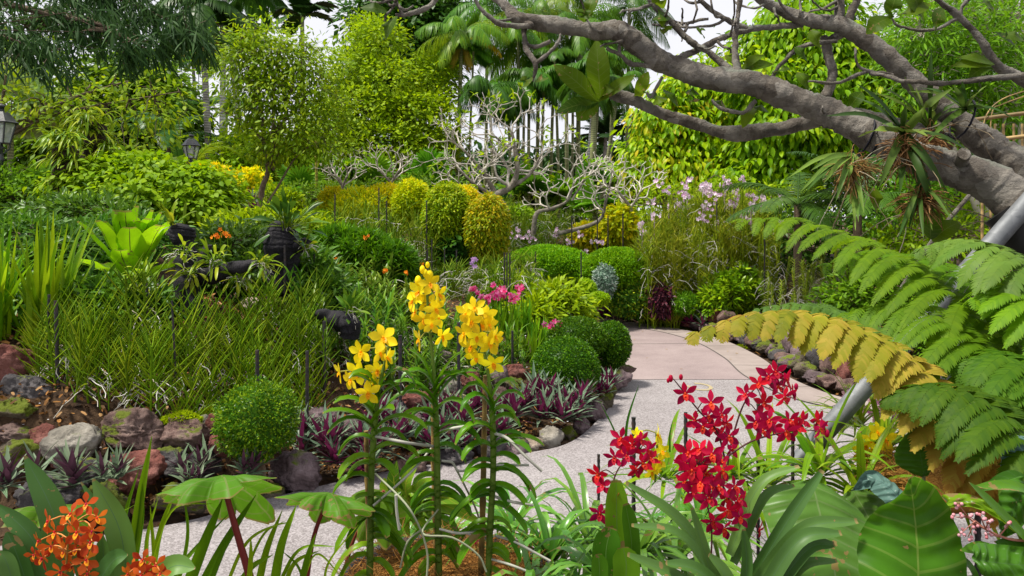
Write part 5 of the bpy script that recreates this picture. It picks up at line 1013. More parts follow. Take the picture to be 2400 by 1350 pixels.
# ---------------------------------------------------------------- steel bars
STEEL = roughmat('dark_steel', [(.02, .02, .024), (.045, .042, .045), (.1, .06, .045)], 20, .55, .2, 90, rnd=0, metal=.4)
def bar(px, y0, y1, wpx, d, label, group=None, px2=None):
    a = P(px, y0, d); b = P(px2 or px, y1, d); b[2] = min(b[2], G(px2 or px, d)) - .03; L = np.linalg.norm(a - b); n = max(6, int(L / .012)); t = np.linspace(0, 1, n)[:, None]; r = wpx * d / F / 2
    mb = MB(); tubes(mb, (b * (1 - t) + a * t)[None], np.where(np.arange(n) % 2, r * 1.12, r * .88)[None], 8); tag(mb.build('steel_bar', STEEL, loc=b), label, 'stake', group)
bar(131, 705, 1000, 9, 4.75, 'ribbed steel bar in front of its twin beside the sword leaves', None, 138)
bar(115, 690, 960, 6, 4.95, 'thinner ribbed steel bar behind its twin beside the sword leaves', None, 108)
bar(403, 705, 940, 5, 4.95, 'thin spotted steel bar among the pencil-leaved orchids', None, 415)
bar(345, 665, 760, 5, 5.4, 'short steel bar by the low shrub before the bird nest fern', None, 345)
bar(603, 820, 930, 9, 4.95, 'steel bar standing among roots above the round bush')
bar(720, 822, 990, 8, 5.0, 'steel bar just beside the round bush in the rock bed')
bar(760, 752, 880, 8, 5.6, 'steel bar near the end of the charred log')
bar(938, 786, 900, 9, 5.5, 'steel bar behind the second yellow orchid stem', None, 938)
bar(1075, 755, 860, 8, 5.8, 'steel bar between the second and third yellow orchids')
bar(1201, 775, 850, 6, 6.6, 'thin steel bar among the strappy pink orchids')
bar(668, 575, 690, 6, 6.2, 'steel bar beside the charred pot post')
bar(736, 590, 650, 5, 6.6, 'steel bar right of the charred pot post')
bar(628, 635, 700, 6, 6.0, 'steel bar under the end of the charred arm')
for px, lab in [(1182, 'first of three tall steel bars behind the pink orchids'), (1188, 'middle one of three tall steel bars behind the pink orchids'), (1195, 'last of three tall steel bars behind the pink orchids')]: bar(px, 592, 720, 3.5, 8.8, lab)
for px, y0, d in [(785, 455, 10), (888, 440, 10), (906, 470, 10), (1000, 470, 10.2), (1012, 560, 9.6), (1002, 585, 9.2), (940, 580, 9.4), (960, 590, 9.4), (972, 585, 9.4), (1042, 580, 9.6), (1070, 585, 9.6), (1680, 470, 12), (1720, 480, 12), (1752, 490, 12), (1792, 520, 11), (1460, 500, 13), (1400, 505, 13), (1340, 505, 13), (1255, 590, 11), (1362, 590, 11.5), (1425, 505, 13)]:
    bar(px, y0, 640, 3.2, d, 'slim dark steel bar holding up the grassy orchid screens', 'slim steel bars in the orchid screens')
for px, y0, y1, w_, d, lab in [(1485, 978, 1080, 10, 2.9, 'ribbed steel bar on the path side of the red sprays'), (1607, 966, 1100, 9, 2.9, 'ribbed steel bar behind the hanging red sprays'), (1777, 946, 1100, 8, 2.9, 'ribbed steel bar behind the outermost red spray'), (1858, 1010, 1100, 8, 2.9, 'short ribbed steel bar before the galvanised pipe'), (2218, 985, 1180, 12, 2.6, 'ribbed steel bar behind the upright heart-shaped leaf'), (2292, 1005, 1190, 14, 2.4, 'thick ribbed steel bar under the dark fern fronds'), (1403, 1065, 1190, 7, 2.9, 'ribbed steel bar beside the lowest red spray'), (1600, 1290, 1350, 8, 2.4, 'steel bar end among the strap leaves')][:7]: bar(px, y0, y1, w_, d, lab)

# ---------------------------------------------------------------- charred posts with epiphytes
CHAR = roughmat('charred_fibre', [(.004, .004, .005), (.013, .012, .016), (.03, .027, .032)], 16, .8, 1, 45, rnd=0, stretch=(1, 1, .3), bdist=.02)
def epiphyte(label, q, n, L, W, up=.6, leaf=EPI, prof=OBOV, droop=.35, stalk=0, spread=.7, look=(0, -.2, 0)):
    t = thing('epiphytic_orchid', label, 'orchid', q); mb = MB(); D = unit(rng.normal(size=(n, 3)) * spread + np.array([0, 0, up]) + np.array(look)); B = np.asarray(q) + rng.normal(size=(n, 3)) * .02
    if stalk:
        ms = MB(); l = U(.5, 1, n) * stalk; C, T = curve_pts(B, D, l, .1, 4); tubes(ms, C, np.full((n, 4), .004), 4, .4); ms.build('stalks', EPI, t); B = C[:, -1]; D = T[:, -1]
    leaves(mb, B, D, np.array([0, 0, 1.]) + rng.normal(size=(n, 3)) * .3, U(.6, 1.1, n) * L, U(.8, 1.1, n) * W, prof, U(.3, 1.2, n) * droop, .3, 3); mb.build('leaves', leaf, t); mr = MB(); roots(mr, np.asarray(q)[None] + rng.normal(size=(6, 3)) * .02, 2, .12, .5, .0025); mr.build('roots', ROOT, t); return t
def charred(label, rows, name='charred_post'):
    mb = MB(); b = base(rows[0][0][0], rows[0][0][2])
    for r_ in rows: limb(mb, r_, 18, 9, .05)
    for i, a in enumerate(mb.v): mb.v[i] = a + np.array([noise.noise_vector(Vector(q * 13)) for q in a]) * .016 + np.array([noise.noise_vector(Vector(q * 38)) for q in a]) * .006
    return tag(mb.build(name, CHAR, loc=b), label, 'wooden post')
charred('charred black post with a thick arm reaching sideways', [[(448, 760, 5.7, 66), (440, 680, 5.75, 60), (434, 600, 5.8, 50), (430, 570, 5.8, 46), (428, 556, 5.8, 60), (430, 536, 5.8, 58), (432, 527, 5.8, 24)], [(440, 640, 5.78, 46), (490, 645, 5.7, 46), (530, 632, 5.65, 34), (570, 625, 5.6, 30), (606, 618, 5.6, 22)], [(478, 620, 5.7, 30), (484, 590, 5.7, 28), (486, 574, 5.7, 16)]])
charred('charred pot-shaped black stump topped by a dark leafy orchid', [[(668, 690, 6.3, 44), (664, 640, 6.35, 62), (662, 600, 6.35, 84), (660, 565, 6.35, 82), (662, 540, 6.35, 62), (664, 520, 6.35, 44)], [(690, 580, 6.3, 30), (715, 572, 6.25, 26), (722, 562, 6.25, 22)]], 'charred_stump')
charred('charred log lying on the bed with an orchid at its end', [[(748, 735, 5.85, 26), (775, 742, 5.8, 32), (800, 752, 5.75, 44), (822, 760, 5.7, 46), (838, 762, 5.7, 30)], [(820, 790, 5.72, 40), (822, 760, 5.7, 46), (818, 738, 5.7, 30)]], 'charred_log')
ED = leafmat('dark_paddle_leaf', [(.012, .05, .012), (.03, .085, .016), (.06, .13, .02)], .2, .3)
epiphyte('dark paddle-leaved orchid on top of the charred pot stump', P(672, 535, 6.3), 46, .19, .052, .75, ED, OBOV, .25, .2, .6)
epiphyte('small orchid on the side knob of the charred pot stump', P(716, 580, 6.2), 10, .1, .028, .5, EPI, OBOV, .3, .08)
epiphyte('light green orchid at the end of the charred arm', P(612, 618, 5.55), 20, .13, .022, .15, EPI, STRAP, .6, .05, .8, (.5, -.2, 0))
epiphyte('bushy light green orchid on the middle of the charred arm', P(500, 612, 5.6), 34, .14, .022, .5, EPI, STRAP, .6, .08, .8)
epiphyte('leafy green orchid low on the charred post', P(448, 640, 5.65), 26, .13, .028, .2, EPI, OBOV, .5, .06, .9, (0, -.4, 0))
epiphyte('thin upright orchid on top of the charred post', P(408, 530, 5.8), 12, .14, .022, .9, EPI, STRAP, .4, .1, .35)
epiphyte('yellow green orchid at the foot of the bird nest fern', P(335, 665, 5.55), 22, .13, .024, .7, EPI, STRAP, .6, .1, .7)
epiphyte('light green orchid clinging to the front of the charred post', P(430, 590, 5.62), 20, .12, .024, .3, EPI, OBOV, .5, .05, .8, (0, -.5, 0))
epiphyte('grassy orchid drooping off the charred arm', P(560, 650, 5.6), 18, .13, .024, -.1, EPI, OBOV, .4, .05, .8)
epiphyte('orchid with upright leaves on the end of the charred log', P(815, 730, 5.7), 20, .16, .03, .9, REED, OBOV, .25, .05, .5)

# ---------------------------------------------------------------- frangipani limbs overhead
FB = roughmat('frangipani_bark', [(.025, .018, .013), (.095, .074, .055), (.19, .16, .125), (.3, .27, .225)], 12, .95, 1, 40, rnd=0, stretch=(1, 1, 1), bdist=.035, moss=(.2, .21, .17), mossamt=.3, spots=(16, (.05, .045, .04), (.36, .35, .32), .4))
FL = leafmat('frangipani_leaf', [(.025, .06, .004), (.045, .085, .005), (.075, .12, .006)], .5, .5, vein=(.1, .15, .02), veinw=.04, side=9)
WIRE = leafmat('black_wire', [(.01, .01, .015)], 0, .4)
def frangi():
    t = thing('frangipani_tree', 'large frangipani leaning in overhead with thick grey limbs', 'tree', base(2700, 3.0)); mb = MB()
    rows = [[(2760, 1400, 3.0, 150), (2740, 1000, 3.0, 130), (2640, 700, 3.0, 125), (2500, 545, 3.05, 118), (2400, 488, 3.1, 112), (2330, 432, 3.15, 96), (2240, 398, 3.2, 84), (2150, 370, 3.3, 78), (2050, 320, 3.4, 72), (1950, 268, 3.5, 66), (1860, 232, 3.55, 62), (1760, 196, 3.6, 58), (1650, 180, 3.65, 54), (1560, 148, 3.7, 50), (1500, 108, 3.7, 52), (1450, 74, 3.7, 50), (1390, 72, 3.75, 40), (1300, 58, 3.8, 38), (1215, 44, 3.8, 34), (1190, 20, 3.85, 24), (1130, -30, 3.9, 14)],
            [(2640, 700, 3.0, 110), (2520, 500, 3.25, 100), (2410, 405, 3.4, 84), (2330, 350, 3.5, 72), (2265, 300, 3.55, 58), (2170, 218, 3.6, 50), (2070, 125, 3.65, 44), (1975, 62, 3.7, 40), (1900, 48, 3.75, 32), (1820, 20, 3.8, 26), (1740, -30, 3.8, 20)],
            [(2230, 350, 3.6, 56), (2110, 302, 3.7, 52), (2000, 272, 3.75, 40), (1930, 278, 3.75, 38), (1840, 300, 3.8, 32), (1740, 312, 3.8, 38), (1680, 306, 3.85, 30), (1560, 268, 3.9, 26), (1490, 238, 3.9, 27), (1440, 220, 3.92, 30), (1428, 212, 3.92, 20)],
            [(1905, 262, 3.7, 38), (1935, 225, 3.7, 26), (1950, 180, 3.72, 24), (1940, 120, 3.75, 22), (1930, 88, 3.78, 18)], [(1935, 100, 3.78, 20), (1975, 72, 3.7, 22), (2000, 20, 3.7, 18), (2020, -30, 3.7, 14)],
            [(1960, 66, 3.7, 26), (1968, 30, 3.72, 24), (1962, -30, 3.75, 20)], [(1730, 178, 3.6, 24), (1722, 120, 3.62, 15), (1728, 50, 3.65, 12), (1735, -30, 3.65, 10)], [(1730, 186, 3.6, 20), (1670, 130, 3.65, 16), (1600, 80, 3.7, 15), (1540, 20, 3.7, 14), (1500, -30, 3.7, 12)],
            [(1590, 138, 3.7, 18), (1660, 105, 3.75, 15), (1740, 72, 3.8, 14), (1880, 56, 3.78, 14)], [(1750, 66, 3.8, 14), (1690, 40, 3.8, 12), (1640, 0, 3.8, 10), (1620, -30, 3.8, 9)],
            [(1660, 45, 3.8, 8), (1600, 55, 3.85, 6), (1570, 45, 3.85, 5)], [(1700, 45, 3.8, 8), (1660, 62, 3.8, 6), (1600, 62, 3.8, 5)],
            [(1215, 48, 3.8, 16), (1245, 62, 3.75, 14), (1170, 55, 3.75, 13), (1120, 12, 3.75, 9), (1105, -30, 3.75, 8)], [(1235, 60, 3.8, 13), (1240, 105, 3.75, 12), (1290, 95, 3.75, 13), (1255, 160, 3.7, 11)][:0] or [(1232, 60, 3.8, 12), (1234, 100, 3.78, 10), (1260, 108, 3.75, 10), (1290, 98, 3.72, 9)],
            [(1228, 60, 3.8, 12), (1232, 110, 3.75, 12), (1255, 150, 3.7, 12), (1250, 190, 3.7, 6)], [(1258, 148, 3.7, 9), (1300, 110, 3.7, 8), (1316, 80, 3.72, 6)], [(1040, -20, 3.8, 14), (1000, 20, 3.8, 13), (960, 34, 3.8, 12), (930, 36, 3.8, 8)], [(945, 34, 3.8, 8), (930, 10, 3.8, 6), (920, -10, 3.8, 5)],
            [(2560, 300, 3.4, 30), (2400, 190, 3.4, 26), (2340, 155, 3.4, 22), (2280, 70, 3.4, 17), (2200, 0, 3.4, 14), (2170, -30, 3.4, 12)], [(2560, 200, 3.2, 20), (2400, 178, 3.2, 15), (2260, 192, 3.3, 12), (2140, 192, 3.4, 10), (2040, 170, 3.5, 8)], [(2090, 178, 3.5, 9), (2030, 165, 3.5, 8), (2010, 150, 3.5, 6), (2003, 110, 3.5, 5)], [(2030, 168, 3.5, 8), (1960, 195, 3.5, 8), (1895, 190, 3.5, 6)],
            [(2242, 45, 3.4, 10), (2180, 70, 3.4, 8), (2110, 60, 3.4, 6), (2088, 40, 3.4, 5)], [(2250, 40, 3.4, 9), (2262, 5, 3.4, 8), (2300, -20, 3.4, 7)], [(1960, 95, 3.7, 11), (1880, 110, 3.7, 10), (1830, 150, 3.7, 9), (1800, 200, 3.7, 8)], [(1830, 150, 3.7, 6), (1812, 172, 3.7, 6)],
            [(1770, 238, 3.6, 12), (1740, 262, 3.6, 10), (1690, 255, 3.6, 8), (1668, 236, 3.6, 6)], [(1480, 150, 3.7, 12), (1452, 128, 3.7, 10), (1452, 100, 3.7, 8)], [(1450, 130, 3.7, 9), (1420, 112, 3.7, 7)], [(1552, 180, 3.7, 8), (1525, 226, 3.7, 6), (1515, 216, 3.7, 5)], [(1480, 150, 3.7, 11), (1530, 155, 3.7, 9)],
            [(2250, 398, 3.2, 30), (2256, 372, 3.1, 30), (2262, 362, 3.05, 30)]]
    for r_ in rows: limb(mb, r_, 22 if r_[0][3] > 40 else 10, 16, .03)
    for _k in range(46):   # fine curving twigs
        r_ = rows[int(rng.choice([0, 0, 1, 1, 3, 5, 6, 7, 8, 9, 10, 17, 18]))]; s_ = smooth(r_, 8); q_ = s_[int(rng.integers(len(s_) // 3, len(s_)))]
        if q_[0] > 2150: continue
        dx, dy = U(-70, 40), U(-75, 45); limb(mb, [(q_[0], q_[1], q_[2], 8), (q_[0] + dx * .5, q_[1] + dy * .2 + 8, q_[2] - .05, 6), (q_[0] + dx, q_[1] + dy * .6, q_[2] + U(-.2, .1), 5), (q_[0] + dx * 1.2, q_[1] + dy * 1.2 - 10, q_[2] + U(-.3, .1), 4)], 7, 5, .03)
    v = mb.v
    for i, a in enumerate(v):
        v[i] = a + np.array([noise.noise_vector(Vector(q * 11)) for q in a]) * .008 + np.array([noise.noise_vector(Vector(q * 34)) for q in a]) * .0045
    mb.build('trunk', FB, t)
    ml = MB(); vl = [((1408, 236), (1398, 92), 56), ((1400, 238), (1298, 152), 50), ((1402, 238), (1488, 176), 34), ((1402, 240), (1303, 264), 44), ((1400, 242), (1352, 282), 50), ((1408, 230), (1440, 200), 26), ((1490, 238), (1520, 168), 30), ((1226, 205), (1236, 186), 36), ((1255, 190), (1282, 186), 26),
          ((912, 30), (845, 18), 34), ((925, 40), (905, 92), 50), ((935, 10), (960, -20), 26), ((1800, 210), (1690, 205), 26), ((1735, 165), (1812, 150), 34), ((1735, 168), (1790, 128), 26), ((1735, 160), (1700, 130), 34), ((1740, 170), (1780, 190), 26), ((1670, 236), (1700, 252), 28), ((1812, 172), (1850, 160), 20), ((1650, 90), (1640, 66), 26), ((1560, 230), (1530, 245), 28), ((1770, 250), (1740, 300), 34), ((1800, 262), (1770, 250), 30), ((1985, 260), (2020, 215), 34), ((1895, 150), (1862, 110), 30), ((1870, 170), (1895, 210), 30), ((1610, 215), (1640, 222), 26), ((1630, 230), (1618, 240), 26),
          ((2088, 40), (2030, 80), 44), ((2080, 45), (2100, -10), 40), ((2100, 40), (2180, 10), 44), ((2165, 50), (2130, -30), 50), ((2210, 20), (2190, 80), 36), ((2330, 150), (2230, 155), 34), ((2330, 150), (2240, 135), 30), ((2320, 155), (2270, 185), 34), ((2350, 80), (2400, 95), 40), ((2380, 110), (2330, 75), 40), ((2300, -10), (2330, 30), 40), ((1370, 52), (1372, 20), 40), ((1370, 50), (1390, -10), 40), ((1150, 0), (1165, -30), 36), ((1555, 20), (1540, -20), 36), ((1508, 218), (1545, 232), 36), ((1555, 210), (1590, 250), 30), ((1540, 40), (1560, 70), 30), ((2180, 560), (2175, 490), 56), ((2185, 565), (2250, 520), 46), ((2050, 440), (2055, 500), 36), ((1925, 120), (1900, 70), 34), ((1340, 30), (1310, 15), 36), ((1570, 40), (1530, 45), 40), ((1555, 80), (1560, 60), 30)]
    for (x0, y0), (x1, y1), w_ in vl:
        d = 3.7 if x0 < 2000 else 3.35
        if x0 > 1290 and x0 < 1530 and y0 > 190: d = 3.9
        ribbon(ml, [(x0, y0, d), ((x0 + x1) / 2 + U(-4, 4), (y0 + y1) / 2 - 5, d - .06), (x1, y1, d - .03)], w_, LEAF7, (rng.normal() * .25, -.8, .5), .18, 5, None, 6)
    ml.build('leaves', FL, t)
    mk = MB()   # black rubber wrapping tied round the trunk
    for r_ in ([(2440, 520, 3.08, 128), (2400, 500, 3.09, 124), (2372, 478, 3.1, 116)], [(2440, 600, 3.05, 90), (2400, 560, 3.06, 100), (2340, 500, 3.1, 70)]): limb(mk, r_, 14, 6, .03)
    mk.build('rubber_wrapping', leafmat('black_rubber', [(.012, .012, .012), (.03, .028, .026)], 0, .6), t)
    mt = MB()
    for k, (px, py) in enumerate([(2024, 330), (2040, 340), (2255, 290)]): 
        a = np.linspace(0, 6.28, 14); c = P(px, py - 10, 3.42); tubes(mt, (c + np.c_[np.cos(a) * .03, np.sin(a) * .085, np.sin(a) * .0 + np.cos(a) * .085])[None], .005, 5)
        mt.build('tie_wire', WIRE, t); mt = MB()
frangi()
def pipe(label, rows, w_):
    mb = MB(); limb(mb, [(a, b, c, w_) for a, b, c in rows], 16, 8, 0); return tag(mb.build('steel_pipe', GALV, loc=P(*rows[-1])), label, 'pipe')
GALV = roughmat('galvanised_steel', [(.1, .108, .115), (.15, .158, .168), (.2, .21, .22)], 9, .6, .05, 90, rnd=0, metal=.35, spots=(40, (.1, .11, .115), (.24, .25, .26), .3))
pipe('long slanting galvanised pipe propping the frangipani trunk', [(2440, 440, 3.02), (2150, 768, 2.98), (1860, 1096, 2.94)], 44)
pipe('second slanting galvanised pipe half hidden by fern fronds', [(2285, 780, 2.72), (2180, 990, 2.69), (2060, 1240, 2.64)], 42)
mb = MB(); limb(mb, [(2330, 395, 4.0, 9), (2273, 457, 4.0, 10), (2180, 572, 4.0, 10), (2060, 760, 4.0, 10)], 8, 5, 0); tag(mb.build('thin_pole', FB, loc=P(2060, 760, 4.0)), 'thin grey pole slanting behind the frangipani trunk', 'pole')
# strap-leaved epiphytes on the limbs
ST_ = leafmat('epiphyte_strap', [(.02, .05, .02), (.05, .09, .03), (.1, .15, .05)], .2, .5)
TANROOT = leafmat('tan_root', [(.14, .1, .06), (.25, .2, .13), (.42, .4, .33)], 0, .7)
def straps(label, c, d, tips, w_, rootn=10, ball=.05):
    t = thing('epiphytic_orchid', label, 'orchid', P(c[0], c[1], d)); mb = MB()
    for x, y in tips:
        mx_, my_ = (c[0] + x) / 2, (c[1] + y) / 2 - abs(x - c[0]) * .12
        ribbon(mb, [(c[0], c[1], d), (mx_, my_, d - U(.02, .2)), (x, y, d - U(0, .3))], w_, SWORD, (rng.normal() * .3, -.75, .6), .4, 3)
    mb.build('leaves', ST_, t); mr = MB(); q = P(c[0] + 6, c[1] + 40, d - .06); roots(mr, q[None] + rng.normal(size=(max(2, rootn // 3), 3)) * .03, 3, .3, .8, .0022); mr.build('roots', TANROOT, t)
    if ball:
        mh = MB(); n = 260; B = q + rng.normal(size=(n, 3)) * ball * .6; C, _ = curve_pts(B, rdir(n), U(.04, .12, n), .5, 5); tubes(mh, C, np.full((n, 5), .0016), 3, U(0, 1, n)); mh.build('root_ball', leafmat('brown_root', [(.06, .03, .012), (.2, .1, .03), (.34, .2, .08)], 0, .8), t)
straps('big grey green strap-leaved orchid tied on the main frangipani limb', (2117, 312), 3.25, [(1937, 272), (2000, 226), (2008, 196), (2232, 207), (2123, 246), (2010, 322), (2240, 345), (2060, 290), (2165, 272), (2300, 375), (2175, 320), (2185, 450), (2165, 480), (2190, 500), (2060, 440), (2110, 450), (2230, 470)], 20, 12)
straps('dark strap-leaved orchid hanging under the frangipani limb', (1995, 362), 3.3, [(1848, 416), (1876, 450), (1890, 448), (1960, 470), (2012, 520), (2005, 540), (1930, 430), (2025, 500), (1985, 450), (2060, 440), (1900, 400)], 14, 8, .04)
straps('third strap-leaved orchid between the two thick limbs', (2262, 256), 3.45, [(2330, 264), (2314, 200), (2173, 336), (2148, 205), (2236, 200), (2380, 280), (2200, 275), (2130, 215), (2310, 250), (2255, 190)], 14, 5, 0)
straps('dark spiky orchid in the shade behind the big strap-leaved one', (2176, 300), 3.6, [(2183, 117), (2146, 205), (2040, 215), (2060, 200), (2090, 235), (2240, 240), (2215, 180), (2250, 310), (2120, 180)], 14, 4, .04)
straps('dark orchid with leaves hanging straight down below the trunk', (2155, 430), 3.2, [(2105, 560), (2115, 555), (2185, 540), (2165, 560), (2230, 515), (2260, 540), (2130, 540)], 12, 6, .03)

# bamboo fence and hoop at the right
BAMB = roughmat('bamboo_tan', [(.25, .16, .06), (.38, .26, .1), (.5, .37, .17)], 5, .6, .2, ring=3, rnd=.2)
def bamboo():
    t = thing('bamboo_fence', 'tan bamboo fence with hoop tops behind the frangipani trunk', 'fence', base(2380, 6.5))
    for y in (268, 322): m = MB(); limb(m, [(2270, y + 14, 6.5, 9), (2380, y, 6.3, 10), (2520, y - 16, 6.1, 11)], 8, 3, 0); m.build('rail', BAMB, t)
    for px in (2332, 2352, 2376, 2396): m = MB(); limb(m, [(px, 290, 6.4, 6), (px + 2, 600, 6.4, 6)], 6, 3, 0); m.build('picket', BAMB, t)
    for k in range(2): m = MB(); limb(m, [(2300 + k * 20, 330, 6.4, 3), (2312 + k * 14, 270 - k * 10, 6.4, 3), (2350, 232 + k * 12, 6.4, 3), (2430, 205 + k * 10, 6.4, 3)], 6, 6, 0); m.build('hoop', BAMB, t)
    for px in (2302, 2322, 2345, 2368): m = MB(); limb(m, [(px, 440, 7, 7), (px, 640, 7, 7)], 6, 3, 0); m.build('post', BAMB, t)
bamboo()

# ---------------------------------------------------------------- tree fern fronds
FERN = leafmat('fern_leaf', [(.03, .09, .006), (.08, .16, .008), (.15, .24, .01)], .5, .55, spec=.15)
FERN2 = leafmat('cool_fern_leaf', [(.03, .085, .03), (.06, .13, .035), (.1, .17, .045)], .35, .5)
DYING = leafmat('dying_fern_leaf', [(.1, .13, .01), (.2, .2, .022), (.33, .25, .07), (.26, .11, .03)], .4, .6, spec=.15)
STALK = leafmat('fern_stalk', [(.02, .012, .012), (.05, .03, .025)], 0, .5)
fern = thing('tree_fern', 'tree fern reaching lacy fronds in from the side of the path', 'fern', base(2600, 2.3))
def tfrond(rows, n, Lp, leaf, tint, droop=.5, up=(0, -.25, 1), ll=.042, lw=.0135, nl=30, label=None, ang=68, curl=0, wst=9):
    s = smooth(rows, 8); C = np.array([P(*q) for q in s]); T = unit(np.gradient(C, axis=0)); m = len(C); L = np.r_[0, np.cumsum(np.linalg.norm(np.diff(C, axis=0), axis=1))]; mb = MB(); ms = MB(); tubes(ms, C[None], np.linspace(wst, 1.5, m)[None] * rows[0][2] / F / 2, 6)
    for k in range(n):
        t = .1 + .88 * k / (n - 1); x = t * L[-1]; q = np.array([np.interp(x, L, C[:, i]) for i in range(3)]); tt = unit(np.array([np.interp(x, L, T[:, i]) for i in range(3)])); S = unit(np.cross(tt, np.array(up)))
        f = (1 - .86 * max(0, (t - .3) / .7) ** 1.15) * (.75 + .25 * min(1, t / .3)); a = R(ang * (1 - .25 * t))
        for sg in (-1, 1):
            D = unit(tt * math.cos(a) + S * sg * math.sin(a) + rng.normal(size=3) * .05); fr = Lp * f * U(.92, 1.08)
            frond(mb, q, D, fr, droop * U(.7, 1.3), max(7, int(nl * f)), ll * (.45 + .55 * f), lw * (.7 + .3 * f), .3, 72, 0, .0016, 8, np.clip(tint(t) + U(-.08, .08), 0, 1), np.array([.9, 1, .75, .15]), (0, -.3, 1), .03, .04, ms, lambda z: np.clip((1 - z) * 3, .12, 1) ** .7)
    o = mb.build('frond', leaf, fern); ms.build('stalk', STALK, o)
    if label: o['label'] = label
tfrond([(2460, 1220, 1.95), (2330, 1050, 2.0), (2215, 910, 2.05), (2110, 815, 2.1), (1990, 755, 2.12), (1870, 730, 2.15), (1745, 738, 2.15), (1612, 785, 2.15)], 23, .23, DYING, lambda t: .98 - 1.15 * t if t < .55 else .34 + U(-.16, .2) + (.25 if U(0, 1) < .14 else 0), .85, ll=.046, lw=.0125, nl=34, label='yellowing frond turning tan and rust brown')
tfrond([(2470, 920, 2.3), (2330, 770, 2.4), (2200, 660, 2.45), (2090, 590, 2.5), (1960, 540, 2.55), (1840, 512, 2.6), (1728, 514, 2.6)], 18, .36, FERN, lambda t: .55, .5, ll=.038, lw=.0085, nl=46)
tfrond([(2480, 1010, 2.1), (2370, 880, 2.2), (2280, 790, 2.25), (2180, 730, 2.3), (2070, 715, 2.35), (1975, 735, 2.4)], 15, .34, FERN, lambda t: .45, .6, ll=.038, lw=.0085, nl=44)
tfrond([(2520, 720, 2.3), (2420, 620, 2.35), (2330, 575, 2.4), (2240, 560, 2.5), (2150, 585, 2.5)], 14, .26, FERN2, lambda t: .75, .75, ll=.04, lw=.0085, nl=38)
tfrond([(2500, 860, 2.5), (2400, 740, 2.55), (2300, 660, 2.6), (2180, 610, 2.65), (2040, 590, 2.7), (1930, 620, 2.7)], 15, .34, FERN, lambda t: .35, .6, ll=.038, lw=.0085, nl=44)
tfrond([(2500, 1120, 1.8), (2400, 1000, 1.85), (2300, 930, 1.9), (2180, 900, 1.95), (2080, 930, 2.0)], 12, .24, FERN, lambda t: .12, .6, ll=.04, lw=.0092, nl=36)
tfrond([(2520, 960, 2.0), (2440, 870, 2.05), (2340, 830, 2.1), (2240, 850, 2.15)], 11, .26, FERN, lambda t: .2, .6, ll=.04, lw=.0092, nl=36)
tfrond([(2140, 830, 3.1), (2050, 765, 3.1), (1960, 728, 3.1), (1870, 712, 3.1), (1768, 724, 3.1)], 16, .17, FERN2, lambda t: .4, .5, ll=.03, lw=.01, nl=20, wst=6)
tfrond([(2540, 780, 2.2), (2440, 700, 2.25), (2360, 670, 2.3), (2280, 700, 2.3)], 10, .26, FERN, lambda t: .6, .6, ll=.04, lw=.0092, nl=36)
# ---------------------------------------------------------------- foreground orchids in flower
def petalmat(name, stops, vein=None): return leafmat(name, stops, .35, .42, vein, .05, nscale=30)
YEL = petalmat('yellow_petal', [(.72, .53, .005), (.8, .64, .01), (.84, .7, .02)])
YLIP = petalmat('yellow_lip', [(.55, .24, .004), (.7, .36, .006)])
REDP = petalmat('crimson_petal', [(.26, .003, .04), (.42, .004, .042), (.58, .008, .05)])
RLIP = petalmat('crimson_lip', [(.36, .003, .05), (.5, .05, .03)])
ORP = petalmat('orange_petal_near', [(.38, .045, .01), (.52, .09, .012), (.64, .16, .018)])
OLIP = petalmat('orange_lip', [(.7, .32, .01), (.45, .02, .09)])
VAN = leafmat('vanda_leaf', [(.035, .1, .006), (.07, .155, .008), (.13, .22, .012)], .28, .3, vein=(.03, .08, .008), veinw=.03)
STEMM = leafmat('orchid_stem', [(.05, .09, .012), (.1, .15, .02), (.2, .2, .03)], 0, .45)
RSTEM = leafmat('dark_orchid_stem', [(.03, .02, .014), (.09, .03, .03)], 0, .5)
PROF = dict(yellow=np.array([.28, .5, .82, 1, .95, .6, .15]), red=np.array([.25, .5, .85, 1, .85, .55, .12]), orange=np.array([.22, .3, .55, .95, 1, .7, .2]))
PW = dict(yellow=.62, red=.5, orange=.55)
def flower_mesh(kind, seed):
    """petals and lip of one flower, radius 1, facing -Y"""
    mb = MB(); a = np.radians([90, 90 + 66, 90 - 66, 90 + 140, 90 - 140]) + U(-.1, .1, 5); L = np.array([.95, 1, 1, 1, 1]) * U(.92, 1.06, 5)
    D = np.c_[np.cos(a), U(-.45, -.05, 5), np.sin(a)]; B = np.c_[np.cos(a) * .06, a * 0, np.sin(a) * .06]
    w_ = PW[kind] * L * np.array([.95, 1, 1, 1.08, 1.08])
    D = unit(D); Up = np.array([0, -1., 0.]) + rng.normal(size=(5, 3)) * .12
    C, T = curve_pts(B, D, L, U(-.1, .35, 5), 7, (0, 1, 0)); S = unit(np.cross(D, Up))[:, None] + T * 0; strips(mb, C, S, unit(np.cross(S, T)), w_[:, None] * PROF[kind] / 2, U(.0, .3, 5), 5, U(0, 1, 5))
    lp = MB(); la = np.radians([270, 270 + 50, 270 - 50]); ln = np.array([.5, .28, .28]) * (1.2 if kind == 'red' else 1); leaves(lp, np.array([[0, -.05, -.02]] * 3), np.c_[np.cos(la), np.full(3, -.9), np.sin(la)], np.array([0, -.5, 1.]), ln, ln * .7, np.array([.5, 1, .9, .3]), .3, .4, 3, np.array([.2, .9, .9]))
    sphere(lp, (0, -.1, .03), (.08, .1, .1), 8, 6, 1.0); return mb, lp
FLW = {}
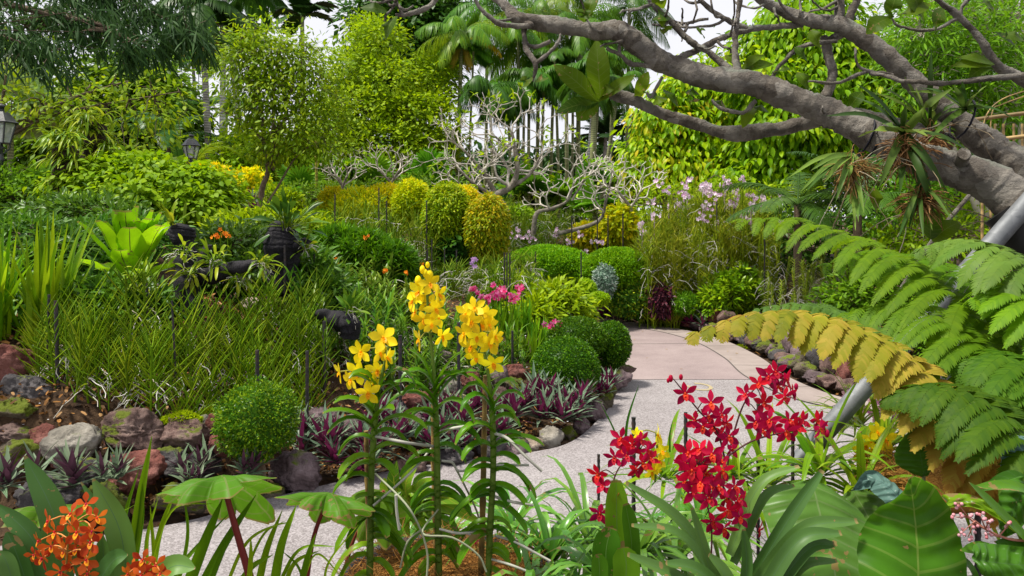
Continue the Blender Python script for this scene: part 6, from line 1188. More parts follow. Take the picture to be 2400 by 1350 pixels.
for kd, pm, lm in (('yellow', YEL, YLIP), ('red', REDP, RLIP), ('orange', ORP, OLIP)):
    FLW[kd] = []
    for s_ in range(4):
        a, b = flower_mesh(kd, s_); o = a.build('flower', pm); l = b.build('lip', lm, o); FLW[kd].append((o.data, l.data)); bpy.data.objects.remove(l); bpy.data.objects.remove(o)
def add_flower(t, kd, p, r, yaw, pitch, roll):
    me, ml = FLW[kd][int(rng.integers(4))]; o = bpy.data.objects.new('flower', me); COL.objects.link(o); o.parent = t; o.location = tuple(p - np.array(t.location)); o.rotation_euler = (Matrix.Rotation(yaw, 3, 'Z') @ Matrix.Rotation(pitch, 3, 'X') @ Matrix.Rotation(roll, 3, 'Y')).to_euler(); o.scale = (r,) * 3
    l = bpy.data.objects.new('lip', ml); COL.objects.link(l); l.parent = o
def inflor(t, ms, spine, fl, kd, d, px_r, stemw=3.5, pw=2.6, tintp=.9):
    """flowers at photo places (px, py[, scale, yaw deg, pitch deg]) on short stalks from the nearest point of the spine"""
    sp = np.array([P(*q) for q in smooth(spine, 8)])
    for f in fl:
        px, py = f[:2]; sc_ = f[2] if len(f) > 2 else U(.9, 1.1); i = int(np.argmin(((np.c_[sp[:, 0] / sp[:, 1], (EYE - sp[:, 2]) / sp[:, 1]] - np.array([(px - 1200) / F, (py - HOR - 14) / F])) ** 2).sum(1))); c = sp[i]
        q = P(px, py, d + U(-.05, .03)); yaw = R(f[3]) if len(f) > 3 else math.atan2(q[0] - c[0], .06) * .5 + U(-.4, .4); pitch = R(f[4]) if len(f) > 4 else U(-.35, .25)
        add_flower(t, kd, q, px_r * sc_ * d / F, yaw, pitch, U(-.4, .4)); fwd = np.array([math.sin(yaw), -math.cos(yaw), 0]); tubes(ms, smooth(np.array([c, (c + q) / 2 + np.array([0, .01, .008]), q + np.array([0, .006, 0])]), 3)[None], pw / 2 * d / F, 5, tintp)
def buds(mb, lst, d, r):
    for px, py, s in lst: sphere(mb, P(px, py, d), np.array([.8, .8, 1.25]) * r * s * d / F, 8, 7, .5)
# --- three yellow vanda orchids
YPL = [('shortest of the three yellow orchids, its spray open to the side', 1.9, [(866, 1400), (868, 1250), (870, 1120), (878, 1000), (884, 940), (895, 880), (912, 810), (918, 785)], 930,
        [(846, 824, 1.1, -10, 5), (898, 792, 1.2, 15, -20), (838, 872, 1.1, 5, 15), (884, 868, 1, 10, 10), (906, 838, .95, 70, 0), (797, 872, .9, -65, 10), (863, 920, 1.05, 0, 20), (822, 890, .95, -30, 10), (890, 826, .9, 50, 10), (874, 902, .85, 40, 10)], []),
       ('tallest of the three yellow orchids, with buds at its tip', 1.95, [(1030, 1400), (1026, 1200), (1024, 1040), (1020, 930), (1016, 860), (1008, 780), (1003, 720), (1000, 660), (998, 636)], 905,
        [(981, 685, 1, -10, -10), (1008, 665, .95, 5, -5), (1006, 710, 1.05, 5, 5), (1028, 690, .9, 60, 0), (968, 706, .95, -50, 5), (994, 748, 1, -15, 15), (1027, 746, .9, 55, 10), (984, 795, .95, -70, 5), (1036, 788, 1.0, 45, 10), (974, 732, .9, -60, 0), (1021, 724, .95, 20, 10), (1012, 760, .8, 10, 10)], [(1007, 646, 1.2), (990, 632, .9), (1002, 621, .7), (980, 658, 1.1), (997, 641, .9)]),
       ('third yellow orchid, densest spray, beside its bamboo stake', 1.92, [(1142, 1400), (1148, 1250), (1156, 1100), (1154, 980), (1146, 890), (1136, 830), (1124, 770), (1112, 715)], 940,
        [(1112, 722, 1, 0, -30), (1092, 735, .95, -40, 0), (1138, 740, 1.05, 15, -10), (1106, 754, 1, -10, 5), (1128, 762, 1.05, 10, 0), (1088, 782, .95, -55, 5), (1148, 802, 1.1, 25, 10), (1118, 790, .9, 0, 10), (1160, 788, .9, 60, 5), (1104, 812, 1, -30, 15), (1116, 836, .95, -10, 25), (1156, 852, 1.05, 5, 20), (1146, 760, .85, 45, 0), (1122, 735, .9, 10, -20)], [])]
for lab, d, sp, ytop, fl, bd in YPL:
    t = thing('yellow_orchid', lab, 'orchid', P(sp[0][0], 1400, d)); ms = MB(); rows = [(a, b, d, np.interp(b, [600, 900, 960, 1400], [5, 9, 15, 17])) for a, b in sp]; limb(ms, rows, 8, 5, .02, .4)
    inflor(t, ms, [(a, b, d) for a, b in sp], fl, 'yellow', d, 28, pw=4, tintp=1.0)
    ms.build('stem', STEMM, t)
    if bd: mbd = MB(); buds(mbd, bd, d, 9); mbd.build('buds', YEL, t)
    ml = MB(); s = smooth([(a, b, d) for a, b in sp], 10); ys = np.arange(ytop, 1360, 15); k = 0
    for y in ys:
        i = int(np.argmin(np.abs(s[:, 1] - y))); q = P(*s[i]); u = (y - ytop) / (1360 - ytop)
        for sg in (1, -1):
            if U(0, 1) < .15 + .55 * u: continue
            az = U(-.9, .7) + (0 if sg > 0 else math.pi) * 1.0; e = R(72 - 42 * min(1, u * 2.6)) if u < .4 else R(U(5, 45)); Lf = U(.06, .14) * (1.15 if u < .3 else 1)
            D = np.array([[math.cos(az) * math.cos(e), -abs(math.sin(az)) * math.cos(e) * .7 - .05, math.sin(e)]]); leaves(ml, q[None] + np.array([[0, 0, U(-.016, .016)]]), D, np.array([-sg * .15, -.1, 1.]), Lf, U(.022, .029), np.array([.95, 1, 1, 1, 1, .98, .9, .4]), U(.3, .9) + u * .8, .55, 5, U(0, .7) if u < .75 else U(.4, 1))
    ml.build('leaves', VAN, t)
SILV = leafmat('silver_root', [(.33, .33, .27), (.42, .42, .36), (.14, .17, .05)], 0, .6)
def rootpart(o_label, lst, d):
    t = next(o for o in bpy.data.objects if o.get('label') == o_label)
    for rr, w_ in lst: mr = MB(); limb(mr, [(a, b, d + c, w_) for a, b, c in rr], 6, 5, .04, .2 if w_ > 5 else .8); mr.build('aerial_root', SILV, t)
rootpart(YPL[0][0], [([(876, 1022, 0), (950, 1037, -.05), (1015, 1046, .05)], 8), ([(1012, 1050, .1), (960, 1110, 0), (875, 1185, -.02)], 6), ([(880, 1110, -.02), (950, 1180, -.1), (985, 1240, -.1), (1002, 1300, -.1), (1000, 1360, -.1)], 5), ([(928, 1160, -.1), (930, 1200, -.1), (936, 1242, -.1)], 7)], 1.9)
rootpart(YPL[1][0], [([(1035, 1010, 0), (1085, 1000, -.05), (1140, 996, .03)], 8), ([(1035, 1080, 0), (1060, 1084, 0), (1078, 1104, 0), (1130, 1090, 0)], 6), ([(1060, 1082, 0), (1090, 1140, .02), (1118, 1200, .05), (1125, 1240, .05)], 5), ([(1030, 1240, -.05), (1080, 1250, -.06), (1150, 1240, 0)], 6), ([(990, 1240, -.05), (955, 1270, -.08), (938, 1330, -.08)], 5), ([(1030, 1190, 0), (990, 1250, -.1), (1060, 1260, -.1), (1120, 1300, -.1), (1140, 1340, -.1)], 5)], 1.95)
rootpart(YPL[2][0], [([(1156, 1015, 0), (1190, 1028, -.03), (1230, 1068, -.05), (1270, 1104, -.05)], 8), ([(1160, 1090, 0), (1205, 1090, 0), (1240, 1090, 0)], 7), ([(1160, 1164, 0), (1200, 1176, -.03), (1250, 1184, -.03)], 7), ([(1160, 1255, 0), (1210, 1272, -.03), (1290, 1315, -.05)], 6), ([(1150, 1310, 0), (1200, 1325, -.05), (1250, 1345, -.05)], 6)], 1.92)
STAKE = roughmat('bamboo_stake', [(.14, .08, .02), (.28, .18, .05), (.38, .27, .09)], 7, .55, .3, ring=5, rnd=.25)
for lab, r_ in [('brown bamboo stake behind the shortest yellow orchid', [(858, 1010, 1.94, 11), (862, 1180, 1.94, 12), (868, 1400, 1.94, 13)]), ('brown bamboo stake tied to the tallest yellow orchid', [(1016, 930, 1.99, 12), (1018, 1150, 1.99, 13), (1026, 1400, 1.99, 14)]), ('yellow bamboo stake beside the third yellow orchid', [(1137, 880, 1.97, 10), (1133, 1120, 1.97, 14), (1126, 1400, 1.97, 14)])]:
    mb = MB(); s = smooth(r_, 14); k = np.arange(len(s)); C = np.array([P(a, b, c) for a, b, c, _ in s]); tubes(mb, C[None], (s[:, 3] * s[:, 2] / F / 2 * np.where(k % 7 == 3, 1.18, 1))[None], 9); tag(mb.build('bamboo_stake', STAKE, loc=C[-1]), lab, 'stake')
mt = thing('plant_pot', 'dark wide plant pot at the bottom edge holding the yellow orchids', 'pot', P(1050, 1900, 2.0)); mb = MB(); c = P(1050, 1372, 2.0); lathe(mb, c, [(.2, -.62), (.24, -.3), (.275, -.06), (.29, -.05), (.295, .0), (.285, .025), (.265, .02), (.262, -.05), (0, -.06)], 40); mb.build('pot', roughmat('dark_clay', [(.02, .022, .025), (.05, .052, .058), (.09, .09, .095)], 8, .7, .5, 30), mt)
def husk(label, px, py, d, r, n=2600, hh=.06):
    c = P(px, py, d); mb = MB(); a = U(0, 6.28, n); q = np.sqrt(U(0, 1, n)) * r; B = c + np.c_[np.cos(a) * q, np.sin(a) * q, U(-.02, hh, n) * (1 - (q / r) ** 2 * .7) + .01]
    D = unit(rng.normal(size=(n, 3)) * np.array([1, 1, .35])); C, _ = curve_pts(B, D, U(.03, .1, n), U(-.4, .7, n), 6); C = C + np.cumsum(rng.normal(size=C.shape) * .003, 1); tubes(mb, C, np.full((n, 6), .0008), 3, U(0, 1, n))
    sphere(mb, c - np.array([0, 0, .02]), (r * .98, r * .98, .05), 24, 10, .4, .12); tag(mb.build('coconut_husk', leafmat('coconut_fibre', [(.14, .055, .012), (.3, .15, .03), (.45, .27, .07)], .15, .8), loc=c), label, 'husk', kind='stuff')
husk('orange brown coconut fibre filling the wide dark pot', 1050, 1366, 2.0, .262)
husk('coconut fibre in the pot behind the big right leaves', 2190, 1120, 2.5, .22, 900); husk('coconut fibre at the foot of the upright yellow orchid', 2090, 1110, 2.7, .12, 400)
t = thing('orchid_shoot', 'tiny magenta flower bud low among the strap leaves', 'flower', P(1115, 1290, 2.1)); m = MB(); buds(m, [(1115, 1268, 1), (1119, 1263, .8)], 2.1, 6); m.build('buds', HOT, t); m = MB(); tubes(m, np.array([[P(1117, 1310, 2.1), P(1116, 1268, 2.1)]]), .0015, 4); m.build('stem', STEMM, t)
# --- red orchids
def redspray(label, d, spine, fl, r=27, bd=(), sw=5, base_px=None):
    t = thing('red_orchid', label, 'orchid', P(spine[0][0], spine[0][1], d)); ms = MB(); limb(ms, [(a, b, d, sw * (1 - .5 * i / (len(spine) - 1))) for i, (a, b) in enumerate(spine)], 6, 6, .05, .8); inflor(t, ms, [(a, b, d) for a, b in spine], fl, 'red', d, r, pw=2.6, tintp=1.0); ms.build('stem', RSTEM, t)
    if bd: m = MB(); buds(m, bd, d, 6); m.build('buds', REDP, t)
redspray('crimson orchid spray beside the lone steel bar, nearest the path curve', 1.75, [(1418, 1250), (1428, 1180), (1440, 1120), (1460, 1085), (1500, 1055)], [(1455, 1028, 1.15, -10, -10), (1482, 1044, 1.05), (1502, 1030, .85), (1440, 1072, 1.05, -30, 10), (1518, 1055, .95, 40, 10), (1506, 1086, 1.05), (1468, 1068, 1), (1402, 1112, 1.15, -35, 10), (1412, 1138, .9), (1448, 1168, .9, 30, 20), (1406, 1202, 1.1, -10, 15), (1454, 1196, .95, 20, 20), (1525, 1075, .9), (1490, 1100, .9), (1462, 1052, .9), (1440, 1150, .8)], 27, [(1496, 1028, 1.2), (1432, 1158, 1), (1522, 1042, 1.2)])
redspray('large glowing red orchid cluster hanging at the front', 1.62, [(1660, 1400), (1668, 1250), (1650, 1150), (1640, 1090)], [(1612, 1062, 1.2, -10, -5), (1640, 1078, 1.15), (1668, 1066, 1.1), (1620, 1102, 1.2), (1655, 1108, 1.2), (1692, 1102, 1.1), (1642, 1132, 1.15), (1682, 1140, 1.15), (1660, 1166, 1.15), (1702, 1168, 1.1), (1628, 1152, 1.15), (1722, 1140, .95), (1606, 1085, .9), (1690, 1080, .9), (1605, 1130, .9), (1665, 1135, 1), (1640, 1055, .9), (1705, 1195, 1, 20, 20), (1672, 1222, 1.05, -10, 20), (1698, 1238, 1.05, 10, 20), (1730, 1170, .9)], 30)
redspray('red orchid string hanging down beside the glowing cluster', 1.62, [(1690, 1130), (1720, 1190), (1750, 1222), (1780, 1240)], [(1745, 1186, .95), (1752, 1214, .95, 30, 10), (1736, 1212, .9), (1778, 1242, .9, 50, 25), (1748, 1232, .8), (1725, 1205, .9), (1762, 1200, .8)], 28, [(1748, 1235, 1.2), (1640, 1118, 1)])
redspray('thin arching dark red spray highest of all', 1.85, [(1705, 1090), (1716, 1030), (1742, 950), (1778, 905), (1830, 900), (1858, 912)], [(1748, 925, 1.05, -40, -10), (1800, 884, 1.2, 0, -10), (1818, 872, 1), (1842, 890, .95, 40, 0), (1838, 930, 1.05, 30, 20), (1856, 922, .9, 50, 10), (1790, 945, 1.1, 10, -10), (1782, 975, .95), (1778, 900, .85), (1822, 905, .9)], 28, [(1866, 906, 1.1), (1862, 925, 1), (1822, 895, 1)])
redspray('dark red spray leaning to the painted mark on the path', 1.8, [(1700, 1080), (1680, 1010), (1640, 965), (1600, 915), (1578, 888)], [(1606, 922, 1.1, -10, 5), (1630, 985, 1.15, -25, 10), (1666, 945, 1.1, 0, -10), (1660, 975, 1), (1648, 1000, 1, -20, 20), (1690, 972, 1.05, 30, 0), (1702, 990, 1, 40, 10), (1672, 1000, .95), (1708, 1022, 1.1, 10, 10), (1715, 1052, 1, 30, 10), (1690, 1020, .8)], 27, [(1572, 887, 1.2), (1596, 884, 1), (1566, 892, .8)])
redspray('horizontal red spray reaching to the galvanised pipe', 1.8, [(1690, 1080), (1760, 1035), (1830, 1015), (1890, 1008), (1936, 1014)], [(1772, 990, 1, -20, 0), (1802, 985, 1.1, 0, -5), (1842, 1010, 1.25, 10, 10), (1850, 985, 1.05, 10, -10), (1880, 985, .95, 20, 0), (1916, 985, 1.05, 20, 0), (1922, 1004, .95, 40, 10), (1786, 1008, 1), (1812, 1002, .95), (1868, 1000, .9)], 27, [(1938, 1016, 1.3), (1930, 1003, 1)])
# --- orange orchids
def orangespray(label, d, spine, fl, r):
    t = thing('orange_orchid', label, 'orchid', P(spine[0][0], spine[0][1], d)); ms = MB(); limb(ms, [(a, b, d, 5) for a, b in spine], 6, 5, .04, .3); inflor(t, ms, [(a, b, d) for a, b in spine], fl, 'orange', d, r, pw=3.5, tintp=1); ms.build('stem', leafmat('orange_stalk', [(.12, .14, .02), (.55, .22, .06)], 0, .5), t)
orangespray('rust orange orchid cluster in the bottom corner', 1.35, [(150, 1420), (155, 1330), (160, 1270), (168, 1230)], [(166, 1205, 1.1, -10, -20), (202, 1182, 1, 10, -20), (114, 1222, 1.1, -40, 0), (226, 1214, 1, 50, 0), (130, 1246, 1.1), (180, 1248, 1.1), (92, 1268, 1, -50, 10), (150, 1290, 1.1, 0, 10), (212, 1272, 1.1), (100, 1308, 1.05, -30, 15), (142, 1340, 1.15, 0, 20), (202, 1312, 1.1), (178, 1285, 1.1), (120, 1280, 1), (215, 1245, 1), (205, 1345, 1), (170, 1325, 1), (80, 1300, .8)], 27)
orangespray('smaller orange orchid cluster cut by the bottom edge', 1.35, [(335, 1450), (336, 1380), (338, 1340)], [(312, 1332, 1, -30, 0), (334, 1312, 1.05), (364, 1326, 1, 40, 0), (345, 1340, 1.1), (300, 1345, .9), (375, 1345, .9), (330, 1350, 1)], 26)
BROAD = leafmat('broad_green_leaf', [(.03, .095, .012), (.06, .15, .016), (.1, .21, .02)], .3, .32, vein=(.12, .22, .05), veinw=.025)
COOL = leafmat('cool_grey_green_leaf', [(.03, .08, .028), (.05, .11, .042), (.08, .15, .06)], .22, .48, vein=(.06, .13, .05), veinw=.03, spec=.32)
def leafplant(name, label, lst, mat, cat='plant', up=(0, -.75, .6), prof=SWORD, fold=.3, cols=5, d0=None, group=None):
    b = lst[0][0][0]; t = thing(name, label, cat, P(*b), group); mb = MB()
    for pts, w_ in lst: ribbon(mb, pts, w_, prof, np.array(up) + rng.normal(size=3) * .12, fold, cols, None, 7)
    mb.build('leaves', mat, t); return t
def L3(d, *p): return [(p[i], p[i + 1], d) for i in range(0, len(p), 2)]
leafplant('orchid_leaves', 'broad grey green orchid leaves around the rust orange cluster', [(L3(1.4, 150, 1400, 130, 1220, 58, 1068), 62), (L3(1.42, 300, 1380, 280, 1240, 218, 1122), 60), (L3(1.4, 120, 1400, 80, 1270, -10, 1180), 50), (L3(1.38, 230, 1420, 200, 1300, 225, 1250), 50), (L3(1.38, 330, 1400, 400, 1330, 458, 1332), 52), (L3(1.36, 200, 1420, 260, 1320, 300, 1300), 46), (L3(1.38, 80, 1420, 40, 1300, 15, 1245), 48), (L3(1.45, 250, 1400, 285, 1290, 190, 1130), 34), (L3(1.36, 40, 1420, 20, 1330, 0, 1290), 44), (L3(1.4, 260, 1420, 245, 1330, 240, 1250), 44)], COOL, 'orchid', prof=np.array([.6, .9, 1, 1, .9, .65, .08]))
leafplant('sword_leaf_plant', 'yellow green upright sword leaves at the bottom edge', [(L3(1.6, 305, 1400, 325, 1200, 356, 1022), 26), (L3(1.65, 350, 1400, 375, 1250, 416, 1140), 16), (L3(1.6, 430, 1400, 480, 1270, 522, 1168), 28), (L3(1.62, 460, 1400, 530, 1270, 600, 1160), 24), (L3(1.6, 640, 1400, 660, 1280, 696, 1180), 24), (L3(1.65, 600, 1400, 625, 1290, 662, 1195), 18), (L3(1.6, 300, 1400, 330, 1230, 334, 1130), 20), (L3(1.65, 280, 1400, 290, 1230, 325, 1100), 13), (L3(1.62, 400, 1400, 430, 1320, 540, 1200), 14), (L3(1.6, 330, 1400, 400, 1200, 500, 1180), 8), (L3(1.6, 540, 1400, 590, 1330, 640, 1300), 16), (L3(1.58, 580, 1400, 588, 1320, 588, 1258), 14), (L3(1.6, 520, 1400, 580, 1270, 670, 1220), 9), (L3(1.7, 350, 1400, 345, 1270, 370, 1170), 14), (L3(1.62, 370, 1400, 362, 1290, 352, 1185), 14), (L3(1.6, 700, 1400, 720, 1310, 740, 1250), 16), (L3(1.62, 660, 1400, 690, 1320, 750, 1290), 12), (L3(1.6, 480, 1400, 520, 1300, 545, 1250), 13), (L3(1.6, 410, 1400, 440, 1260, 430, 1150), 10)], SWORDM, up=(0, -.9, .3))
leafplant('grass_tuft', 'thin pale grass blades arching over the path at the bottom', [(L3(1.62, 560, 1380, 620, 1250, 690, 1220), 7), (L3(1.62, 640, 1400, 700, 1290, 790, 1280), 9), (L3(1.62, 700, 1400, 740, 1300, 800, 1350), 7), (L3(1.6, 250, 1380, 240, 1240, 320, 1180), 5), (L3(1.62, 760, 1400, 770, 1320, 840, 1230), 7), (L3(1.62, 720, 1400, 700, 1330, 660, 1290), 7)], SWORDM)
# --- umbrella leaves
UMB = leafmat('umbrella_leaf', [(.03, .09, .01), (.055, .13, .014), (.09, .18, .02)], .4, .45, vein=(.13, .18, .04), veinw=.02, side=5, nscale=14)
REDSTEM = leafmat('red_stalk', [(.12, .02, .015), (.24, .05, .035)], 0, .5)
def umbrella(label, c, d, rx, ry, rot, stem, tiltx=-.55, drop=.9, lobes=8, mat=UMB):
    t = thing('begonia', label, 'plant', P(*stem[-1][:2], d)); q = P(c[0], c[1], d); mb = MB(); n, m = 144, 14; th = np.linspace(0, 2 * math.pi, n, endpoint=False); k = d / F; g = np.random.default_rng(int(c[0]))
    ph = th * lobes / (2 * math.pi); loc = np.abs((ph % 1) - .5) * 2; ln = g.uniform(.82, 1.12, lobes)[(ph.astype(int)) % lobes]; jag = np.array([noise.noise(Vector((math.cos(x) * 9, math.sin(x) * 9, c[0]))) for x in th])
    rad = ln * (1 - .42 * loc ** 1.5) + .05 * jag + .05 * (g.random(n) < .1); rr = np.linspace(0, 1, m)[:, None]
    X = rr * rad * np.cos(th) * rx * k; Y = rr * rad * np.sin(th) * rx * .8 * k; dr = g.uniform(.7, 1.25, lobes)[(ph.astype(int)) % lobes]
    Z = (-(rr ** 2.1) * drop * (.3 + .75 * np.sin(th) ** 2) * (rad * .5 + .5) * (.6 + .4 * dr) + .05 * rr - .09 * (1 - loc) * rr + .05 * np.sin(2 * th + c[0]) * rr) * ry * 1.5 * k + Y * tiltx
    ca, sa = math.cos(rot), math.sin(rot); V = np.stack([X * ca - Z * sa, Y, X * sa + Z * ca], -1).reshape(-1, 3) + q; V += np.array([noise.noise(Vector(x * 22)) for x in V])[:, None] * np.array([0, 0, .008])
    i = np.arange(m - 1)[:, None]; j = np.arange(n)[None]; j2 = (j + 1) % n
    A = np.zeros((m, n, 3)); A[..., 0] = .35 + .3 * rr; A[..., 1] = rr; A[..., 2] = ((ph % 1) - .5) * rr * 1.2 + .0; mb.add(V, np.stack([i * n + j, (i + 1) * n + j, (i + 1) * n + j2, i * n + j2], -1).reshape(-1, 4), None, A.reshape(-1, 3))
    mb.build('leaf', mat, t); ms = MB(); limb(ms, [(a, b, d, w_) for a, b, w_ in stem], 8, 5, .02); ms.build('stalk', REDSTEM, t)
umbrella('umbrella-shaped leaf on a red stalk before the big red boulder', (518, 1118), 1.6, 160, 62, .1, [(520, 1120, 12), (550, 1230, 15), (588, 1360, 18)])
umbrella('second umbrella-shaped leaf on a thinner red stalk near the shortest yellow orchid', (772, 1158), 1.7, 125, 52, -.12, [(772, 1160, 9), (735, 1260, 11), (716, 1380, 12)])
umbrella('umbrella leaf half hidden behind the orange orchids', (120, 1185), 1.62, 130, 50, .1, [(120, 1190, 9), (110, 1400, 10)]); umbrella('lobed leaf hanging behind the shortest and tallest yellow orchid stems', (900, 1150), 2.1, 90, 60, -.15, [(900, 1150, 8), (830, 1260, 10), (800, 1380, 11)], -.1, 1.1)
# --- strap clumps behind and between
STR = leafmat('strap_leaf', [(.04, .12, .03), (.075, .18, .04), (.13, .25, .06)], .32, .28, vein=(.06, .15, .05), veinw=.05, spec=.5)
def strapclump(label, px, py, d, n, L, W, el=(.3, 1.3), droop=(.5, 1.5), mat=STR, name='strap_leaf_plant', cat='plant', group=None):
    b = P(px, py, d); t = thing(name, label, cat, b, group); mb = MB(); az = np.arange(n) * 2.4 + U(0, 6); e = U(*el, n); D = np.c_[np.cos(az) * np.cos(e), np.sin(az) * np.cos(e), np.sin(e)]
    leaves(mb, b + D * .02, D, np.array([0, 0, 1.]) + rng.normal(size=(n, 3)) * .1, U(.6, 1.05, n) * L, U(.75, 1.1, n) * W, np.array([.7, 1, 1, .95, .9, .8, .6, .35, .05]), U(*droop, n), .3, 3); mb.build('leaves', mat, t); return t
for lab, px, py, d, n, L, W in [('glossy strap-leaved clump right of the yellow orchid pot', 1290, 1330, 2.15, 40, .4, .022), ('bright upright strap tuft in front of the crimson spray', 1500, 1310, 2.0, 34, .3, .02), ('strap-leaved clump behind the third yellow orchid', 1200, 1250, 2.5, 34, .42, .02), ('strap-leaved clump between the crimson spray and the pot', 1380, 1290, 2.4, 40, .45, .021), ('strap-leaved clump at the bottom edge under the crimson spray', 1420, 1400, 1.9, 36, .32, .022), ('strap-leaved clump at the bottom edge right of the pot', 1250, 1420, 1.9, 30, .3, .022), ('strap-leaved clump under the glowing red cluster', 1580, 1330, 2.2, 36, .42, .022), ('narrow-leaved clump in the shade behind the glowing red cluster', 1640, 1240, 2.6, 40, .42, .018), ('strap-leaved tuft between the pot and the umbrella leaves', 950, 1280, 2.5, 30, .36, .018)]:
    strapclump(lab, px, py, d, n, L, W)
VST = leafmat('vanda_strap', [(.05, .12, .008), (.1, .18, .012), (.17, .25, .016)], .32, .3, vein=(.04, .1, .01), veinw=.04)
for lab, px, py, d, n, L, W in [('vanda with long arching leaves before the galvanised pipe', 1920, 1120, 2.6, 24, .42, .03), ('vanda tuft between the red sprays and the pipe', 1800, 1150, 2.8, 26, .4, .024), ('vanda with arching leaves beneath the pink mottled flowers', 2070, 1060, 2.9, 30, .38, .026), ('vanda with thin curved leaves behind the slanting pipe', 2010, 1010, 3.2, 36, .3, .014), ('vanda tuft behind the upright heart-shaped leaf', 2200, 1130, 2.7, 30, .38, .026), ('vanda tuft by the two thick steel bars', 2340, 1120, 2.6, 30, .4, .026), ('vanda tuft on the path edge behind the crimson spray', 1560, 1130, 2.9, 26, .34, .022), ('vanda tuft beneath the horizontal red spray', 1720, 1130, 2.8, 24, .36, .022), ('vanda tuft at the lower end of the second pipe', 2020, 1180, 2.5, 26, .36, .026), ('vanda tuft in the shade of the fern fronds', 2420, 1040, 2.8, 30, .4, .026)]:
    strapclump(lab, px, py, d, n, L, W, (.2, 1.35), (.3, 1.0), VST, 'vanda_plant', 'orchid')
leafplant('croton_plant', 'leafy plant with yellow veined leaves behind the tallest yellow orchid', [(L3(2.3, 970, 1220, 940 + dx * .5, 1150 + dy * .3, 960 + dx, 1120 + dy), 34) for dx, dy in [(-60, 0), (-30, -40), (20, -35), (70, 0), (-80, 50), (90, 40), (30, 30), (-20, 30), (110, 90), (-90, 110), (50, 100), (0, 140), (120, 140), (-60, 170), (160, 60), (180, 110), (60, 170)]], leafmat('veined_leaf', [(.04, .11, .015), (.08, .17, .02), (.13, .23, .025)], .35, .3, vein=(.3, .32, .03), veinw=.05, side=8), prof=LEAF7, fold=.2)
# yellow orchids further back and the mottled pink ones
def smallyel(label, d, spine, fl, r=26):
    t = thing('yellow_orchid', label, 'orchid', P(spine[0][0], spine[0][1], d)); ms = MB(); limb(ms, [(a, b, d, 5) for a, b in spine], 6, 5, .03, .4); inflor(t, ms, [(a, b, d) for a, b in spine], fl, 'yellow', d, r, pw=3, tintp=1); ms.build('stem', STEMM, t)
smallyel('small yellow orchid cluster beside the upright heart-shaped leaf', 2.7, [(2030, 1130), (2045, 1070), (2056, 1020), (2058, 1000)], [(2024, 1062, 1.15, -15, 10), (2074, 1030, 1.2, 25, 0), (2064, 1062, 1.1, 10, 15), (2040, 1035, 1, -10, 0), (2056, 1012, .9, 0, -20), (2080, 1050, .9, 50, 0), (2030, 1045, .85)])
smallyel('yellow orchid peeking out behind the crimson spray', 2.3, [(1535, 1130), (1540, 1070), (1538, 1015)], [(1540, 1020, 1.1, 60, 0), (1545, 1040, 1, 50, 0), (1494, 1018, .7, -60, 0), (1545, 1080, .9, 40, 0), (1528, 1105, .9), (1552, 1058, .8), (1535, 1095, .7)], 24)
MOT = leafmat('mottled_pink_petal', [(.5, .28, .3), (.65, .42, .42), (.45, .12, .4), (.7, .55, .5)], .3, .5)
for lab, px, py, d, n in [('mottled pink orchid flowers behind the slanting galvanised pipe', 2052, 940, 3.3, 16), ('mottled pink orchid flowers above the vanda leaves', 2090, 945, 3.3, 14), ('mottled pink orchid flowers under the fern at the photo edge', 2362, 965, 2.9, 9), ('mauve orchid flowers between fern fronds', 2262, 700, 3.4, 6), ('mottled pink orchid flowers close to the pipe', 2120, 960, 3.3, 12)]:
    spray(lab, px, py, d, MOT if 'mauve' not in lab else leafmat('mauve_petal_two', [(.4, .1, .45), (.55, .25, .6)], .3, .5), n, .045 if n > 6 else .025, .028, stemto=.25)
# --- red orchid foliage and big leaves at the bottom right
leafplant('orchid_leaves', 'grey green strap leaves fanning under the glowing red cluster', [(L3(1.55, 1740, 1400, 1840, 1230, 1928, 1102), 33), (L3(1.52, 1750, 1400, 1880, 1245, 2010, 1222), 35), (L3(1.5, 1770, 1420, 1870, 1270, 1972, 1250), 36), (L3(1.5, 1790, 1420, 1890, 1290, 1956, 1276), 33), (L3(1.6, 1710, 1300, 1780, 1140, 1874, 1094), 27), (L3(1.6, 1720, 1320, 1790, 1170, 1862, 1138), 25), (L3(1.58, 1700, 1400, 1600, 1230, 1466, 1132), 32), (L3(1.55, 1710, 1420, 1600, 1260, 1480, 1232), 28), (L3(1.5, 1720, 1420, 1640, 1340, 1560, 1320), 35), (L3(1.5, 1700, 1420, 1580, 1350, 1470, 1300), 32), (L3(1.52, 1740, 1420, 1750, 1320, 1742, 1240), 27), (L3(1.5, 1800, 1430, 1880, 1330, 1962, 1315), 27), (L3(1.48, 1730, 1430, 1700, 1350, 1660, 1300), 35), (L3(1.52, 1690, 1420, 1650, 1290, 1620, 1190), 27)], COOL, 'orchid', prof=np.array([.75, 1, 1, .98, .92, .75, .35]), up=(0, -.6, .75), fold=.4)
leafplant('orchid_leaves', 'short upright paddle leaves at the bottom edge under the crimson spray', [(L3(1.7, 1450, 1400, 1446, 1240, 1444, 1125), 56), (L3(1.65, 1430, 1400, 1420, 1300, 1432, 1236), 64), (L3(1.62, 1460, 1420, 1468, 1330, 1460, 1282), 62), (L3(1.66, 1480, 1400, 1480, 1270, 1466, 1180), 40), (L3(1.62, 1400, 1420, 1405, 1340, 1402, 1298), 40)], BROAD, 'orchid', prof=np.array([.7, .95, 1, 1, 1, .9, .4]), up=(0, -1, .1), fold=.25)
HEART = np.array([.35, .8, .98, 1, .96, .85, .68, .45, .2, .03])
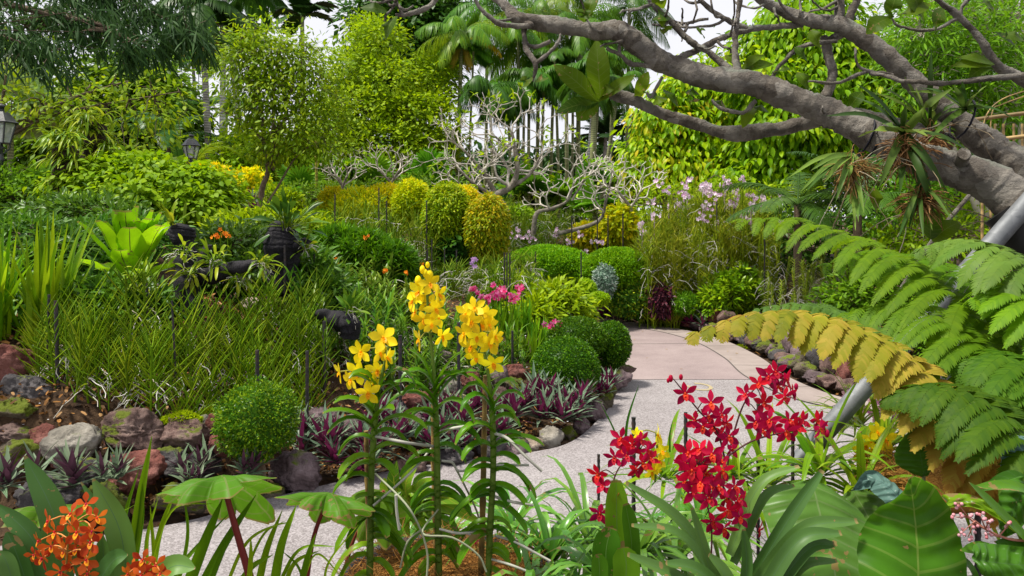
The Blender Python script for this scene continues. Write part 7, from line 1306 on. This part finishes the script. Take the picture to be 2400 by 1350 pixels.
BIGL = leafmat('big_leaf', [(.022, .075, .008), (.036, .1, .01), (.055, .13, .014)], .38, .32, vein=(.12, .19, .03), veinw=.018, side=7, nscale=16)
BIGC = leafmat('big_cool_leaf', [(.04, .095, .03), (.055, .12, .04), (.08, .15, .055)], .3, .3, vein=(.12, .19, .06), veinw=.018, side=6, nscale=16)
DKB = leafmat('dark_big_leaf', [(.02, .07, .012), (.035, .1, .015), (.055, .13, .02)], .3, .3, vein=(.06, .14, .03), veinw=.02, side=7, nscale=5)
BLU = leafmat('blue_pleated_leaf', [(.08, .16, .14), (.11, .2, .17)], .15, .3, vein=(.05, .1, .09), veinw=.02, side=9, nscale=5)
def big(label, rows, w_, mat, prof=HEART, up=(0, -.9, .45), fold=-.12, stalk=None):
    t = thing('broad_leaf', label, 'leaf', P(*rows[0])); mb = MB(); ribbon(mb, rows, w_, prof, up, fold, 17, .5, 18); a = mb.v[0]; uu, vv = mb.a[0][:, 1], np.abs(mb.a[0][:, 2]); a += ((np.sin((uu - .13 * vv) * 7 * 6.283) * .0032 * (1 - vv * .4) + .012 * np.sin(uu * 5 + vv * 3) * vv) * (vv > .06))[:, None] * np.array([0, -1, .5]); a += (np.array([noise.noise(Vector(q * 9)) for q in a]) * .008)[:, None] * np.array([0, -1, .4]); mb.build('blade', mat, t)
    if stalk: ms = MB(); limb(ms, stalk, 7, 5, .02); ms.build('stalk', CANE, t)
big('largest upright green leaf with a pale midrib at the bottom edge', [(2152, 1420, 1.45), (2150, 1280, 1.5), (2140, 1180, 1.52), (2132, 1118, 1.5)], 262, BIGL, np.array([.8, .98, 1, .98, .9, .78, .6, .38, .18, .03]))
big('wide grey green heart-shaped leaf behind the red orchid leaves', [(1905, 1130, 1.75), (1920, 1200, 1.68), (1945, 1290, 1.6), (1970, 1400, 1.52)], 235, BIGC, np.array([.25, .75, .98, 1, .98, .95, .9, .85, .8, .75]), (0, -.75, .6))
big('second grey green leaf tucked between the two largest leaves', [(2000, 1150, 1.8), (2040, 1220, 1.75), (2080, 1330, 1.7), (2100, 1420, 1.68)], 150, BIGC, np.array([.3, .8, 1, 1, .95, .9, .85, .8, .75, .7]), (0, -.75, .6))
big('bluish pleated leaf folding over beside the largest leaf', [(2116, 1180, 1.72), (2080, 1140, 1.75), (2040, 1125, 1.78), (1996, 1150, 1.76)], 66, BLU, np.array([.6, 1, 1, 1, .95, .85, .7, .5, .3, .05]), (0.25, -.85, .5), -.15)
big('upright dark heart-shaped leaf in front of the second pipe', [(2165, 1118, 2.0), (2160, 1080, 2.0), (2152, 1040, 2.0), (2150, 1000, 1.97)], 108, DKB, np.array([.12, .45, .72, .92, 1, 1, .98, .9, .7, .3]), (0, -1, .1), -.1, [(2165, 1115, 2.0, 8), (2166, 1200, 2.0, 9), (2168, 1300, 2.0, 9)])
big('round dark leaf in the bottom right corner', [(2280, 1310, 1.35), (2330, 1318, 1.35), (2400, 1325, 1.35), (2480, 1330, 1.35)], 90, DKB, np.array([.4, .8, .98, 1, 1, 1, .95, .9, .8, .6]), (0, -.7, .7), .1)
big('dark hanging leaf at the photo edge by the pinkish seed head', [(2400, 1130, 1.6), (2380, 1180, 1.58), (2360, 1230, 1.56), (2345, 1260, 1.56)], 84, DKB, np.array([.5, .9, 1, 1, .95, .85, .7, .5, .3, .05]), (.3, -.9, .3), .1)
big('curled glossy leaf arching over the pinkish seed head', [(2204, 1212, 1.62), (2220, 1180, 1.58), (2290, 1180, 1.55), (2370, 1230, 1.52), (2420, 1300, 1.5)], 40, VST, SWORD, (0, -.6, .8), .4)
big('bluish glossy leaf at the edge below the dark fern frond', [(2420, 1040, 1.8), (2400, 1060, 1.8), (2370, 1080, 1.8), (2342, 1100, 1.8)], 90, BLU, np.array([.5, .9, 1, 1, .95, .85, .7, .5, .3, .05]), (0, -.8, .6), .1)
leafplant('orchid_leaves', 'dark strap leaves filling the bottom right corner', [(L3(1.5, 2420, 1420, 2330, 1300, 2250, 1290), 44), (L3(1.5, 2440, 1300, 2340, 1200, 2270, 1130), 36), (L3(1.52, 2300, 1420, 2270, 1330, 2210, 1300), 40), (L3(1.5, 2420, 1420, 2400, 1300, 2330, 1270), 44), (L3(1.55, 2450, 1250, 2400, 1150, 2280, 1140), 36), (L3(1.5, 2260, 1420, 2240, 1330, 2160, 1310), 30), (L3(1.6, 2440, 1180, 2380, 1120, 2300, 1150), 34), (L3(1.5, 2350, 1430, 2300, 1380, 2240, 1370), 50)], DKB, 'orchid', prof=STRAP, up=(0, -.6, .75), fold=.3)
def seedhead():
    t = thing('seed_head', 'pinkish branching seed head by the dark corner leaves', 'seed head', P(2400, 1265, 1.5)); ms = MB(); limb(ms, [(2420, 1268, 1.5, 7), (2360, 1262, 1.5, 6), (2300, 1235, 1.5, 5), (2268, 1212, 1.5, 4)], 6, 5, .04, .8)
    mt = MB()
    for a in [(2340, 1258), (2310, 1240), (2285, 1222), (2268, 1212)]:
        for _k in range(3):
            e = (a[0] + U(-34, 24), a[1] + U(-34, 40)); limb(ms, [(a[0], a[1], 1.5, 4), (e[0], e[1], 1.5 + U(-.03, .03), 2)], 5, 3, .04, .8)
            for _j in range(4): sphere(mt, P(e[0] + U(-9, 9), e[1] + U(-9, 9), 1.5 + U(-.02, .02)), .0035, 6, 5, U(0, 1))
    ms.build('stalk', leafmat('pink_stalk', [(.35, .14, .1), (.45, .2, .14)], 0, .5), t); mt.build('seeds', leafmat('seed_pink', [(.4, .12, .15), (.55, .3, .35)], 0, .5), t)
seedhead()
leafplant('grass_tuft', 'two lone dark grass blades standing before the pale path', [(L3(2.6, 1466, 1080, 1470, 990, 1497, 902), 7), (L3(2.6, 1462, 1080, 1440, 1010, 1405, 940), 5), (L3(2.6, 1570, 1060, 1570, 1020, 1577, 985), 5)], DEEP)
